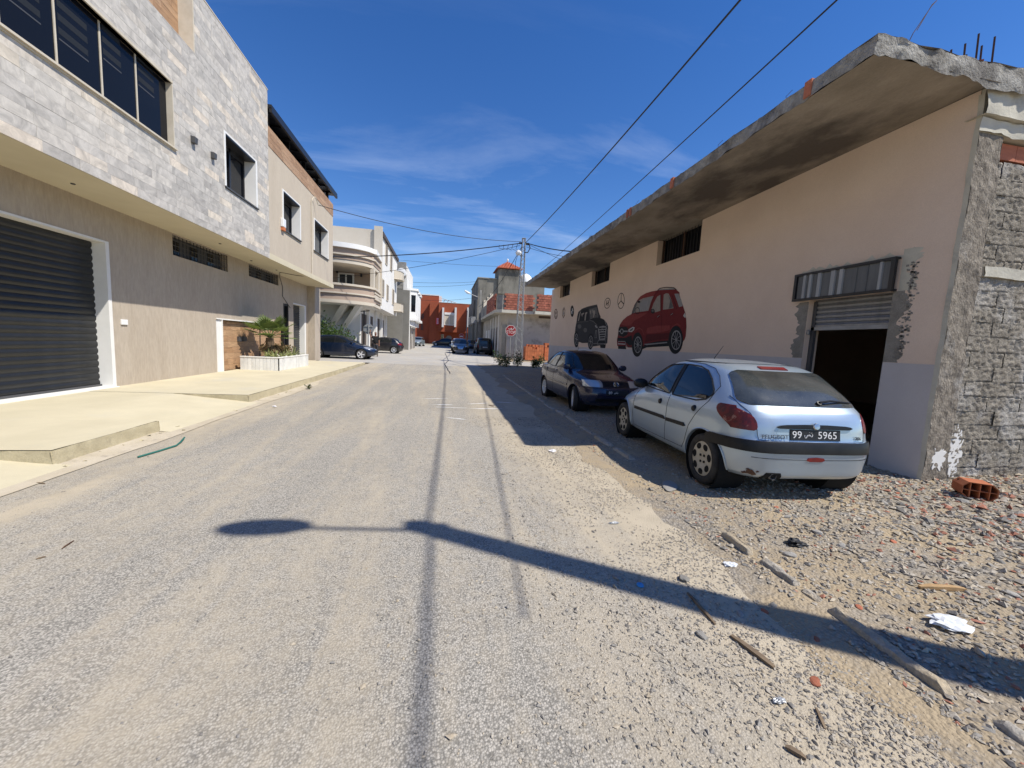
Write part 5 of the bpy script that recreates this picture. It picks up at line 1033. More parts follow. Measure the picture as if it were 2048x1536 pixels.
# generic shapes for the cars further down the street
def golf(sx=1., h=1.48, L_=4.2, wb=2.578):
    k = h/1.48; f = L_/2
    T_ = lambda tab: [(z*k, x*L_/4.2) for z, x in tab]
    return dict(rear=T_([(.2, -1.88), (.3, -2.0), (.45, -2.06), (.6, -2.05), (.75, -2.0), (.95, -1.92), (1.05, -1.82), (1.2, -1.66), (1.33, -1.5), (1.40, -1.36), (1.44, -1.1), (1.465, -.7), (1.48, -.35)]), front=T_([(.2, 1.95), (.32, 2.08), (.46, 2.12), (.58, 2.08), (.68, 1.98), (.78, 1.72), (.88, 1.36), (.95, 1.05), (1.02, .9), (1.15, .66), (1.28, .42), (1.38, .2), (1.44, 0), (1.47, -.15), (1.48, -.25)]),
        width=[(.2*k, .78), (.3*k, .86), (.45*k, .885), (.65*k, .89), (.82*k, .88), (.95*k, .85), (1.02*k, .82), (1.15*k, .77), (1.3*k, .70), (1.4*k, .64), (1.44*k, .57), (1.465*k, .42), (1.48*k, .06)], nr=[(0, 5), (1, 5), (1.3, 5), (1.48*k, 2.6)], nf=[(0, 3.8), (.8, 3.6), (1.1, 5), (1.3, 5), (1.48*k, 2.6)], wheels=(wb/2, -wb/2, .315, .77, .2),
        side_windows=[[(.82, 1.02*k), (.5, 1.22*k), (.22, 1.36*k), (-.24, 1.385*k), (-.26, 1.0*k)], [(-.33, 1.0*k), (-.31, 1.385*k), (-.8, 1.375*k), (-.95, 1.35*k), (-.98, 1.0*k)], [(-1.04, 1.01*k), (-1.02, 1.34*k), (-1.2, 1.28*k), (-1.38, 1.14*k), (-1.36, 1.04*k)]], pillar=[[(-.26, 1.0*k), (-.24, 1.39*k), (-.31, 1.39*k), (-.33, 1.0*k)], [(-.98, 1.0*k), (-.95, 1.36*k), (-1.02, 1.35*k), (-1.04, 1.0*k)]],
        windscreen=[(-.66, 1.02*k), (.66, 1.02*k), (.57, 1.37*k), (-.57, 1.37*k)], rear_window=[(-.62, 1.05*k), (.62, 1.05*k), (.54, 1.34*k), (-.54, 1.34*k)], headlight=[(.66*k, 1.62, .42), (.72*k, 1.5, .45), (.78*k, 1.4, .55)], tail_light=[(.78*k, -1.6, .5), (.86*k, -1.55, .5), (.96*k, -1.55, .55)], mirror=(.72, 1.04*k),
        seams=[[(-.3, 1.0*k), (-.32, .6), (-.3, .3)], [(-1.05, 1.0*k), (-1.0, .7), (-.85, .4), (-.8, .32)], [(.9, .98*k), (.94, .7), (.88, .32)]], handles=[(-.12, .9*k), (-.9, .92*k)], long_handle=True,
        extra=[('grille', 'f', ([(-.45, .5*k), (.45, .5*k), (.5, .58*k), (-.5, .58*k)], .004), 'car_black'), ('air_intake', 'f', ([(-.5, .3*k), (.5, .3*k), (.45, .4*k), (-.45, .4*k)], .004), 'car_black'), ('plate', 'f', ([(-.26, .42*k), (.26, .42*k), (.26, .5*k), (-.26, .5*k)], .012), 'plate_black'), ('plate', 'r', ([(-.26, .62*k), (.26, .62*k), (.26, .71*k), (-.26, .71*k)], .01), 'plate_black')])
G = golf(); G['handle_mat'] = 'paint_blue'
make_car('dark blue hatchback with bright alloy wheels parked before the leafy shrubs', G, (-6.45, 26.6, gz(26.6)), R(-1), 'paint_blue', style='five', glass='car_glass')
G = golf(h=1.42, L_=4.05, wb=2.475); G['handle_mat'] = 'paint_black'
make_car('black hatchback with red tail light parked beyond the dark blue hatchback', G, (-5.6, 36.2, gz(36)), R(180), 'paint_black', style='multi', detail=1)
# crossover facing the camera
S_ = golf(h=1.62, L_=4.3, wb=2.65); S_['width'] = [(z, w_*1.03) for z, w_ in S_['width']]
S_['extra'] = [('grille', 'f', ([(-.42, .55), (.42, .55), (.5, .80), (-.5, .80)], .004), 'car_black'), ('chrome_trim', 'f', ([(-.22, .52), (.22, .52), (.4, .78), (.34, .78), (.16, .56), (-.16, .56), (-.34, .78), (-.4, .78)], .012), 'chrome'), ('skid_trim', 'f', ([(-.6, .26), (.6, .26), (.64, .33), (-.64, .33)], .012), 'alloy'), ('plate', 'f', ([(-.26, .42), (.26, .42), (.26, .52), (-.26, .52)], .014), 'sign_back')]
make_car('black crossover with chrome grille facing up the street', S_, (1.75, 43.0, gz(43)), R(-92), 'paint_black', style='five', detail=1)
make_car('silver white car parked close behind the black crossover', golf(h=1.6, L_=4.3), (1.75, 50.5, gz(50)), R(-92), 'paint_white', style='five', detail=1)
# van seen from behind
V = golf(h=1.82, L_=4.1, wb=2.6); V['rear'] = [(.2, -1.95), (.3, -2.03), (.5, -2.06), (.9, -2.03), (1.1, -1.99), (1.5, -1.93), (1.68, -1.86), (1.74, -1.76), (1.79, -1.5), (1.82, -.9)]; V['front'] = [(.2, 1.9), (.35, 2.03), (.55, 2.02), (.75, 1.95), (.88, 1.75), (.98, 1.4), (1.06, 1.2), (1.3, .85), (1.5, .58), (1.66, .32), (1.76, 0), (1.82, -.6)]
V['width'] = [(.2, .78), (.35, .85), (.6, .87), (1.0, .86), (1.2, .83), (1.5, .78), (1.66, .74), (1.74, .68), (1.79, .55), (1.82, .06)]; V['nr'] = [(0, 7), (1.5, 8), (1.82, 3)]
V['side_windows'] = [[(1.0, 1.1), (.6, 1.5), (.4, 1.6), (-.05, 1.62), (-.08, 1.08)], [(-.2, 1.1), (-.18, 1.6), (-1.0, 1.6), (-1.0, 1.1)], [(-1.1, 1.12), (-1.1, 1.58), (-1.75, 1.55), (-1.8, 1.14)]]; V['pillar'] = []; V['rear_window'] = [(-.62, 1.15), (.62, 1.15), (.58, 1.58), (-.58, 1.58)]; V['windscreen'] = [(-.68, 1.15), (.68, 1.15), (.6, 1.6), (-.6, 1.6)]; V['tail_light'] = [(.7, -1.95, .72), (.9, -1.94, .71), (1.1, -1.92, .7)]; V['mirror'] = (.9, 1.15)
V['seams'] = []; V['handles'] = []; V['extra'] = [('plate', 'r', ([(-.26, .72), (.26, .72), (.26, .83), (-.26, .83)], .01), 'sign_back'), ('bumper_strip', 'wrapr', ([(.34, -1.6, 0), (.42, -1.6, 0), (.5, -1.6, 0)], .02), 'car_black'), ('pane_reflection', 'r', ([(-.5, 1.2), (-.08, 1.2), (-.08, 1.52), (-.48, 1.52)], .006), 'grey_glass'), ('door_split', 'lr', ([(0, .5), (0, 1.7)], .006, 0.), 'well_black')]
make_car('dark tall van parked under the brick parapet corner', V, (4.25, 43.8, gz(43.8)), R(93), 'paint_green_black', cat='van', name='parked_van', style='plain', detail=1)
make_car('pale battered car with its front turned to the black hatchback far down the street', golf(h=1.5), (-4.3, 65, gz(65)), R(-100), 'paint_pale_blue', style='plain', detail=1)
make_car('small black car crossing in front of the red building', golf(h=1.5, L_=3.9), (-.2, 71.5, gz(71)), R(178), 'paint_black', style='five', detail=1)
make_car('dark car half hidden between the dark van and the utility pole', golf(h=1.5), (3.9, 56, gz(56)), R(-90), 'paint_black', style='five', detail=1)

# ------------------------------------------------------------------ buildings further down the street
def part(root, name, m, fn, **k):
    mb = MB(); fn(mb); return mb.build(name, m, root, clean=False, **k)
def win_x(root, X, face, y0, y1, z0, z1, glass='dark_glass', frame='white_paint', name='window'):
    """window in a wall facing +-x"""
    mb = MB(); mb.box(X+face*.01, X+face*.03, y0, y1, z0, z1); w_ = mb.build(name, glass, root)
    mb = MB()
    for a, b, c, d in ((y0-.06, y0, z0-.06, z1+.06), (y1, y1+.06, z0-.06, z1+.06), (y0, y1, z0-.06, z0), (y0, y1, z1, z1+.06), ((y0+y1)/2-.03, (y0+y1)/2+.03, z0, z1)): mb.box(X, X+face*.06, a, b, c, d)
    mb.build('frame', frame, w_, clean=False); return w_
def win_y(root, Y, x0, x1, z0, z1, glass='dark_glass', frame='white_paint', name='window', t=.06):
    mb = MB(); mb.box(x0, x1, Y-.03, Y-.01, z0, z1); w_ = mb.build(name, glass, root)
    mb = MB()
    for a, b, c, d in ((x0-t, x0, z0-t, z1+t), (x1, x1+t, z0-t, z1+t), (x0, x1, z0-t, z0), (x0, x1, z1, z1+t), ((x0+x1)/2-t/2, (x0+x1)/2+t/2, z0, z1)): mb.box(a, b, Y-.06, Y, c, d)
    mb.build('frame', frame, w_, clean=False); return w_

# cream corner house with a round balcony
g1 = gz(32); cb_ = empty('balcony_house', (-7, 34, g1), 'cream and white house with a rounded corner balcony', 'house')
GX, UX = -6.3, -5.2
part(cb_, 'ground_floor', 'white_render', lambda m: m.box(-16, GX, 31, 43.7, g1-.3, 4.1))
tz = PX(768, 470, UX).z; 
part(cb_, 'upper_block', 'pale_render', lambda m: m.box(-16, UX-.02, 33, 43.7, 4.1, tz))
part(cb_, 'street_facade', 'white_render', lambda m: m.box(UX-.02, UX, 33.0, 43.7, 4.1, tz-.35))
part(cb_, 'cornice', 'brown_panel', lambda m: m.box(UX-.05, UX+.16, 33.1, 43.7, tz-.34, tz-.05))
part(cb_, 'corner_fin', 'pale_render', lambda m: m.box(UX-.5, UX+.12, 32.8, 33.0, 4.1, tz+.25))
def plan(off=0., z=0):
    P = [(UX+off*.5, 33.0), (UX+off, 30.0-off*.2)]
    for k in range(13):
        t = math.pi*(.03+.94*k/12); P.append((-8.1+2.75*math.cos(t)+off*math.cos(t), 30.0-(1.55+off)*math.sin(t)))
    return P+[(-11.2-off, 30.3), (-11.2-off, 33.0)]
bal = part(cb_, 'balcony', 'tan_render', lambda m: m.prism(plan(0), 4.0, 4.98, 'z'), smooth=True)
part(bal, 'rail_band', 'pale_render', lambda m: m.prism(plan(.14), 4.98, 5.12, 'z'), smooth=True)
part(bal, 'middle_band', 'pale_render', lambda m: m.prism(plan(.1), 4.42, 4.52, 'z'), smooth=True)
part(bal, 'lower_band', 'pale_render', lambda m: m.prism(plan(.06), 3.78, 4.0, 'z'), smooth=True)
part(bal, 'balcony_soffit', 'white_render', lambda m: m.prism(plan(-.1), 3.74, 3.779, 'z'), smooth=True)
hood = part(cb_, 'balcony_hood', 'tan_render', lambda m: m.prism(plan(0), 6.75, 7.5, 'z'), smooth=True)
part(hood, 'hood_soffit', 'pale_render', lambda m: m.prism(plan(-.05), 6.5, 6.749, 'z'), smooth=True)
part(hood, 'hood_band', 'pale_render', lambda m: m.prism(plan(.12), 7.02, 7.12, 'z'), smooth=True)
part(hood, 'white_cornice', 'white_paint', lambda m: m.prism(plan(.2), 7.5, 7.82, 'z'), smooth=True)
part(cb_, 'balcony_back_wall', 'tan_render', lambda m: m.box(-11.2, UX-.25, 32.7, 32.95, 5.12, 6.5))
part(cb_, 'side_wall', 'pale_render', lambda m: m.box(UX-.24, UX, 29.95, 30.6, 5.12, 6.5)); part(cb_, 'side_wall', 'pale_render', lambda m: m.box(UX-.22, UX-.002, 32.0, 33, 5.12, 6.5))
q_ = PY(693, 558, 32.7); wn = win_y(cb_, 32.7, q_.x-.5, q_.x+.45, 5.13, 6.3, 'grey_glass', 'white_paint', 'balcony_door', .12)
for p in ((675, 543), (723, 551)):
    q_ = PY(*p, 32.7); part(cb_, 'wall_lamp', 'black_metal', lambda m: m.box(q_.x-.07, q_.x+.07, 32.55, 32.7, q_.z-.12, q_.z+.12))
for a, b, c, d in ((33.7, 34.6, 4.95, 6.3), (36.2, 37.2, 4.9, 6.2), (40.0, 41.2, 4.9, 6.3)): win_x(cb_, UX, 1, a, b, c, d, 'brown_panel', 'pale_render')
for a, b in ((35.2, 36.3), (38.2, 39.4)): win_x(cb_, UX, 1, a, b, 7.9, 9.5, 'brown_panel', 'pale_render')
for k in range(2): part(cb_, 'bay_balcony', 'pale_render', lambda m: m.prism([(UX, 41.3), (UX+.7, 41.6), (UX+.8, 42.8), (UX, 43.3)], 4.3+k*3.2, 5.1+k*3.2, 'z'), bevel=.05)
for k in range(3): part(cb_, 'facade_band', 'pale_render', lambda m: m.box(UX, UX+.1-.02*k, 30.2, 33.0, 4.3+k*.22, 4.42+k*.22))
part(cb_, 'soffit', 'white_render', lambda m: m.box(GX, UX, 31.0, 43.7, 3.9, 4.1))
for s_, (xa, xb) in enumerate(((-7.7, -7.3), (-6.75, -6.35))): part(cb_, 'bracket', 'white_render', lambda m: m.hexa([(xa-.9, 30.95, 2.2), (xb-.9, 30.95, 2.2), (xb-.9, 31.0, 2.2), (xa-.9, 31.0, 2.2), (xa+.4, 29.4, 3.73), (xb+.4, 29.4, 3.73), (xb+.4, 31, 3.73), (xa+.4, 31, 3.73)]))
for a, b in ((31.35, 33.2), (33.7, 36.0), (37.6, 39.6), (40.4, 42.2)):
    part(cb_, 'tall_door', 'brown_panel', lambda m: m.box(GX, GX+.03, a, b, g1, 3.3))
for y in (33.45, 36.9, 40.0, 42.9): part(cb_, 'pillar', 'white_render', lambda m: m.box(GX, GX+.22, y-.28, y+.28, g1-.2, 3.9))

# grey building with white bays
g2 = gz(47); gb = empty('bay_window_building', (-6, 50, g2), 'unpainted grey building with white bay windows on the street side', 'building')
NX = PY(819, 600, 46).x; t1 = PY(812, 525, 46).z; t2 = PY(812, 580, 46).z
part(gb, 'wall', 'grey_render', lambda m: m.box(-16, NX, 46, 55, g2-.4, t2)); part(gb, 'upper_wall', 'grey_render', lambda m: m.box(-16, NX-.7, 46.002, 55, t2, t1)); part(gb, 'upper_corner', 'white_render', lambda m: m.box(NX-.7, NX-.32, 46.0, 54, t2, t1-.4))
for k in range(5): part(gb, 'block_course', 'concrete', lambda m: m.box(NX-1.9, NX-.72, 45.98, 46.0, t2+.1+k*.42, t2+.48+k*.42))
part(gb, 'white_front', 'white_render', lambda m: m.box(NX, NX+.06, 46.2, 55, g2, t2+.2))
zA, zB = PY(825, 623, 46).z, PY(825, 598, 46).z
for k, (y0, y1) in enumerate(((46.4, 48.6), (49.6, 51.8), (52.4, 54.6))):
    by = part(gb, 'bay_window', 'white_paint', lambda m: m.prism([(NX, y0), (NX+.75, y0+.35), (NX+.75, y1-.35), (NX, y1)], zA-.7, zB+1.0, 'z'))
    part(by, 'pane', 'dark_glass', lambda m: m.hexa([(NX+.16, y0+.07, zA), (NX+.62, y0+.285, zA), (NX+.66, y0+.33, zA), (NX+.2, y0+.11, zA), (NX+.16, y0+.05, zB+.5), (NX+.62, y0+.27, zB+.5), (NX+.66, y0+.33, zB+.5), (NX+.2, y0+.11, zB+.5)]))
    part(by, 'bay_ledge', 'white_paint', lambda m: m.prism([(NX, y0-.2), (NX+1.0, y0+.25), (NX+1.0, y1-.25), (NX, y1+.2)], zA-1.0, zA-.701, 'z'))
    part(by, 'bay_apron', 'white_paint', lambda m: m.prism([(NX, y0+.1), (NX+.6, y0+.5), (NX+.6, y1-.5), (NX, y1-.1)], zA-1.6, zA-1.001, 'z'))
    part(by, 'bay_cap', 'white_paint', lambda m: m.prism([(NX, y0-.15), (NX+.9, y0+.3), (NX+.9, y1-.3), (NX, y1+.15)], zB+1.001, zB+1.25, 'z'))
for y in (46.9, 49.0, 51.2, 53.2): part(gb, 'shop_door', 'brown_panel', lambda m: m.box(NX+.06, NX+.09, y, y+1.1, g2, g2+2.6))
part(gb, 'boundary_wall', 'grey_render', lambda m: m.box(-9, NX-.6, 44.6, 44.8, g2-.3, g2+3.9))
ds = empty('satellite_dish', (-6.6, 46.5, t1), 'white round water tank end on the grey building roof', 'tank')
q_ = PY(803, 545, 45.6); ds.location = (q_.x, 45.6, q_.z)
mb = MB(); mb.lathe([(0, .06), (.3, .05), (.5, 0), (.5, -.9), (0, -.95)], 20, Matrix.Translation(q_) @ Matrix.Rotation(math.pi/2, 4, 'X')); mb.build('tank_shell', 'plastic_white', ds, smooth=True)
mb = MB(); mb.box(q_.x-.45, q_.x+.45, 45.7, 46.4, t1-.02, q_.z-.42); mb.build('tank_stand', 'concrete', ds)

# red building closing the street
g3 = gz(76); rd = empty('red_building', (0, 78, g3), 'rust red building with white vertical fins at the street end', 'building')
def RP(x, y, Y=78.): return PY(x, y, Y)
xl, xm = RP(822, 600).x, RP(878, 600).x; zt = RP(850, 590).z; zs = RP(900, 606, 75).z; zb_ = RP(900, 664, 75).z
part(rd, 'left_wall', 'red_wall', lambda m: m.box(xl, xm, 78, 90, g3-.4, zt)); part(rd, 'left_parapet', 'white_render', lambda m: m.box(xl, xm, 77.95, 90, zt, zt+.18)); part(rd, 'white_return', 'white_render', lambda m: m.box(xm, xm+.5, 79, 90, g3, zt+.1))
xa = RP(860, 600, 76.5).x; part(rd, 'middle_wall', 'red_wall', lambda m: m.box(xa, RP(884, 600, 76.5).x, 76.5, 78, g3-.3, RP(870, 604, 76.5).z))
xb, xc = RP(877, 640, 75).x, RP(962, 640, 75).x
part(rd, 'upper_floor', 'red_wall', lambda m: m.box(xb, xc, 75, 86, zb_, zs)); part(rd, 'lower_wall', 'red_wall', lambda m: m.box(xb, xc, 77, 86, g3-.3, zb_)); part(rd, 'parapet_edge', 'white_render', lambda m: m.box(xb, xc, 74.96, 75.3, zs, zs+.08))
for x in (886, 911, 936):
    a, b = RP(x-1.3, 615, 74), RP(x+1.3, 652, 74); part(rd, 'fin', 'white_paint', lambda m: m.box(a.x, b.x, 73.9, 75, b.z-.2, a.z))
a, b = RP(890, 630, 75), RP(907, 650, 75); sh = win_y(rd, 75, a.x, b.x, b.z, a.z, 'pale_render', 'white_paint', 'shuttered_window', .1); part(sh, 'shutter_case', 'white_paint', lambda m: m.box(a.x-.1, b.x+.1, 74.85, 75, a.z+.1, a.z+.5))
for (u0, v0, u1, v1) in ((843, 627, 847, 638), (842, 648, 846, 660)):
    a, b = RP(u0, v0), RP(u1, v1); win_y(rd, 78, a.x, b.x, b.z, a.z, 'brown_panel', 'red_wall', 'window', .05)
a, b = RP(877, 669, 77), RP(886, 682, 77); win_y(rd, 77, a.x, b.x, g3, a.z, 'grey_glass', 'white_paint', 'entrance_door', .1)
a = RP(898, 674, 77); part(rd, 'arched_gate', 'steel_grey', lambda m: m.prism([(a.x-.6, g3), (a.x+.6, g3), (a.x+.6, g3+1.6), (a.x+.3, g3+2.0), (a.x-.3, g3+2.0), (a.x-.6, g3+1.6)], 76.9, 76.99, 'y'))
a, b = RP(872.5, 636, 74.6), RP(877.5, 649, 74.6); mb = MB(); mb.box(a.x, b.x, 74.55, 74.62, b.z, a.z); sg = mb.build('hanging_sign', 'banner_red', rd)
part(sg, 'sign_marks', 'sign_white', lambda m: [m.box(a.x+.08, b.x-.08, 74.54, 74.55, b.z+.15+k*.22, b.z+.25+k*.22) for k in range(5)])
part(rd, 'kerb_wall', 'pale_render', lambda m: m.box(-8, 5, 73.2, 73.5, g3-.5, g3+.25))
for k in range(6):
    a = RP(884+k*7, 596, 80); part(rd, 'roof_pipe', 'galvanised', lambda m: m.tube([(a.x, 80, zs), (a.x+.6, 80, zs+1.0-.12*k)], .06, 5))
part(rd, 'roof_rail', 'galvanised', lambda m: m.tube([(RP(882, 592, 80).x, 80, zs+1.3), (RP(930, 605, 80).x, 80, zs+.15)], .06, 5))

# right-hand corner building with brick parapet
g4 = gz(37); rc = empty('brick_parapet_building', (7, 40, g4), 'unfinished corner building with raw brick parapet over a grey plastered shop', 'building')
SXX = 5.45; fz = 4.42
part(rc, 'shop_wall', 'old_plaster', lambda m: m.prism([(5.9, 37), (17, 37), (17, 56), (SXX, 56), (SXX, 38.2)], g4-.4, fz, 'z'))
slab2 = part(rc, 'balcony_slab', 'concrete_pale', lambda m: m.prism([(4.75, 36.3), (5.15, 35.9), (8.2, 35.9), (8.2, 35.3), (17, 35.3), (17, 56), (4.6, 56), (4.6, 36.6)], fz, fz+.28, 'z'))
part(rc, 'corner_post', 'concrete', lambda m: m.prism([(4.74, 36.35), (5.2, 35.92), (5.4, 36.1), (4.95, 36.5)], fz+.28, 6.05, 'z'))
bk = MB().box(-.145, .145, -.07, .07, -.094, .094).mesh('brick', 'brick_far'); wy = part(rc, 'parapet_core', 'concrete', lambda m: (m.box(5.3, 8.1, 36.02, 36.1, fz+.28, 6.0), m.box(8.3, 11.3, 35.42, 35.5, fz+.28, 6.05), m.box(4.72, 4.78, 36.7, 53, fz+.28, 5.95)))
qq = random.Random(8)
for j in range(7):
    z = fz+.39+j*.215
    for i in range(9): piece('brick', bk, (5.5+i*.305+(.15 if j % 2 else 0), 35.96+qq.uniform(-.01, .01), z), wy)
    for i in range(10): piece('brick', bk, (8.45+i*.305+(.15 if j % 2 else 0), 35.36+qq.uniform(-.012, .012), z+.03), wy)
    for i in range(24): piece('brick', bk, (4.66+qq.uniform(-.008, .008), 36.9+i*.31+(.15 if j % 2 else 0), z), wy, (0, 0, math.pi/2))
for i in (0, 2, 3, 6): piece('brick', bk, (8.6+i*.38, 35.38, 6.16), wy, (0, 0, qq.uniform(-.2, .2)))
a, b = PY(1078, 624, 37), PY(1104, 638, 37); part(rc, 'vent_window', 'brown_panel', lambda m: m.box(a.x, b.x, 36.95, 36.99, b.z, a.z))
part(rc, 'shop_shutter', 'steel_grey', lambda m: m.prism([(5.56, 37.75), (5.83, 37.1), (5.80, 37.07), (5.53, 37.72)], g4, 3.4, 'z'))
for y in (39.2, 41.4, 43.6, 46.0): part(rc, 'white_pillar', 'white_paint', lambda m: m.box(SXX-.12, SXX, y, y+.35, g4-.2, fz))
for y in (39.6, 41.8, 44.0): part(rc, 'shop_door', 'brown_panel', lambda m: m.box(SXX-.03, SXX-.005, y, y+1.7, g4, 3.2))
for y in (47.5, 50): part(rc, 'white_doorway', 'white_paint', lambda m: m.box(SXX-.05, SXX-.004, y, y+1.6, g4, 3.1))
ux = PY(957, 560, 56).x; uz = PY(960, 556, 56).z; ux1 = PY(1090, 560, 56).x
ub = part(rc, 'upper_floor', 'grimy_concrete', lambda m: m.box(ux, ux1, 56, 70, g4, uz)); part(ub, 'roof_edge', 'concrete', lambda m: m.box(ux-.12, PY(994, 560, 56).x, 55.9, 70, uz, uz+.12))
for (u0, v0, u1, v1) in ((967.5, 600, 973, 625), (974.5, 594, 979, 618), (980, 587, 985.5, 610)):
    a, b = PY(u0, v0, 55.9), PY(u1, v1, 55.9); part(ub, 'shutter', 'pale_render', lambda m: m.box(a.x, b.x, 55.88, 55.99, b.z, a.z))
a, b, c = PY(996, 553, 55.6), PY(1041, 553, 55.6), PY(1018, 524, 58)
tw_ = part(rc, 'stair_tower', 'grimy_concrete', lambda m: m.box(a.x+.1, b.x-.1, 55.6, 60, uz-2, PY(1018, 539, 55.6).z))
ez = PY(1018, 537.5, 55.6).z
part(tw_, 'tiled_roof', 'roof_tile', lambda m: m.add([(a.x-.25, 55.2, ez), (b.x+.25, 55.2, ez), (b.x+.25, 60.4, ez), (a.x-.25, 60.4, ez), ((a.x+b.x)/2, 57.8, PY(1018, 524, 57.8).z)], [(0, 1, 4), (1, 2, 4), (2, 3, 4), (3, 0, 4), (3, 2, 1, 0)]))
top = Vector(((a.x+b.x)/2, 57.8, PY(1018, 524, 57.8).z)); bl_, br_ = Vector((a.x-.25, 55.2, ez)), Vector((b.x+.25, 55.2, ez))
for k in range(17):
    t = k/16; p = bl_.lerp(br_, t); m_ = 1-abs(t-.5)*2; e_ = p.lerp(Vector((p.x, 57.8, top.z)), m_); part(tw_, 'roll_tile', 'roof_tile', lambda m: m.tube([p, e_+Vector((0, 0, .02))], .08, 6) if m_ > .05 else None)
part(tw_, 'roof_finial', 'white_paint', lambda m: m.lathe([(0, .5), (.12, .35), (.14, .2), (.05, 0), (0, 0)], 10, Matrix.Translation(top)))
tk = empty('water_tank', (PY(1052, 556, 57).x, 57, uz), 'white domed water tank on the grimy concrete roof', 'tank')
q_ = PY(1051, 560, 57); mb = MB(); mb.lathe([(0, .95), (.5, .85), (.85, .5), (.95, 0), (.95, -.8), (0, -.8)], 20, Matrix.Translation((q_.x, 57, q_.z-.1))); mb.build('tank_shell', 'plastic_white', tk, smooth=True)
mb = MB(); mb.tube([(q_.x, 57, q_.z+.84), (q_.x, 57, q_.z+.92)], .2, 12); mb.build('lid', 'plastic_white', tk)
far_b = empty('far_house', (3.6, 66, gz(66)), 'dark narrow house front squeezed behind the utility pole', 'house')
a = PY(945, 600, 60); part(far_b, 'wall', 'grimy_concrete', lambda m: m.box(4.2, 4.62, 60, 72, gz(60)-.3, PY(948, 600, 60).z)); part(far_b, 'balcony', 'pale_render', lambda m: m.box(3.7, 4.2, 61, 64, 4.2, 5.4)); part(far_b, 'shutter', 'brown_panel', lambda m: m.box(4.17, 4.199, 62, 63.4, 5.5, 7.3))

# hollow bricks stacked by the corner building
hbk = MB().box(-.15, .15, -.1, .1, -.1, .1).mesh('brick', 'brick_orange')
def brick_stack(label, x0, y0, nx, ny, nz, skip, seed, z0):
    st = empty('brick_stack', (x0+nx*.1, y0, z0), label, 'bricks', 'brick stacks'); q3 = random.Random(seed)
    for k in range(nz):
        for j in range(ny):
            for i in range(nx):
                if (k, j, i) in skip or (k >= nz-2 and q3.random() < (.25 if k == nz-2 else .55)): continue
                o = piece('brick', hbk, (x0+i*.212+.1, y0+j*.31+.16, z0+.1+k*.203), st, (0, 0, math.pi/2+q3.uniform(-.03, .03)) if k % 2 == 0 else (0, math.pi/2, math.pi/2+q3.uniform(-.02, .02)))
                if k % 2: o.scale = (.66, 1, 1.4)
brick_stack('low stack of orange hollow bricks beside the brick parapet building', PG(1049, 722, gz(35)).x*34.2/PG(1049, 722, gz(35)).y, 34.0, 8, 3, 7, set(), 3, gz(35)); brick_stack('taller narrow stack of orange bricks half behind the workshop corner', PY(1090, 715, 34.6).x, 34.8, 5, 2, 8, set(), 5, gz(35))
# backdrop houses left and right along the cross street, seen only through gaps
bh_ = empty('side_house', (14, 33, gz(33)), 'plain pale house seen beneath the workshop eaves', 'house'); part(bh_, 'wall', 'pale_render', lambda m: m.box(17.5, 26, 34, 44, g4-.3, 3.6)); part(bh_, 'roof_edge', 'white_render', lambda m: m.box(17.4, 26.1, 33.9, 44, 3.6, 3.8))

# ------------------------------------------------------------------ poles, signs, cables
def sub(root, name, m, fn, **k):
    mb = MB(); fn(mb); return mb.build(name, m, root, **k)
LP = Vector((4.91, 25.6, 0)); LH = 8.45
lat = empty('lattice_pole', LP, 'tall galvanised lattice power pole standing among weeds at the crossing', 'power pole')
def half(z): return .24-.15*z/LH
zs_ = [0]; 
while zs_[-1] < LH-.2: zs_.append(zs_[-1]+max(.22, .42-.02*zs_[-1]))
zs_[-1] = LH
for sx_, sy_ in ((-1, -1), (1, -1), (1, 1), (-1, 1)):
    sub(lat, 'leg', 'galvanised', lambda m: m.tube([(LP.x+sx_*half(0), LP.y+sy_*half(0), -.1), (LP.x+sx_*half(LH), LP.y+sy_*half(LH), LH)], .026, 4))
cor = [(-1, -1), (1, -1), (1, 1), (-1, 1)]
for f_ in range(4):
    a, b = cor[f_], cor[(f_+1) % 4]
    def br(m):
        for i in range(len(zs_)-1):
            p, q = (a, b) if i % 2 else (b, a); za, zb = zs_[i], zs_[i+1]
            m.tube([(LP.x+p[0]*half(za), LP.y+p[1]*half(za), za), (LP.x+q[0]*half(zb), LP.y+q[1]*half(zb), zb)], .014, 4)
    sub(lat, 'bracing', 'galvanised', br, clean=False)
sub(lat, 'cap_plate', 'galvanised', lambda m: m.box(LP.x-.12, LP.x+.12, LP.y-.12, LP.y+.12, LH, LH+.03))
lh = PY(1037, 506, 25.4); lmp = sub(lat, 'lamp_head', 'plastic_white', lambda m: m.lathe([(0, -.16), (.14, -.12), (.2, 0), (.16, .12), (0, .2)], 16, Matrix.Translation(lh)), smooth=True)
sub(lmp, 'lamp_arm', 'galvanised', lambda m: m.tube([lh, (LP.x-.1, LP.y, lh.z-.2)], .03, 6))
sub(lat, 'clamp', 'wire_black', lambda m: m.box(LP.x-.3, LP.x-.12, LP.y-.06, LP.y+.06, 8.1, 8.2)); sub(lat, 'clamp', 'wire_black', lambda m: m.box(LP.x+.12, LP.x+.35, LP.y-.06, LP.y+.06, 8.08, 8.2))
sub(lat, 'jumper_cable', 'wire_black', lambda m: m.tube([(LP.x+.35, LP.y, 8.15), (LP.x+.45, LP.y, 7.9), (LP.x+.3, LP.y, 7.6), (LP.x+.05, LP.y-.15, 7.55)], .035, 6), smooth=True)
for k in range(5): sub(lat, 'jumper_cable', 'wire_black', lambda m: m.tube([(LP.x-.4-k*.3, LP.y, 8.1-k*.05), (LP.x-.5-k*.28, LP.y, 7.75-k*.01), (LP.x-.25-k*.26, LP.y, 7.66)], .016, 5))
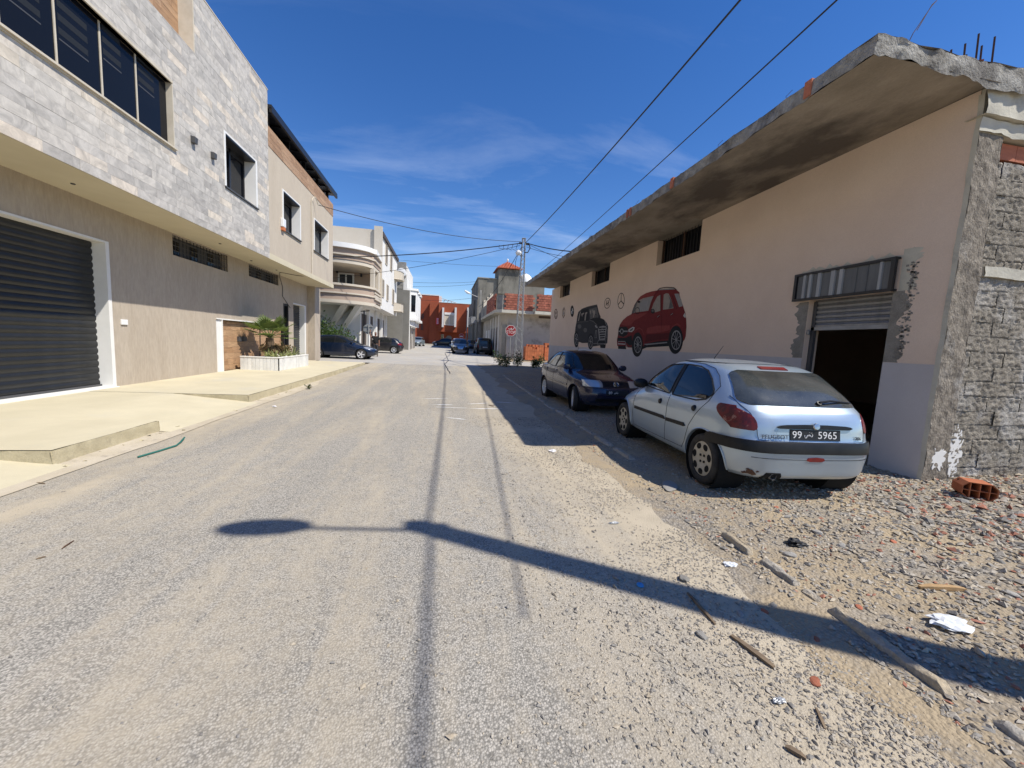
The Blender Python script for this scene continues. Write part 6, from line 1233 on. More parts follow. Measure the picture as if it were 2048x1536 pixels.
sub(lat, 'drop_cable', 'wire_black', lambda m: m.tube([lh, (lh.x-.18, LP.y-.25, lh.z-.6), (lh.x-.12, LP.y-.25, lh.z-1.2), (LP.x-.1, LP.y-.2, lh.z-1.6)], .014, 5))
def cable(label, a, b, sag, r_=.014, n=24):
    a, b = Vector(a), Vector(b); P = []
    for k in range(n+1): t = k/n; p = a.lerp(b, t); p.z -= sag*4*t*(1-t); P.append(p)
    mb = MB(); mb.tube(P, r_, 5); return mb.build('overhead_cable', 'wire_black', label=label, cat='cable', group='overhead cables', clean=False, smooth=True)
T = Vector((LP.x, LP.y, 8.2))
NP = Vector((4.8, .14, 0)); NH = 8.0
cable('service cable from the house conduit to the lattice pole', (XF+.12, 19.85, 7.5), T+Vector((-.2, 0, .05)), .35, .016)
cable('thick twisted cable from the lattice pole past the rounded balcony', T+Vector((-.2, 0, -.05)), PY(625, 514, 27.5), .25, .03)
cable('thin cable from the lattice pole down across the rounded balcony', T+Vector((-.25, 0, -.2)), PY(600, 562, 29), .3, .014)
cable('long dark cable running overhead along the street to the lattice pole', T+Vector((.1, -.1, -.02)), (NP.x, NP.y, NH-.2), .25, .02, 40)
A_, B_ = PY(1112, 512, 24), PY(1665, 0, 4.6); cable('thin cable sweeping above the workshop roof', A_+(A_-B_)*.35, B_+(B_-A_)*.25, .1, .012, 40)
cable('thick cable from the lattice pole to the workshop roof', T+Vector((.3, 0, -.02)), PX(1172, 505, 6.2), .1, .028)
cable('thin cable from the lattice pole to the workshop eaves', T+Vector((.2, 0, -.25)), PX(1150, 516, 6.2), .08, .012); cable('thin drooping cable crossing to the workshop roof corner', T+Vector((.3, 0, -.06)), PX(1160, 532, 7.), .08, .012)
# concrete pole further on, with its street lamp
CP2 = Vector((PY(957, 700, 49).x, 49, gz(49))); cpz = PY(957, 580, 49).z
cpl = empty('utility_pole', CP2, 'concrete utility pole with a street lamp beside the dark van', 'utility pole')
sub(cpl, 'shaft', 'concrete', lambda m: m.hexa([(CP2.x-.2, 48.8, CP2.z-.2), (CP2.x+.2, 48.8, CP2.z-.2), (CP2.x+.2, 49.2, CP2.z-.2), (CP2.x-.2, 49.2, CP2.z-.2), (CP2.x-.11, 48.9, cpz), (CP2.x+.11, 48.9, cpz), (CP2.x+.11, 49.1, cpz), (CP2.x-.11, 49.1, cpz)]))
q_ = PY(935, 585, 49); r_ = PY(955, 594, 49); ar = sub(cpl, 'lamp_arm', 'galvanised', lambda m: m.tube([r_, q_], .04, 6)); sub(ar, 'lamp_head', 'plastic_white', lambda m: m.tube([q_+Vector((.35, 0, -.12)), q_, q_+Vector((-.35, 0, .22))], [.1, .16, .08], 8))
a_ = PY(948, 640, 48.8); sub(cpl, 'meter_box', 'galvanised', lambda m: m.box(a_.x-.35, a_.x+.2, 48.7, 48.95, a_.z-.4, a_.z+.4))
cable('black cable from the lattice pole down to the concrete utility pole', T+Vector((-.05, .1, -.15)), PY(957, 614, 49), .6, .022)
for i, (a, b, lab) in enumerate((((690, 508), (1000, 533), 'highest faint cable far over the street'), ((790, 562), (958, 563), 'upper of two faint cables above the red building'), ((800, 572), (960, 567), 'lower of two faint cables above the red building'), ((840, 600), (957, 594), 'faint cable sagging to the concrete utility pole lamp'))):
    cable(lab, PY(*a, 58), PY(*b, 58), .25, .018)
for px, lab in ((932, 'slim pale metal post before the red building'), (940, 'slim pale metal post nearest the concrete utility pole')):
    q_ = PY(px, 690, 68); mb = MB(); t_ = PY(px-1, 622, 68).z; e = empty('metal_post', (q_.x, 68, gz(68)), lab, 'post'); sub(e, 'shaft', 'galvanised', lambda m: m.tube([(q_.x, 68, gz(68)-.1), (q_.x, 68, t_)], [.1, .06], 8)); sub(e, 'cap', 'galvanised', lambda m: m.lathe([(0, .1), (.09, .05), (.09, 0), (0, 0)], 8, Matrix.Translation((q_.x, 68, t_))))
# stop signs
def octo(cx, cz, r_, rot=math.pi/8): return [(cx+r_*math.cos(rot+k*math.pi/4), cz+r_*math.sin(rot+k*math.pi/4)) for k in range(8)]
def stop_sign(label, x, y, zc, r_, facing, tilt=0., full=True):
    e = empty('stop_sign', (x, y, gz(y)), label, 'road sign'); s_ = facing
    sub(e, 'post', 'galvanised', lambda m: m.tube([(x, y, gz(y)-.1), (x, y, zc+r_*.8)], .035, 8))
    pl_ = sub(e, 'plate', 'sign_white' if s_ < 0 else 'sign_back', lambda m: m.prism(octo(x, zc, r_), y+s_*.045, y+s_*.055, 'y'))
    if s_ < 0:
        sub(pl_, 'red_face', 'sign_red', lambda m: m.prism(octo(x, zc, r_*.93), y-.0552, y-.058, 'y'))
        if full:
            me = text_mesh('STOP', r_*.66, 'sign_white', depth=.002); o = bpy.data.objects.new('lettering', me); col.objects.link(o); o.parent = pl_; o.matrix_parent_inverse = parent_world(pl_).inverted(); o.location = (x, y-.06, zc-r_*.28); o.rotation_euler = (math.pi/2, 0, 0); o.scale = (1.0, 1.15, 1)
            me = stroke_text([[(a*r_*.5, b*r_*.62) for a, b in p] for p in QIF], r_*.05, 'sign_white'); o = bpy.data.objects.new('lettering', me); col.objects.link(o); o.parent = pl_; o.matrix_parent_inverse = parent_world(pl_).inverted(); o.location = (x, y-.06, zc+r_*.28); o.rotation_euler = (math.pi/2, 0, 0)
        else: sub(pl_, 'lettering', 'sign_white', lambda m: m.box(x-r_*.6, x+r_*.6, y-.062, y-.058, zc-r_*.3, zc+r_*.05))
    else:
        for k in (-1, 1): sub(pl_, 'bracket', 'galvanised', lambda m: m.box(x-.3, x+.3, y-.0, y+.044, zc+k*.18-.02, zc+k*.18+.02))
    return e
q_ = PY(1021.5, 661.5, 25.0); stop_sign('red stop sign with Arabic and Latin lettering beside the lattice pole', q_.x, 25.0, q_.z, .375, -1)
q_ = PY(737, 658, 30.4); stop_sign('grey back of a stop sign in front of the balcony house', q_.x, 30.4, q_.z, .4, 1)
q_ = PY(923, 672, 60); stop_sign('small faded stop sign far off before the red building', q_.x, 60, q_.z, .38, -1, full=False)
pp_ = PY(728, 640, 30.7); e = empty('shop_post', (pp_.x, 30.7, gz(31)), 'dark metal post with a cross head before the balcony house', 'post'); sub(e, 'shaft', 'black_metal', lambda m: m.tube([(pp_.x, 30.7, 0), (pp_.x, 30.7, 3.5)], .05, 8)); sub(e, 'cross_head', 'black_metal', lambda m: m.tube([(pp_.x-.4, 30.7, 3.4), (pp_.x+.4, 30.7, 3.5)], .04, 6))
# the near street lamp stands just outside the frame; its shadow crosses the road
nl = empty('street_lamp', NP, 'tapered concrete street lamp pole on the verge by the workshop', 'street lamp')
sub(nl, 'shaft', 'concrete', lambda m: m.hexa([(NP.x-.16, NP.y-.13, -.2), (NP.x+.16, NP.y-.13, -.2), (NP.x+.16, NP.y+.13, -.2), (NP.x-.16, NP.y+.13, -.2), (NP.x-.085, NP.y-.08, NH), (NP.x+.085, NP.y-.08, NH), (NP.x+.085, NP.y+.08, NH), (NP.x-.085, NP.y+.08, NH)]))
az = NH-.32; arm = sub(nl, 'lamp_arm', 'galvanised', lambda m: m.tube([(NP.x, NP.y, az), (NP.x-.5, NP.y+.04, az+.05), (NP.x-1.02, NP.y+.1, az+.06)], .026, 8))
hd = sub(arm, 'lamp_head', 'plastic_white', lambda m: m.lathe([(0, -.36), (.07, -.33), (.13, -.2), (.15, 0), (.13, .2), (.07, .34), (0, .38)], 18, Matrix.Translation((NP.x-1.36, NP.y+.14, az+.05)) @ Matrix.Rotation(math.pi/2, 4, 'Y') @ Matrix.Diagonal((.55, 1, 1, 1))), smooth=True)
sub(nl, 'insulator', 'wire_black', lambda m: m.box(NP.x-.15, NP.x-.08, NP.y-.04, NP.y+.04, NH-.5, NH-.44)); sub(nl, 'insulator', 'wire_black', lambda m: m.box(NP.x+.08, NP.x+.15, NP.y+.02, NP.y+.09, NH-.26, NH-.2))
cable('second dark cable strung from the street lamp along the verge', (NP.x, NP.y, NH-.25), (NP.x-.4, -14, NH), .3, .02)

# ------------------------------------------------------------------ plants
def leaf(mb, p, d, n, L_, w_):
    d = d.normalized(); s_ = d.cross(n)
    if s_.length < 1e-3: s_ = d.cross(Vector((.3, .2, .9)))
    s_.normalize(); nn = s_.cross(d)
    mb.add([p, p+d*L_*.5+s_*w_*.5+nn*w_*.12, p+d*L_, p+d*L_*.5-s_*w_*.5+nn*w_*.12], [(0, 1, 2), (0, 2, 3)])
def shrub(name, label, base, stems, seed, mats, leaf_l, leaf_w, per, spread, height, cat='shrub', group=None, droop=.3):
    q3 = random.Random(seed); e = empty(name, base, label, cat, group); base = Vector(base); st = MB(); lv = [MB() for _ in mats]
    for i in range(stems):
        a = q3.uniform(0, 2*math.pi); sp_ = q3.uniform(.2, 1)*spread; h = height*q3.uniform(.5, 1)*(1-.35*(sp_/spread)**2); P = []
        for k in range(8):
            t = k/7; P.append(base+Vector((math.cos(a)*sp_*t**1.3, math.sin(a)*sp_*t**1.3*.8, h*(t-droop*t**3)))+Vector((q3.uniform(-1, 1), q3.uniform(-1, 1), 0))*.05*spread*t)
        st.tube(P, [.022*(1-.8*k/7)*max(.35, height/2.5) for k in range(8)], 5)
        for k in range(per):
            t = q3.uniform(.22, 1)**.8; f_ = t*7; i0 = min(6, int(f_)); p = P[i0].lerp(P[i0+1], f_-i0); off = Vector((q3.gauss(0, 1), q3.gauss(0, 1), q3.gauss(0, .8)))
            p = p+off*.11*spread*(.5+t*.6); d = off+Vector((0, 0, .25)); m_ = min(len(mats)-1, int(abs(q3.gauss(0, .75))))
            leaf(lv[m_], p, d, Vector((q3.gauss(0, .6), q3.gauss(0, .6), 1)), leaf_l*q3.uniform(.6, 1.2), leaf_w*q3.uniform(.6, 1.2))
    st.build('trunk', 'bark', e, clean=False); 
    for m_, l_ in zip(mats, lv):
        if l_.v: tag(l_.build('crown', m_, e, clean=False), kind='stuff')
    return e
shrub('flowering_shrub', 'dense green and reddish shrub behind the dark blue hatchback', (-8.2, 28.6, gz(28)), 34, 4, ['shrub_leaf', 'shrub_leaf_grey', 'shrub_flower'], .2, .1, 120, 2.1, 3.3)
shrub('climbing_shrub', 'loose arching shrub against the white wall of the balcony house', (-8.7, 29.6, gz(28)), 14, 9, ['shrub_leaf', 'weed_leaf'], .22, .11, 70, 2.6, 5.0, droop=.35)
shrub('grey_shrub', 'grey green bushy shrub by the stop sign back', (-6.7, 28.7, gz(28)), 22, 13, ['shrub_leaf_grey', 'shrub_leaf'], .15, .07, 70, 1.1, 1.9)
for i, (px, py, s_, lab) in enumerate(((1000, 733, 1.0, 'leggy dark weed left of the stop sign post'), (1013, 735, .8, 'dark weed clump at the foot of the stop sign'), (1034, 735, .95, 'dark weed clump around the lattice pole foot'), (1066, 737, .6, 'low dark weed right of the lattice pole'), (1078, 735, .75, 'upright dark weed towards the brick stack'))):
    g_ = PG(px, py, gz(24)); shrub('weed', lab, (g_.x, min(g_.y, 25.4), gz(24)), 9, 20+i, ['weed_leaf', 'shrub_leaf'], .15, .07, 34, .7*s_, 1.3*s_, 'weed', 'weeds at the crossing', droop=.15)
g_ = PG(617, 778); shrub('weed', 'tiny dry weed in the gutter beside the pavement', (g_.x, g_.y, .01), 5, 61, ['weed_leaf', 'dead_leaf'], .07, .03, 10, .12, .12, 'weed')
# fan palm
def fan_palm(base, label):
    e = empty('fan_palm', base, label, 'palm'); base = Vector(base); q3 = random.Random(15); tr = MB()
    tr.tube([base+Vector((0, 0, -.1)), base+Vector((.02, 0, .3)), base+Vector((.0, .03, .75))], [.17, .16, .13], 12); tr.build('trunk', 'bark', e, smooth=True)
    top_ = base+Vector((0, .03, .75))
    def frond(a, el, L_, r_, m, droop):
        mb = MB(); d = Vector((math.cos(a)*math.cos(el), math.sin(a)*math.cos(el), math.sin(el))); mid = top_+d*L_*.6; end = top_+d*L_+Vector((0, 0, -droop*L_)); mb.tube([top_, mid, end], [.014, .01, .008], 5)
        ax = (end-mid).normalized(); sd = ax.cross(Vector((0, 0, 1))); sd = sd.normalized() if sd.length > .01 else Vector((1, 0, 0)); n_ = sd.cross(ax)
        for k in range(19):
            t = -1.9+3.8*k/18; dd = (ax*math.cos(t)+sd*math.sin(t)+n_*.22+Vector((0, 0, -.18*abs(t)*.5))).normalized(); l_ = r_*(1-.16*abs(t))*q3.uniform(.88, 1.05); w_ = .032; sp2 = dd.cross(n_).normalized()
            p1 = end+dd*l_*.6; p2 = end+dd*l_+Vector((0, 0, -.05)); mb.add([end, p1+sp2*w_, p2, p1-sp2*w_, p1+n_*.012], [(0, 1, 4), (0, 4, 3), (4, 1, 2), (4, 2, 3)])
        mb.build('frond', m, e, clean=False)
    for k in range(17):
        a = k*2.4+q3.uniform(-.2, .2); el = .15+1.05*(k/17)**.8; frond(a, el, q3.uniform(.5, .75), q3.uniform(.42, .56), 'palm_leaf', .12)
    for k in range(8): frond(k*.8+.3, -.75-q3.uniform(0, .3), .3, .3, 'dead_leaf', .25)
    return e
fan_palm((-6.55, 16.1, .6), 'green fan palm with dead lower fronds in the white planter')
def agave(base, label, n, L_, seed, w_=.035):
    e = empty('agave', base, label, 'plant', 'succulents in the planter'); base = Vector(base); q3 = random.Random(seed)
    for k in range(n):
        a = k*2.4; el = .5+.9*(k/n); mb = MB(); d = Vector((math.cos(a), math.sin(a), 0)); s_ = Vector((-math.sin(a), math.cos(a), 0)); l_ = L_*q3.uniform(.7, 1.1); P = []
        for i in range(5):
            t = i/4; c = base+d*l_*t*math.cos(el)+Vector((0, 0, l_*(t*math.sin(el)-.18*t*t))); ww = w_*(1-t**2)+.002; P += [c-s_*ww, c-Vector((0, 0, ww*.5)), c+s_*ww]
        mb.add(P, [(i*3+j, i*3+j+1, i*3+j+4, i*3+j+3) for i in range(4) for j in range(2)]); mb.build('leaf', 'agave_leaf', e, clean=False)
for i, (x, y, n, L_, lab) in enumerate(((-6.15, 15.6, 13, .5, 'pale spiky agave at the near end of the planter'), (-6.12, 16.2, 12, .48, 'spiky agave directly under the fan palm'), (-6.1, 16.75, 11, .42, 'spiky agave just past the fan palm in the planter'), (-6.45, 15.75, 12, .5, 'spiky agave behind the near planter corner'), (-6.15, 17.3, 14, .6, 'upright agave towards the far end of the planter'))): agave((x, y, .6), lab, n, L_, 70+i)
shrub('planter_shrub', 'dark dry bush beside the fan palm in the planter', (-6.5, 17.2, .6), 14, 33, ['dead_leaf', 'weed_leaf'], .1, .05, 45, .4, .85)

# ------------------------------------------------------------------ kerbs, gravel, rubble and litter
verge = bpy.data.objects['verge']; q3 = random.Random(21); y = 4.95
mat('kerb_old', (.42, .385, .33), .96, c2=(.30, .27, .225), scale=14, c3=(.42, .345, .24), s3=4, lo3=.42, hi3=.6, bump=1., bs=28, bd=.02, grain=.15, gs=60)
def kerb_piece(x, y0, y1, w_, h, seed):
    """half-buried length of broken concrete kerb, rounded over and sunk at both ends"""
    mb = MB(); o_ = Vector((seed*3.7, 0, 0))
    def fn(u, v):
        t = (v-.5)*2; e = min(1, 9*min(u, 1-u)+.02); prof = (1-abs(t)**9); yy = y0+(y1-y0)*u
        n = Vector((MN.noise(Vector((yy*7, v*3, 0))+o_), MN.noise(Vector((yy*7, v*3, 5))+o_), MN.noise(Vector((yy*5, v*2.5, 9))+o_)+.5*MN.noise(Vector((yy*16, v*6, 2))+o_)))
        return Vector((x+w_*.5*t*(.75+.25*e), yy, gz(yy)-.03+(h+.03)*prof*e))+Vector((n.x*.012, n.y*.01, n.z*.018*e))
    mb.grid(fn, 26, 10); mb.build('kerb_stone', 'kerb_old', verge, clean=False, smooth=True, sharp=R(45))
while y < 17.6:
    L_ = q3.uniform(.6, 1.15); kerb_piece(2.72+.05*MN.noise(Vector((y*.5, 0, 0)))+.006*(y-5), y, y+L_, q3.uniform(.1, .13), q3.uniform(.03, .06), int(y*10)); y += L_+q3.uniform(.0, .05)
for i, (x, y0, y1, h) in enumerate(((2.46, 2.5, 2.87, .05), (2.475, 2.1, 2.46, .035), (2.47, 1.95, 2.08, .02), (2.46, 1.25, 1.93, .035), (2.5, .5, 1.2, .02))): kerb_piece(x, y0, y1, .07, h+.02, 90+i)
OCT = [(0, 2, 4), (2, 1, 4), (1, 3, 4), (3, 0, 4), (2, 0, 5), (1, 2, 5), (3, 1, 5), (0, 3, 5)]
def pebble(mb, c, r_, q4):
    a = q4.uniform(0, 6.28); ca, sa = math.cos(a), math.sin(a); rx, ry, rz_ = r_*q4.uniform(.8, 1.4), r_*q4.uniform(.5, 1.), r_*q4.uniform(.3, .75); o = len(mb.v)
    for (x, y, z) in ((rx, 0, 0), (-rx, 0, 0), (0, ry, 0), (0, -ry, 0), (0, 0, rz_), (0, 0, -rz_)):
        x += q4.uniform(-.35, .35)*r_; y += q4.uniform(-.3, .3)*r_; z += q4.uniform(-.2, .2)*r_; mb.v.append((c[0]+x*ca-y*sa, c[1]+x*sa+y*ca, c[2]+z))
    mb.f += [(i+o, j+o, k+o) for i, j, k in OCT]
gA, gB, gC, gR = MB(), MB(), MB(), MB(); q4 = random.Random(31); cnt = 0
while cnt < 60000:
    x = 2.3+8.2*q4.random()**1.5; yv = .3+9.*q4.random()**1.6
    if q4.random() < .22: x = 2.75+3.6*q4.random(); yv = 6+13*q4.random()
    nz_ = MN.noise(Vector((x*.8, yv*.8, 7)))+.5*MN.noise(Vector((x*2.4, yv*2.4, 1))); heap = max(0, min(1, 1.35-math.hypot((x-8.0)/4.6, (yv-2.2)/2.6))); under = 1 if (x > 2.9 and yv > 3.6) else 0
    if q4.random() > .3+.55*nz_+1.0*heap+.5*under: continue
    cnt += 1; r_ = min(.075, .0055+abs(q4.gauss(0, .006))+heap*abs(q4.gauss(0, .018))+(.018*q4.random() if q4.random() < .03 else 0)); k = q4.random(); c = (x, yv, max(verge_z(x, yv)-.012, 0 if x < 2.45 else -1)+r_*.25)
    pebble(gR if k < .035+(.12 if 4.6 < x < 7.6 and 2.3 < yv < 4.2 else 0) else (gA if k < .5 else (gB if k < .72 else gC)), c, r_, q4)
cnt = 0
while cnt < 26000:
    x = 2.5-2.9*abs(q4.gauss(0, .36)); yv = .7+7.5*q4.random()**1.7
    if x < -1.5: continue
    if MN.noise(Vector((x*1.1, yv*1.1, 4)))+.35*q4.random() < -.02: continue
    cnt += 1; r_ = .004+abs(q4.gauss(0, .0042)); pebble(gA if q4.random() < .5 else (gB if q4.random() < .4 else gC), (x, yv, r_*.3), r_, q4)
for _ in range(2500):
    x = q4.uniform(-3.8, 1); yv = .9+8*q4.random()**1.6; r_ = .003+abs(q4.gauss(0, .003)); pebble(gB, (x, yv, r_*.3), r_, q4)
mat('gravel_a', (.42, .375, .31), .93, c2=(.27, .24, .195), scale=45, lo=.35, hi=.65, detail=2); mat('gravel_b', (.29, .27, .24), .93, c2=(.17, .155, .135), scale=45, lo=.35, hi=.65, detail=2); mat('gravel_c', (.46, .40, .31), .93, c2=(.34, .28, .2), scale=45, lo=.35, hi=.65, detail=2)
for mb, m_, nm in ((gA, 'gravel_a', 'gravel'), (gB, 'gravel_b', 'gravel'), (gC, 'gravel_c', 'gravel'), (gR, 'gravel_red', 'brick_chips')): tag(mb.build(nm, m_, clean=False), kind='stuff', label={'gravel_a': 'pale grey gravel strewn over verge and road', 'gravel_b': 'dark grey gravel strewn over verge and road', 'gravel_c': 'sandy gravel strewn over verge and road', 'gravel_red': 'crushed red brick chips on the verge'}[m_], cat='gravel')
# bigger loose stones
def rock_mesh(seed, m):
    q5 = random.Random(seed); bm = bmesh.new(); bmesh.ops.create_icosphere(bm, subdivisions=2, radius=1)
    sc = Vector((1.3, .9, .45)); o = Vector((seed*7.7, 0, 0))
    for v in bm.verts: v.co = Vector((v.co.x*sc.x, v.co.y*sc.y, v.co.z*sc.z))*(1+.35*MN.noise(v.co*1.3+o)+.15*MN.noise(v.co*3+o))
    me = bpy.data.meshes.new('stone'); bm.to_mesh(me); bm.free(); me.materials.append(MATS[m]); return me
rocks = [rock_mesh(s_, 'stone_grey') for s_ in range(6)]; shards = [rock_mesh(s_+20, 'brick_red') for s_ in range(3)]
SPOTS = [((6.5, 3.6), 'near the hollow brick'), ((3.58, 2.02), 'near the pale wood offcut'), ((3.14, 1.71), 'near the clear plastic bag'), ((3.02, 2.67), 'near the black plastic bag'), ((2.46, 2.5), 'near the broken end of the kerb'), ((2.46, 1.4), 'near the longest broken kerb piece'), ((1.7, 1.6), 'near the weathered wood on the gravel'), ((8.0, 2.6), 'on the rubble heap by the end wall'), ((5.0, 3.2), 'behind the silver hatchback'), ((1.37, 2.27), 'near the blue bottle cap')]
def nearby(x, y): return min(SPOTS, key=lambda s_: math.hypot(s_[0][0]-x, s_[0][1]-y))[1]
for i in range(64):
    x = 4.2+4*q4.random()**.8 if i % 2 else 2.6+4*q4.random(); yv = (1.2+2.4*q4.random()) if i % 3 else (.6+3.2*q4.random())
    if x < 5 and i % 4 == 0: x, yv = 1.2+q4.random()*2, .9+2.2*q4.random()
    s_ = q4.uniform(.018, .04)*(1.5 if x > 4.6 else 1); o = bpy.data.objects.new('stone', rocks[i % 6]); col.objects.link(o); o.location = (x, yv, (verge_z(x, yv)-.012 if x > 2.5 else 0)+s_*.25); o.rotation_euler = (q4.uniform(-.3, .3), q4.uniform(-.3, .3), q4.uniform(0, 6)); o.scale = (s_,)*3
    tag(o, 'loose grey rubble stone '+nearby(x, yv), 'stone', 'loose rubble stones')
for i in range(22):
    x = 1.8+4.5*q4.random(); yv = .9+2.9*q4.random(); s_ = q4.uniform(.012, .028); o = bpy.data.objects.new('brick_shard', shards[i % 3]); col.objects.link(o); o.location = (x, yv, (verge_z(x, yv)-.012 if x > 2.5 else 0)+s_*.2); o.rotation_euler = (q4.uniform(-.3, .3), 0, q4.uniform(0, 6)); o.scale = (s_, s_, s_*.7)
    tag(o, 'small broken red brick shard '+nearby(x, yv), 'brick shard', 'red brick shards')
q_ = PG(1340, 972, .03); o = bpy.data.objects.new('stone_slab', rocks[2]); col.objects.link(o); o.location = (q_.x, q_.y, .035); o.scale = (.13, .1, .03); o.rotation_euler = (0, 0, 1.0); tag(o, 'flat grey stone lying beside the silver hatchback wheel', 'stone')
# hollow brick
def hollow_brick(loc, rz_):
    e = empty('hollow_brick', loc, 'single new hollow clay brick lying by the workshop corner', 'brick'); W_, H_, L_ = .30, .19, .22; loc = Vector(loc); M_ = Matrix.Translation(loc) @ Matrix.Rotation(rz_, 4, 'Z'); t_ = .012
    def W(m):
        o_ = [(-W_/2+.05, 0), (W_/2-.05, 0), (W_/2, .05), (W_/2, H_-.05), (W_/2-.05, H_), (-W_/2+.05, H_), (-W_/2, H_-.05), (-W_/2, .05)]
        n = len(o_)
        for i in range(n):
            a, b = Vector(o_[i]), Vector(o_[(i+1) % n]); c = Vector((0, H_/2)); ai, bi = a+(c-a).normalized()*t_, b+(c-b).normalized()*t_
            m.hexa([M_ @ Vector(p) for p in [(a.x, -L_/2, a.y), (b.x, -L_/2, b.y), (b.x, L_/2, b.y), (a.x, L_/2, a.y), (ai.x, -L_/2, ai.y), (bi.x, -L_/2, bi.y), (bi.x, L_/2, bi.y), (ai.x, L_/2, ai.y)]])
    sub(e, 'shell', 'brick_orange', W, clean=False)
    for k in range(3): sub(e, 'web', 'brick_orange', lambda m: m.box(-.08+k*.08-.004, -.08+k*.08+.004, -L_/2+.002, L_/2-.002, .012, H_-.012, M_))
    sub(e, 'web', 'brick_orange', lambda m: m.box(-W_/2+.012, W_/2-.012, -L_/2+.003, L_/2-.003, H_/2-.004, H_/2+.004, M_)); sub(e, 'hole_shade', 'hole_dark', lambda m: m.box(-W_/2+.02, W_/2-.02, L_/2-.06, L_/2-.05, .01, H_-.01, M_))  # the dark plate inside stands in for shade deep in the holes
q_ = PG(1957, 1000, .05); hollow_brick((q_.x, q_.y+.05, verge_z(q_.x, q_.y)-.01), R(-38))
# planks, sticks and litter
def stick(name, label, p, q, w_, h, m, cat, group=None):
    p, q = Vector(p), Vector(q); d = (q-p); L_ = d.length; a = math.atan2(d.y, d.x); mb = MB(); q6 = random.Random(int(L_*999)); V = []
    for i in range(5):
        t = i/4; c = p.lerp(q, t); s_ = Vector((-math.sin(a), math.cos(a), 0)); k = .6 if i in (0, 4) else 1
        for (u, v) in ((-.5, 0), (.5, 0), (.5, 1), (-.5, 1)): V.append(c+s_*w_*u*k*(1+q6.uniform(-.08, .08))+Vector((0, 0, h*v*k+.002)))
    mb.add(V, [(i*4+j, i*4+(j+1) % 4, (i+1)*4+(j+1) % 4, (i+1)*4+j) for i in range(4) for j in range(4)]+[(3, 2, 1, 0), (16, 17, 18, 19)]); return mb.build(name, m, label=label, cat=cat, group=group)
def G(x, y, dz=0): p = PG(x, y, .03); z = (verge_z(p.x, p.y)-.01 if p.x > 2.5 else .002); p = PG(x, y, z); p.z = z+dz; return p
stick('wood_offcut', 'short pale new wood offcut on the rubble', G(1838, 1176), G(1930, 1181), .035, .025, 'wood_plank', 'wood')
stick('wood_stick', 'thin brown stick beside the gravel strip on the road', G(1375, 1187), G(1430, 1250), .018, .014, 'wood_old', 'stick'); stick('old_plank', 'old weathered wood plank half in the lamp post shadow', G(1462, 1273), G(1548, 1337), .032, .016, 'wood_old', 'wood'); stick('wood_stick', 'small grey stick near the brick shards', G(1632, 1418), G(1650, 1460), .012, .01, 'wood_old', 'stick'); stick('wood_stick', 'dark stub of wood among the gravel', G(1570, 1495), G(1612, 1520), .02, .014, 'wood_old', 'stick')
stick('dry_twig', 'thin brown twig on the asphalt', G(124, 1098), G(148, 1082), .008, .006, 'rust', 'twig'); stick('dry_twig', 'short dark twig on the asphalt', G(72, 1119), G(92, 1114), .01, .006, 'wood_old', 'twig'); stick('dry_twig', 'dark scrap lying on the gutter by the pavement ramp', G(72, 966), G(90, 968), .012, .008, 'wood_old', 'twig'); stick('dry_leaf', 'small dark scrap on the road near the workshop shadow', G(978, 810), G(987, 813), .06, .01, 'wood_old', 'scrap')
mb = MB(); P_ = [G(276, 916, .012), G(320, 903, .01), G(352, 893, .012), G(362, 886, .02), G(369, 879, .03)]; mb.tube(P_, .013, 4); mb.build('plastic_strip', 'strip_green', label='dark green plastic strip lying on the road by the gutter', cat='strip')
def crumple(name, label, loc, s_, m, cat, seed):
    bm = bmesh.new(); bmesh.ops.create_icosphere(bm, subdivisions=3, radius=1); o = Vector((seed*3.1, 0, 0))
    for v in bm.verts:
        n_ = v.co.copy(); v.co = Vector((n_.x*s_[0], n_.y*s_[1], max(-.1*s_[2], n_.z*s_[2])))*(1+.6*MN.noise(n_*2.2+o)+.35*MN.noise(n_*5+o))
    me = bpy.data.meshes.new(name); bm.to_mesh(me); bm.free(); me.materials.append(MATS[m]); ob = link(name, me, label=label, cat=cat); ob.location = loc; return ob
q_ = G(1900, 1250); crumple('plastic_bag', 'crumpled clear white plastic bag on the dirt', (q_.x, q_.y, q_.z+.015), (.10, .07, .022), 'plastic_bag', 'bag', 3); q_ = G(1590, 1090); crumple('plastic_bag', 'crumpled black plastic bag beside the broken kerb', (q_.x, q_.y, q_.z+.015), (.075, .05, .035), 'plastic_black', 'bag', 5)
q_ = G(1460, 1130); crumple('plastic_scrap', 'pale plastic scrap near the end of the broken kerb', (q_.x, q_.y, q_.z+.006), (.05, .03, .014), 'plastic_bag', 'scrap', 8); q_ = G(1105, 903); crumple('paper_scrap', 'white paper scrap at the edge of the roof shadow', (q_.x, q_.y, .012), (.05, .04, .02), 'sign_white', 'scrap', 9); q_ = G(549, 814); crumple('paper_scrap', 'tiny white paper ball by the pavement corner', (q_.x, q_.y, .012), (.035, .03, .02), 'sign_white', 'scrap', 10); q_ = G(2040, 940); crumple('plastic_bag', 'blue white bag on the rubble heap by the end wall', (q_.x, q_.y, q_.z+.02), (.12, .06, .05), 'plastic_bag', 'bag', 12)
q_ = G(1228, 1047); crumple('tape_scrap', 'dull silver tape scrap on the sandy road edge', (q_.x, q_.y, .008), (.05, .015, .01), 'sign_back', 'scrap', 14); q_ = G(1558, 1404); crumple('plastic_scrap', 'small grey plastic tube piece among the gravel', (q_.x, q_.y, .01), (.03, .014, .012), 'sign_back', 'scrap', 15)
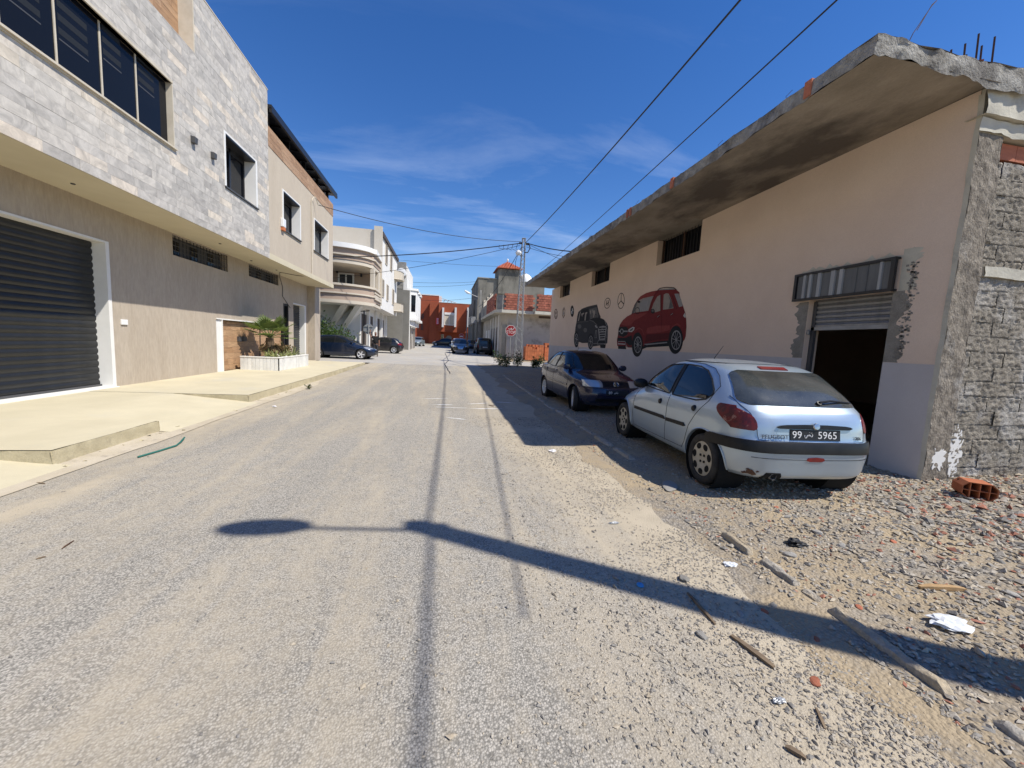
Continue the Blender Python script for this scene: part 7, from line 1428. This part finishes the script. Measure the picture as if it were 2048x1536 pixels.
q_ = G(1280, 1171); mb = MB(); mb.lathe([(0, .009), (.022, .009), (.025, .005), (.025, 0)], 16, Matrix.Translation((q_.x, q_.y, .003))); mb.build('bottle_cap', 'cap_blue', label='flattened light blue bottle cap on the road', cat='cap')

# ------------------------------------------------------------------ person waving beside the sign
def skinned(name, m, chains, parent, subdiv=2):
    V = []; E_ = []; Rr = []; idx = {}
    for ch in chains:
        prev = None
        for p, r_ in ch:
            key = tuple(round(c, 4) for c in p)
            if key not in idx: idx[key] = len(V); V.append(p); Rr.append(r_)
            if prev is not None and prev != idx[key]: E_.append((prev, idx[key]))
            prev = idx[key]
    me = bpy.data.meshes.new(name); me.from_pydata(V, E_, []); ob = bpy.data.objects.new(name, me); col.objects.link(ob); sk = ob.modifiers.new('skin', 'SKIN'); sk.use_smooth_shade = True; sv = me.skin_vertices[0].data
    for i, r_ in enumerate(Rr): sv[i].radius = r_ if isinstance(r_, tuple) else (r_, r_); sv[i].use_root = (i == 0)
    sb = ob.modifiers.new('sub', 'SUBSURF'); sb.levels = sb.render_levels = subdiv
    dg = bpy.context.evaluated_depsgraph_get(); m2 = bpy.data.meshes.new_from_object(ob.evaluated_get(dg)); bpy.data.objects.remove(ob); m2.name = name; m2.materials.clear(); m2.materials.append(MATS[m]); m2.polygons.foreach_set('use_smooth', [True]*len(m2.polygons))
    o = bpy.data.objects.new(name, m2); col.objects.link(o); o.parent = parent; return o
mat('skin', (.25, .13, .085), .6); mat('shirt_black', (.012, .012, .013), .9); mat('trousers_dark', (.03, .03, .035), .9); mat('hair_dark', (.012, .009, .008), .8)
q_ = PY(751, 690, 29.8); pn = empty('person', (q_.x, 29.8, gz(30)), 'person in black shirt with one arm raised to the sign', 'person', rz=R(10))
# faces the camera (-y); the raised arm is on the sign side (-x)
arm_l = [((0, 0, 1.38), (.15, .10)), ((-.17, 0, 1.43), .065), ((-.33, -.03, 1.44), .048), ((-.40, -.05, 1.62), .04), ((-.37, -.05, 1.80), .03)]
arm_r = [((0, 0, 1.38), (.15, .10)), ((.18, 0, 1.42), .065), ((.24, .02, 1.15), .045), ((.25, -.03, .92), .032)]
def fingers(w, d, sx_):
    out = []
    for k in range(4): a = Vector(w)+Vector((sx_*(-.03+.02*k), 0, 0)); out.append([(tuple(w), .03), (tuple(a+d*.06), .013), (tuple(a+d*(.11+.012*(1.5-abs(k-1.5)))), .009), (tuple(a+d*(.15+.012*(1.5-abs(k-1.5)))+Vector((0, -.02, 0))), .008)])
    out.append([(tuple(w), .03), (tuple(Vector(w)+Vector((sx_*.045, -.01, 0))+d*.03), .011), (tuple(Vector(w)+Vector((sx_*.06, -.02, 0))+d*.075), .009)]); return out
body = [[((0, 0, .95), (.11, .08)), ((0, 0, 1.15), (.12, .085)), ((0, 0, 1.38), (.15, .10)), ((0, 0, 1.50), .055), ((0, -.01, 1.56), .06), ((0, -.015, 1.64), (.078, .092)), ((0, -.01, 1.72), (.075, .09)), ((0, 0, 1.77), .045)], arm_l, arm_r,
        [((0, 0, .95), (.11, .08)), ((-.09, 0, .86), .06), ((-.11, -.01, .48), .045), ((-.12, .02, .09), .04), ((-.13, -.1, .035), .035)], [((0, 0, .95), (.11, .08)), ((.09, 0, .86), .06), ((.12, -.02, .48), .045), ((.13, .02, .09), .04), ((.14, -.1, .035), .035)]]
body += fingers((-.37, -.05, 1.80), Vector((.05, 0, 1)).normalized(), 1)+fingers((.25, -.03, .92), Vector((0, -.1, -1)).normalized(), -1)
bo = skinned('body', 'skin', body, pn)
sh_ = skinned('shirt', 'shirt_black', [[((0, 0, .88), (.185, .14)), ((0, 0, 1.15), (.168, .13)), ((0, 0, 1.38), (.168, .118)), ((0, 0, 1.46), .075)], [((0, 0, 1.38), (.168, .118)), ((-.17, 0, 1.43), .085), ((-.29, -.02, 1.44), .07)], [((0, 0, 1.38), (.168, .118)), ((.18, 0, 1.42), .085), ((.225, .015, 1.2), .066)]], pn)
skinned('trousers', 'trousers_dark', [[((0, 0, .98), (.155, .118)), ((0, 0, .9), (.15, .115))], [((0, 0, .9), (.15, .115)), ((-.1, 0, .84), .1), ((-.11, -.01, .48), .075), ((-.12, .02, .1), .062)], [((0, 0, .9), (.15, .115)), ((.1, 0, .84), .1), ((.12, -.02, .48), .075), ((.13, .02, .1), .062)]], pn)
skinned('hair', 'hair_dark', [[((0, .03, 1.66), (.07, .07)), ((0, .02, 1.74), (.086, .09)), ((0, 0, 1.79), .055)]], pn)
for sx_ in (-1, 1): sub(pn, 'shoe', 'shirt_black', lambda m: m.lathe([(0, -.15), (.04, -.13), (.05, 0), (.045, .09), (0, .11)], 10, Matrix.Translation((sx_*.135, -.05, .045)) @ Matrix.Rotation(math.pi/2, 4, 'X') @ Matrix.Diagonal((1, .9, 1, 1))), rel=True)
fc = MB()
for sx_ in (-1, 1): fc.lathe([(0, .012), (.012, .006), (.012, -.01)], 8, Matrix.Translation((sx_*.03, -.098, 1.665)) @ Matrix.Rotation(math.pi/2, 4, 'X'))
fc.box(-.025, .025, -.1, -.085, 1.6, 1.608); fc.build('face_features', 'hair_dark', pn, rel=True)
sub(pn, 'nose', 'skin', lambda m: m.hexa([(-.014, -.095, 1.625), (.014, -.095, 1.625), (.01, -.08, 1.625), (-.01, -.08, 1.625), (-.007, -.1, 1.665), (.007, -.1, 1.665), (.005, -.08, 1.665), (-.005, -.08, 1.665)]), rel=True)
for sx_ in (-1, 1): sub(pn, 'ear', 'skin', lambda m: m.box(sx_*.072, sx_*.088, -.015, .015, 1.63, 1.69), rel=True, bevel=.006)
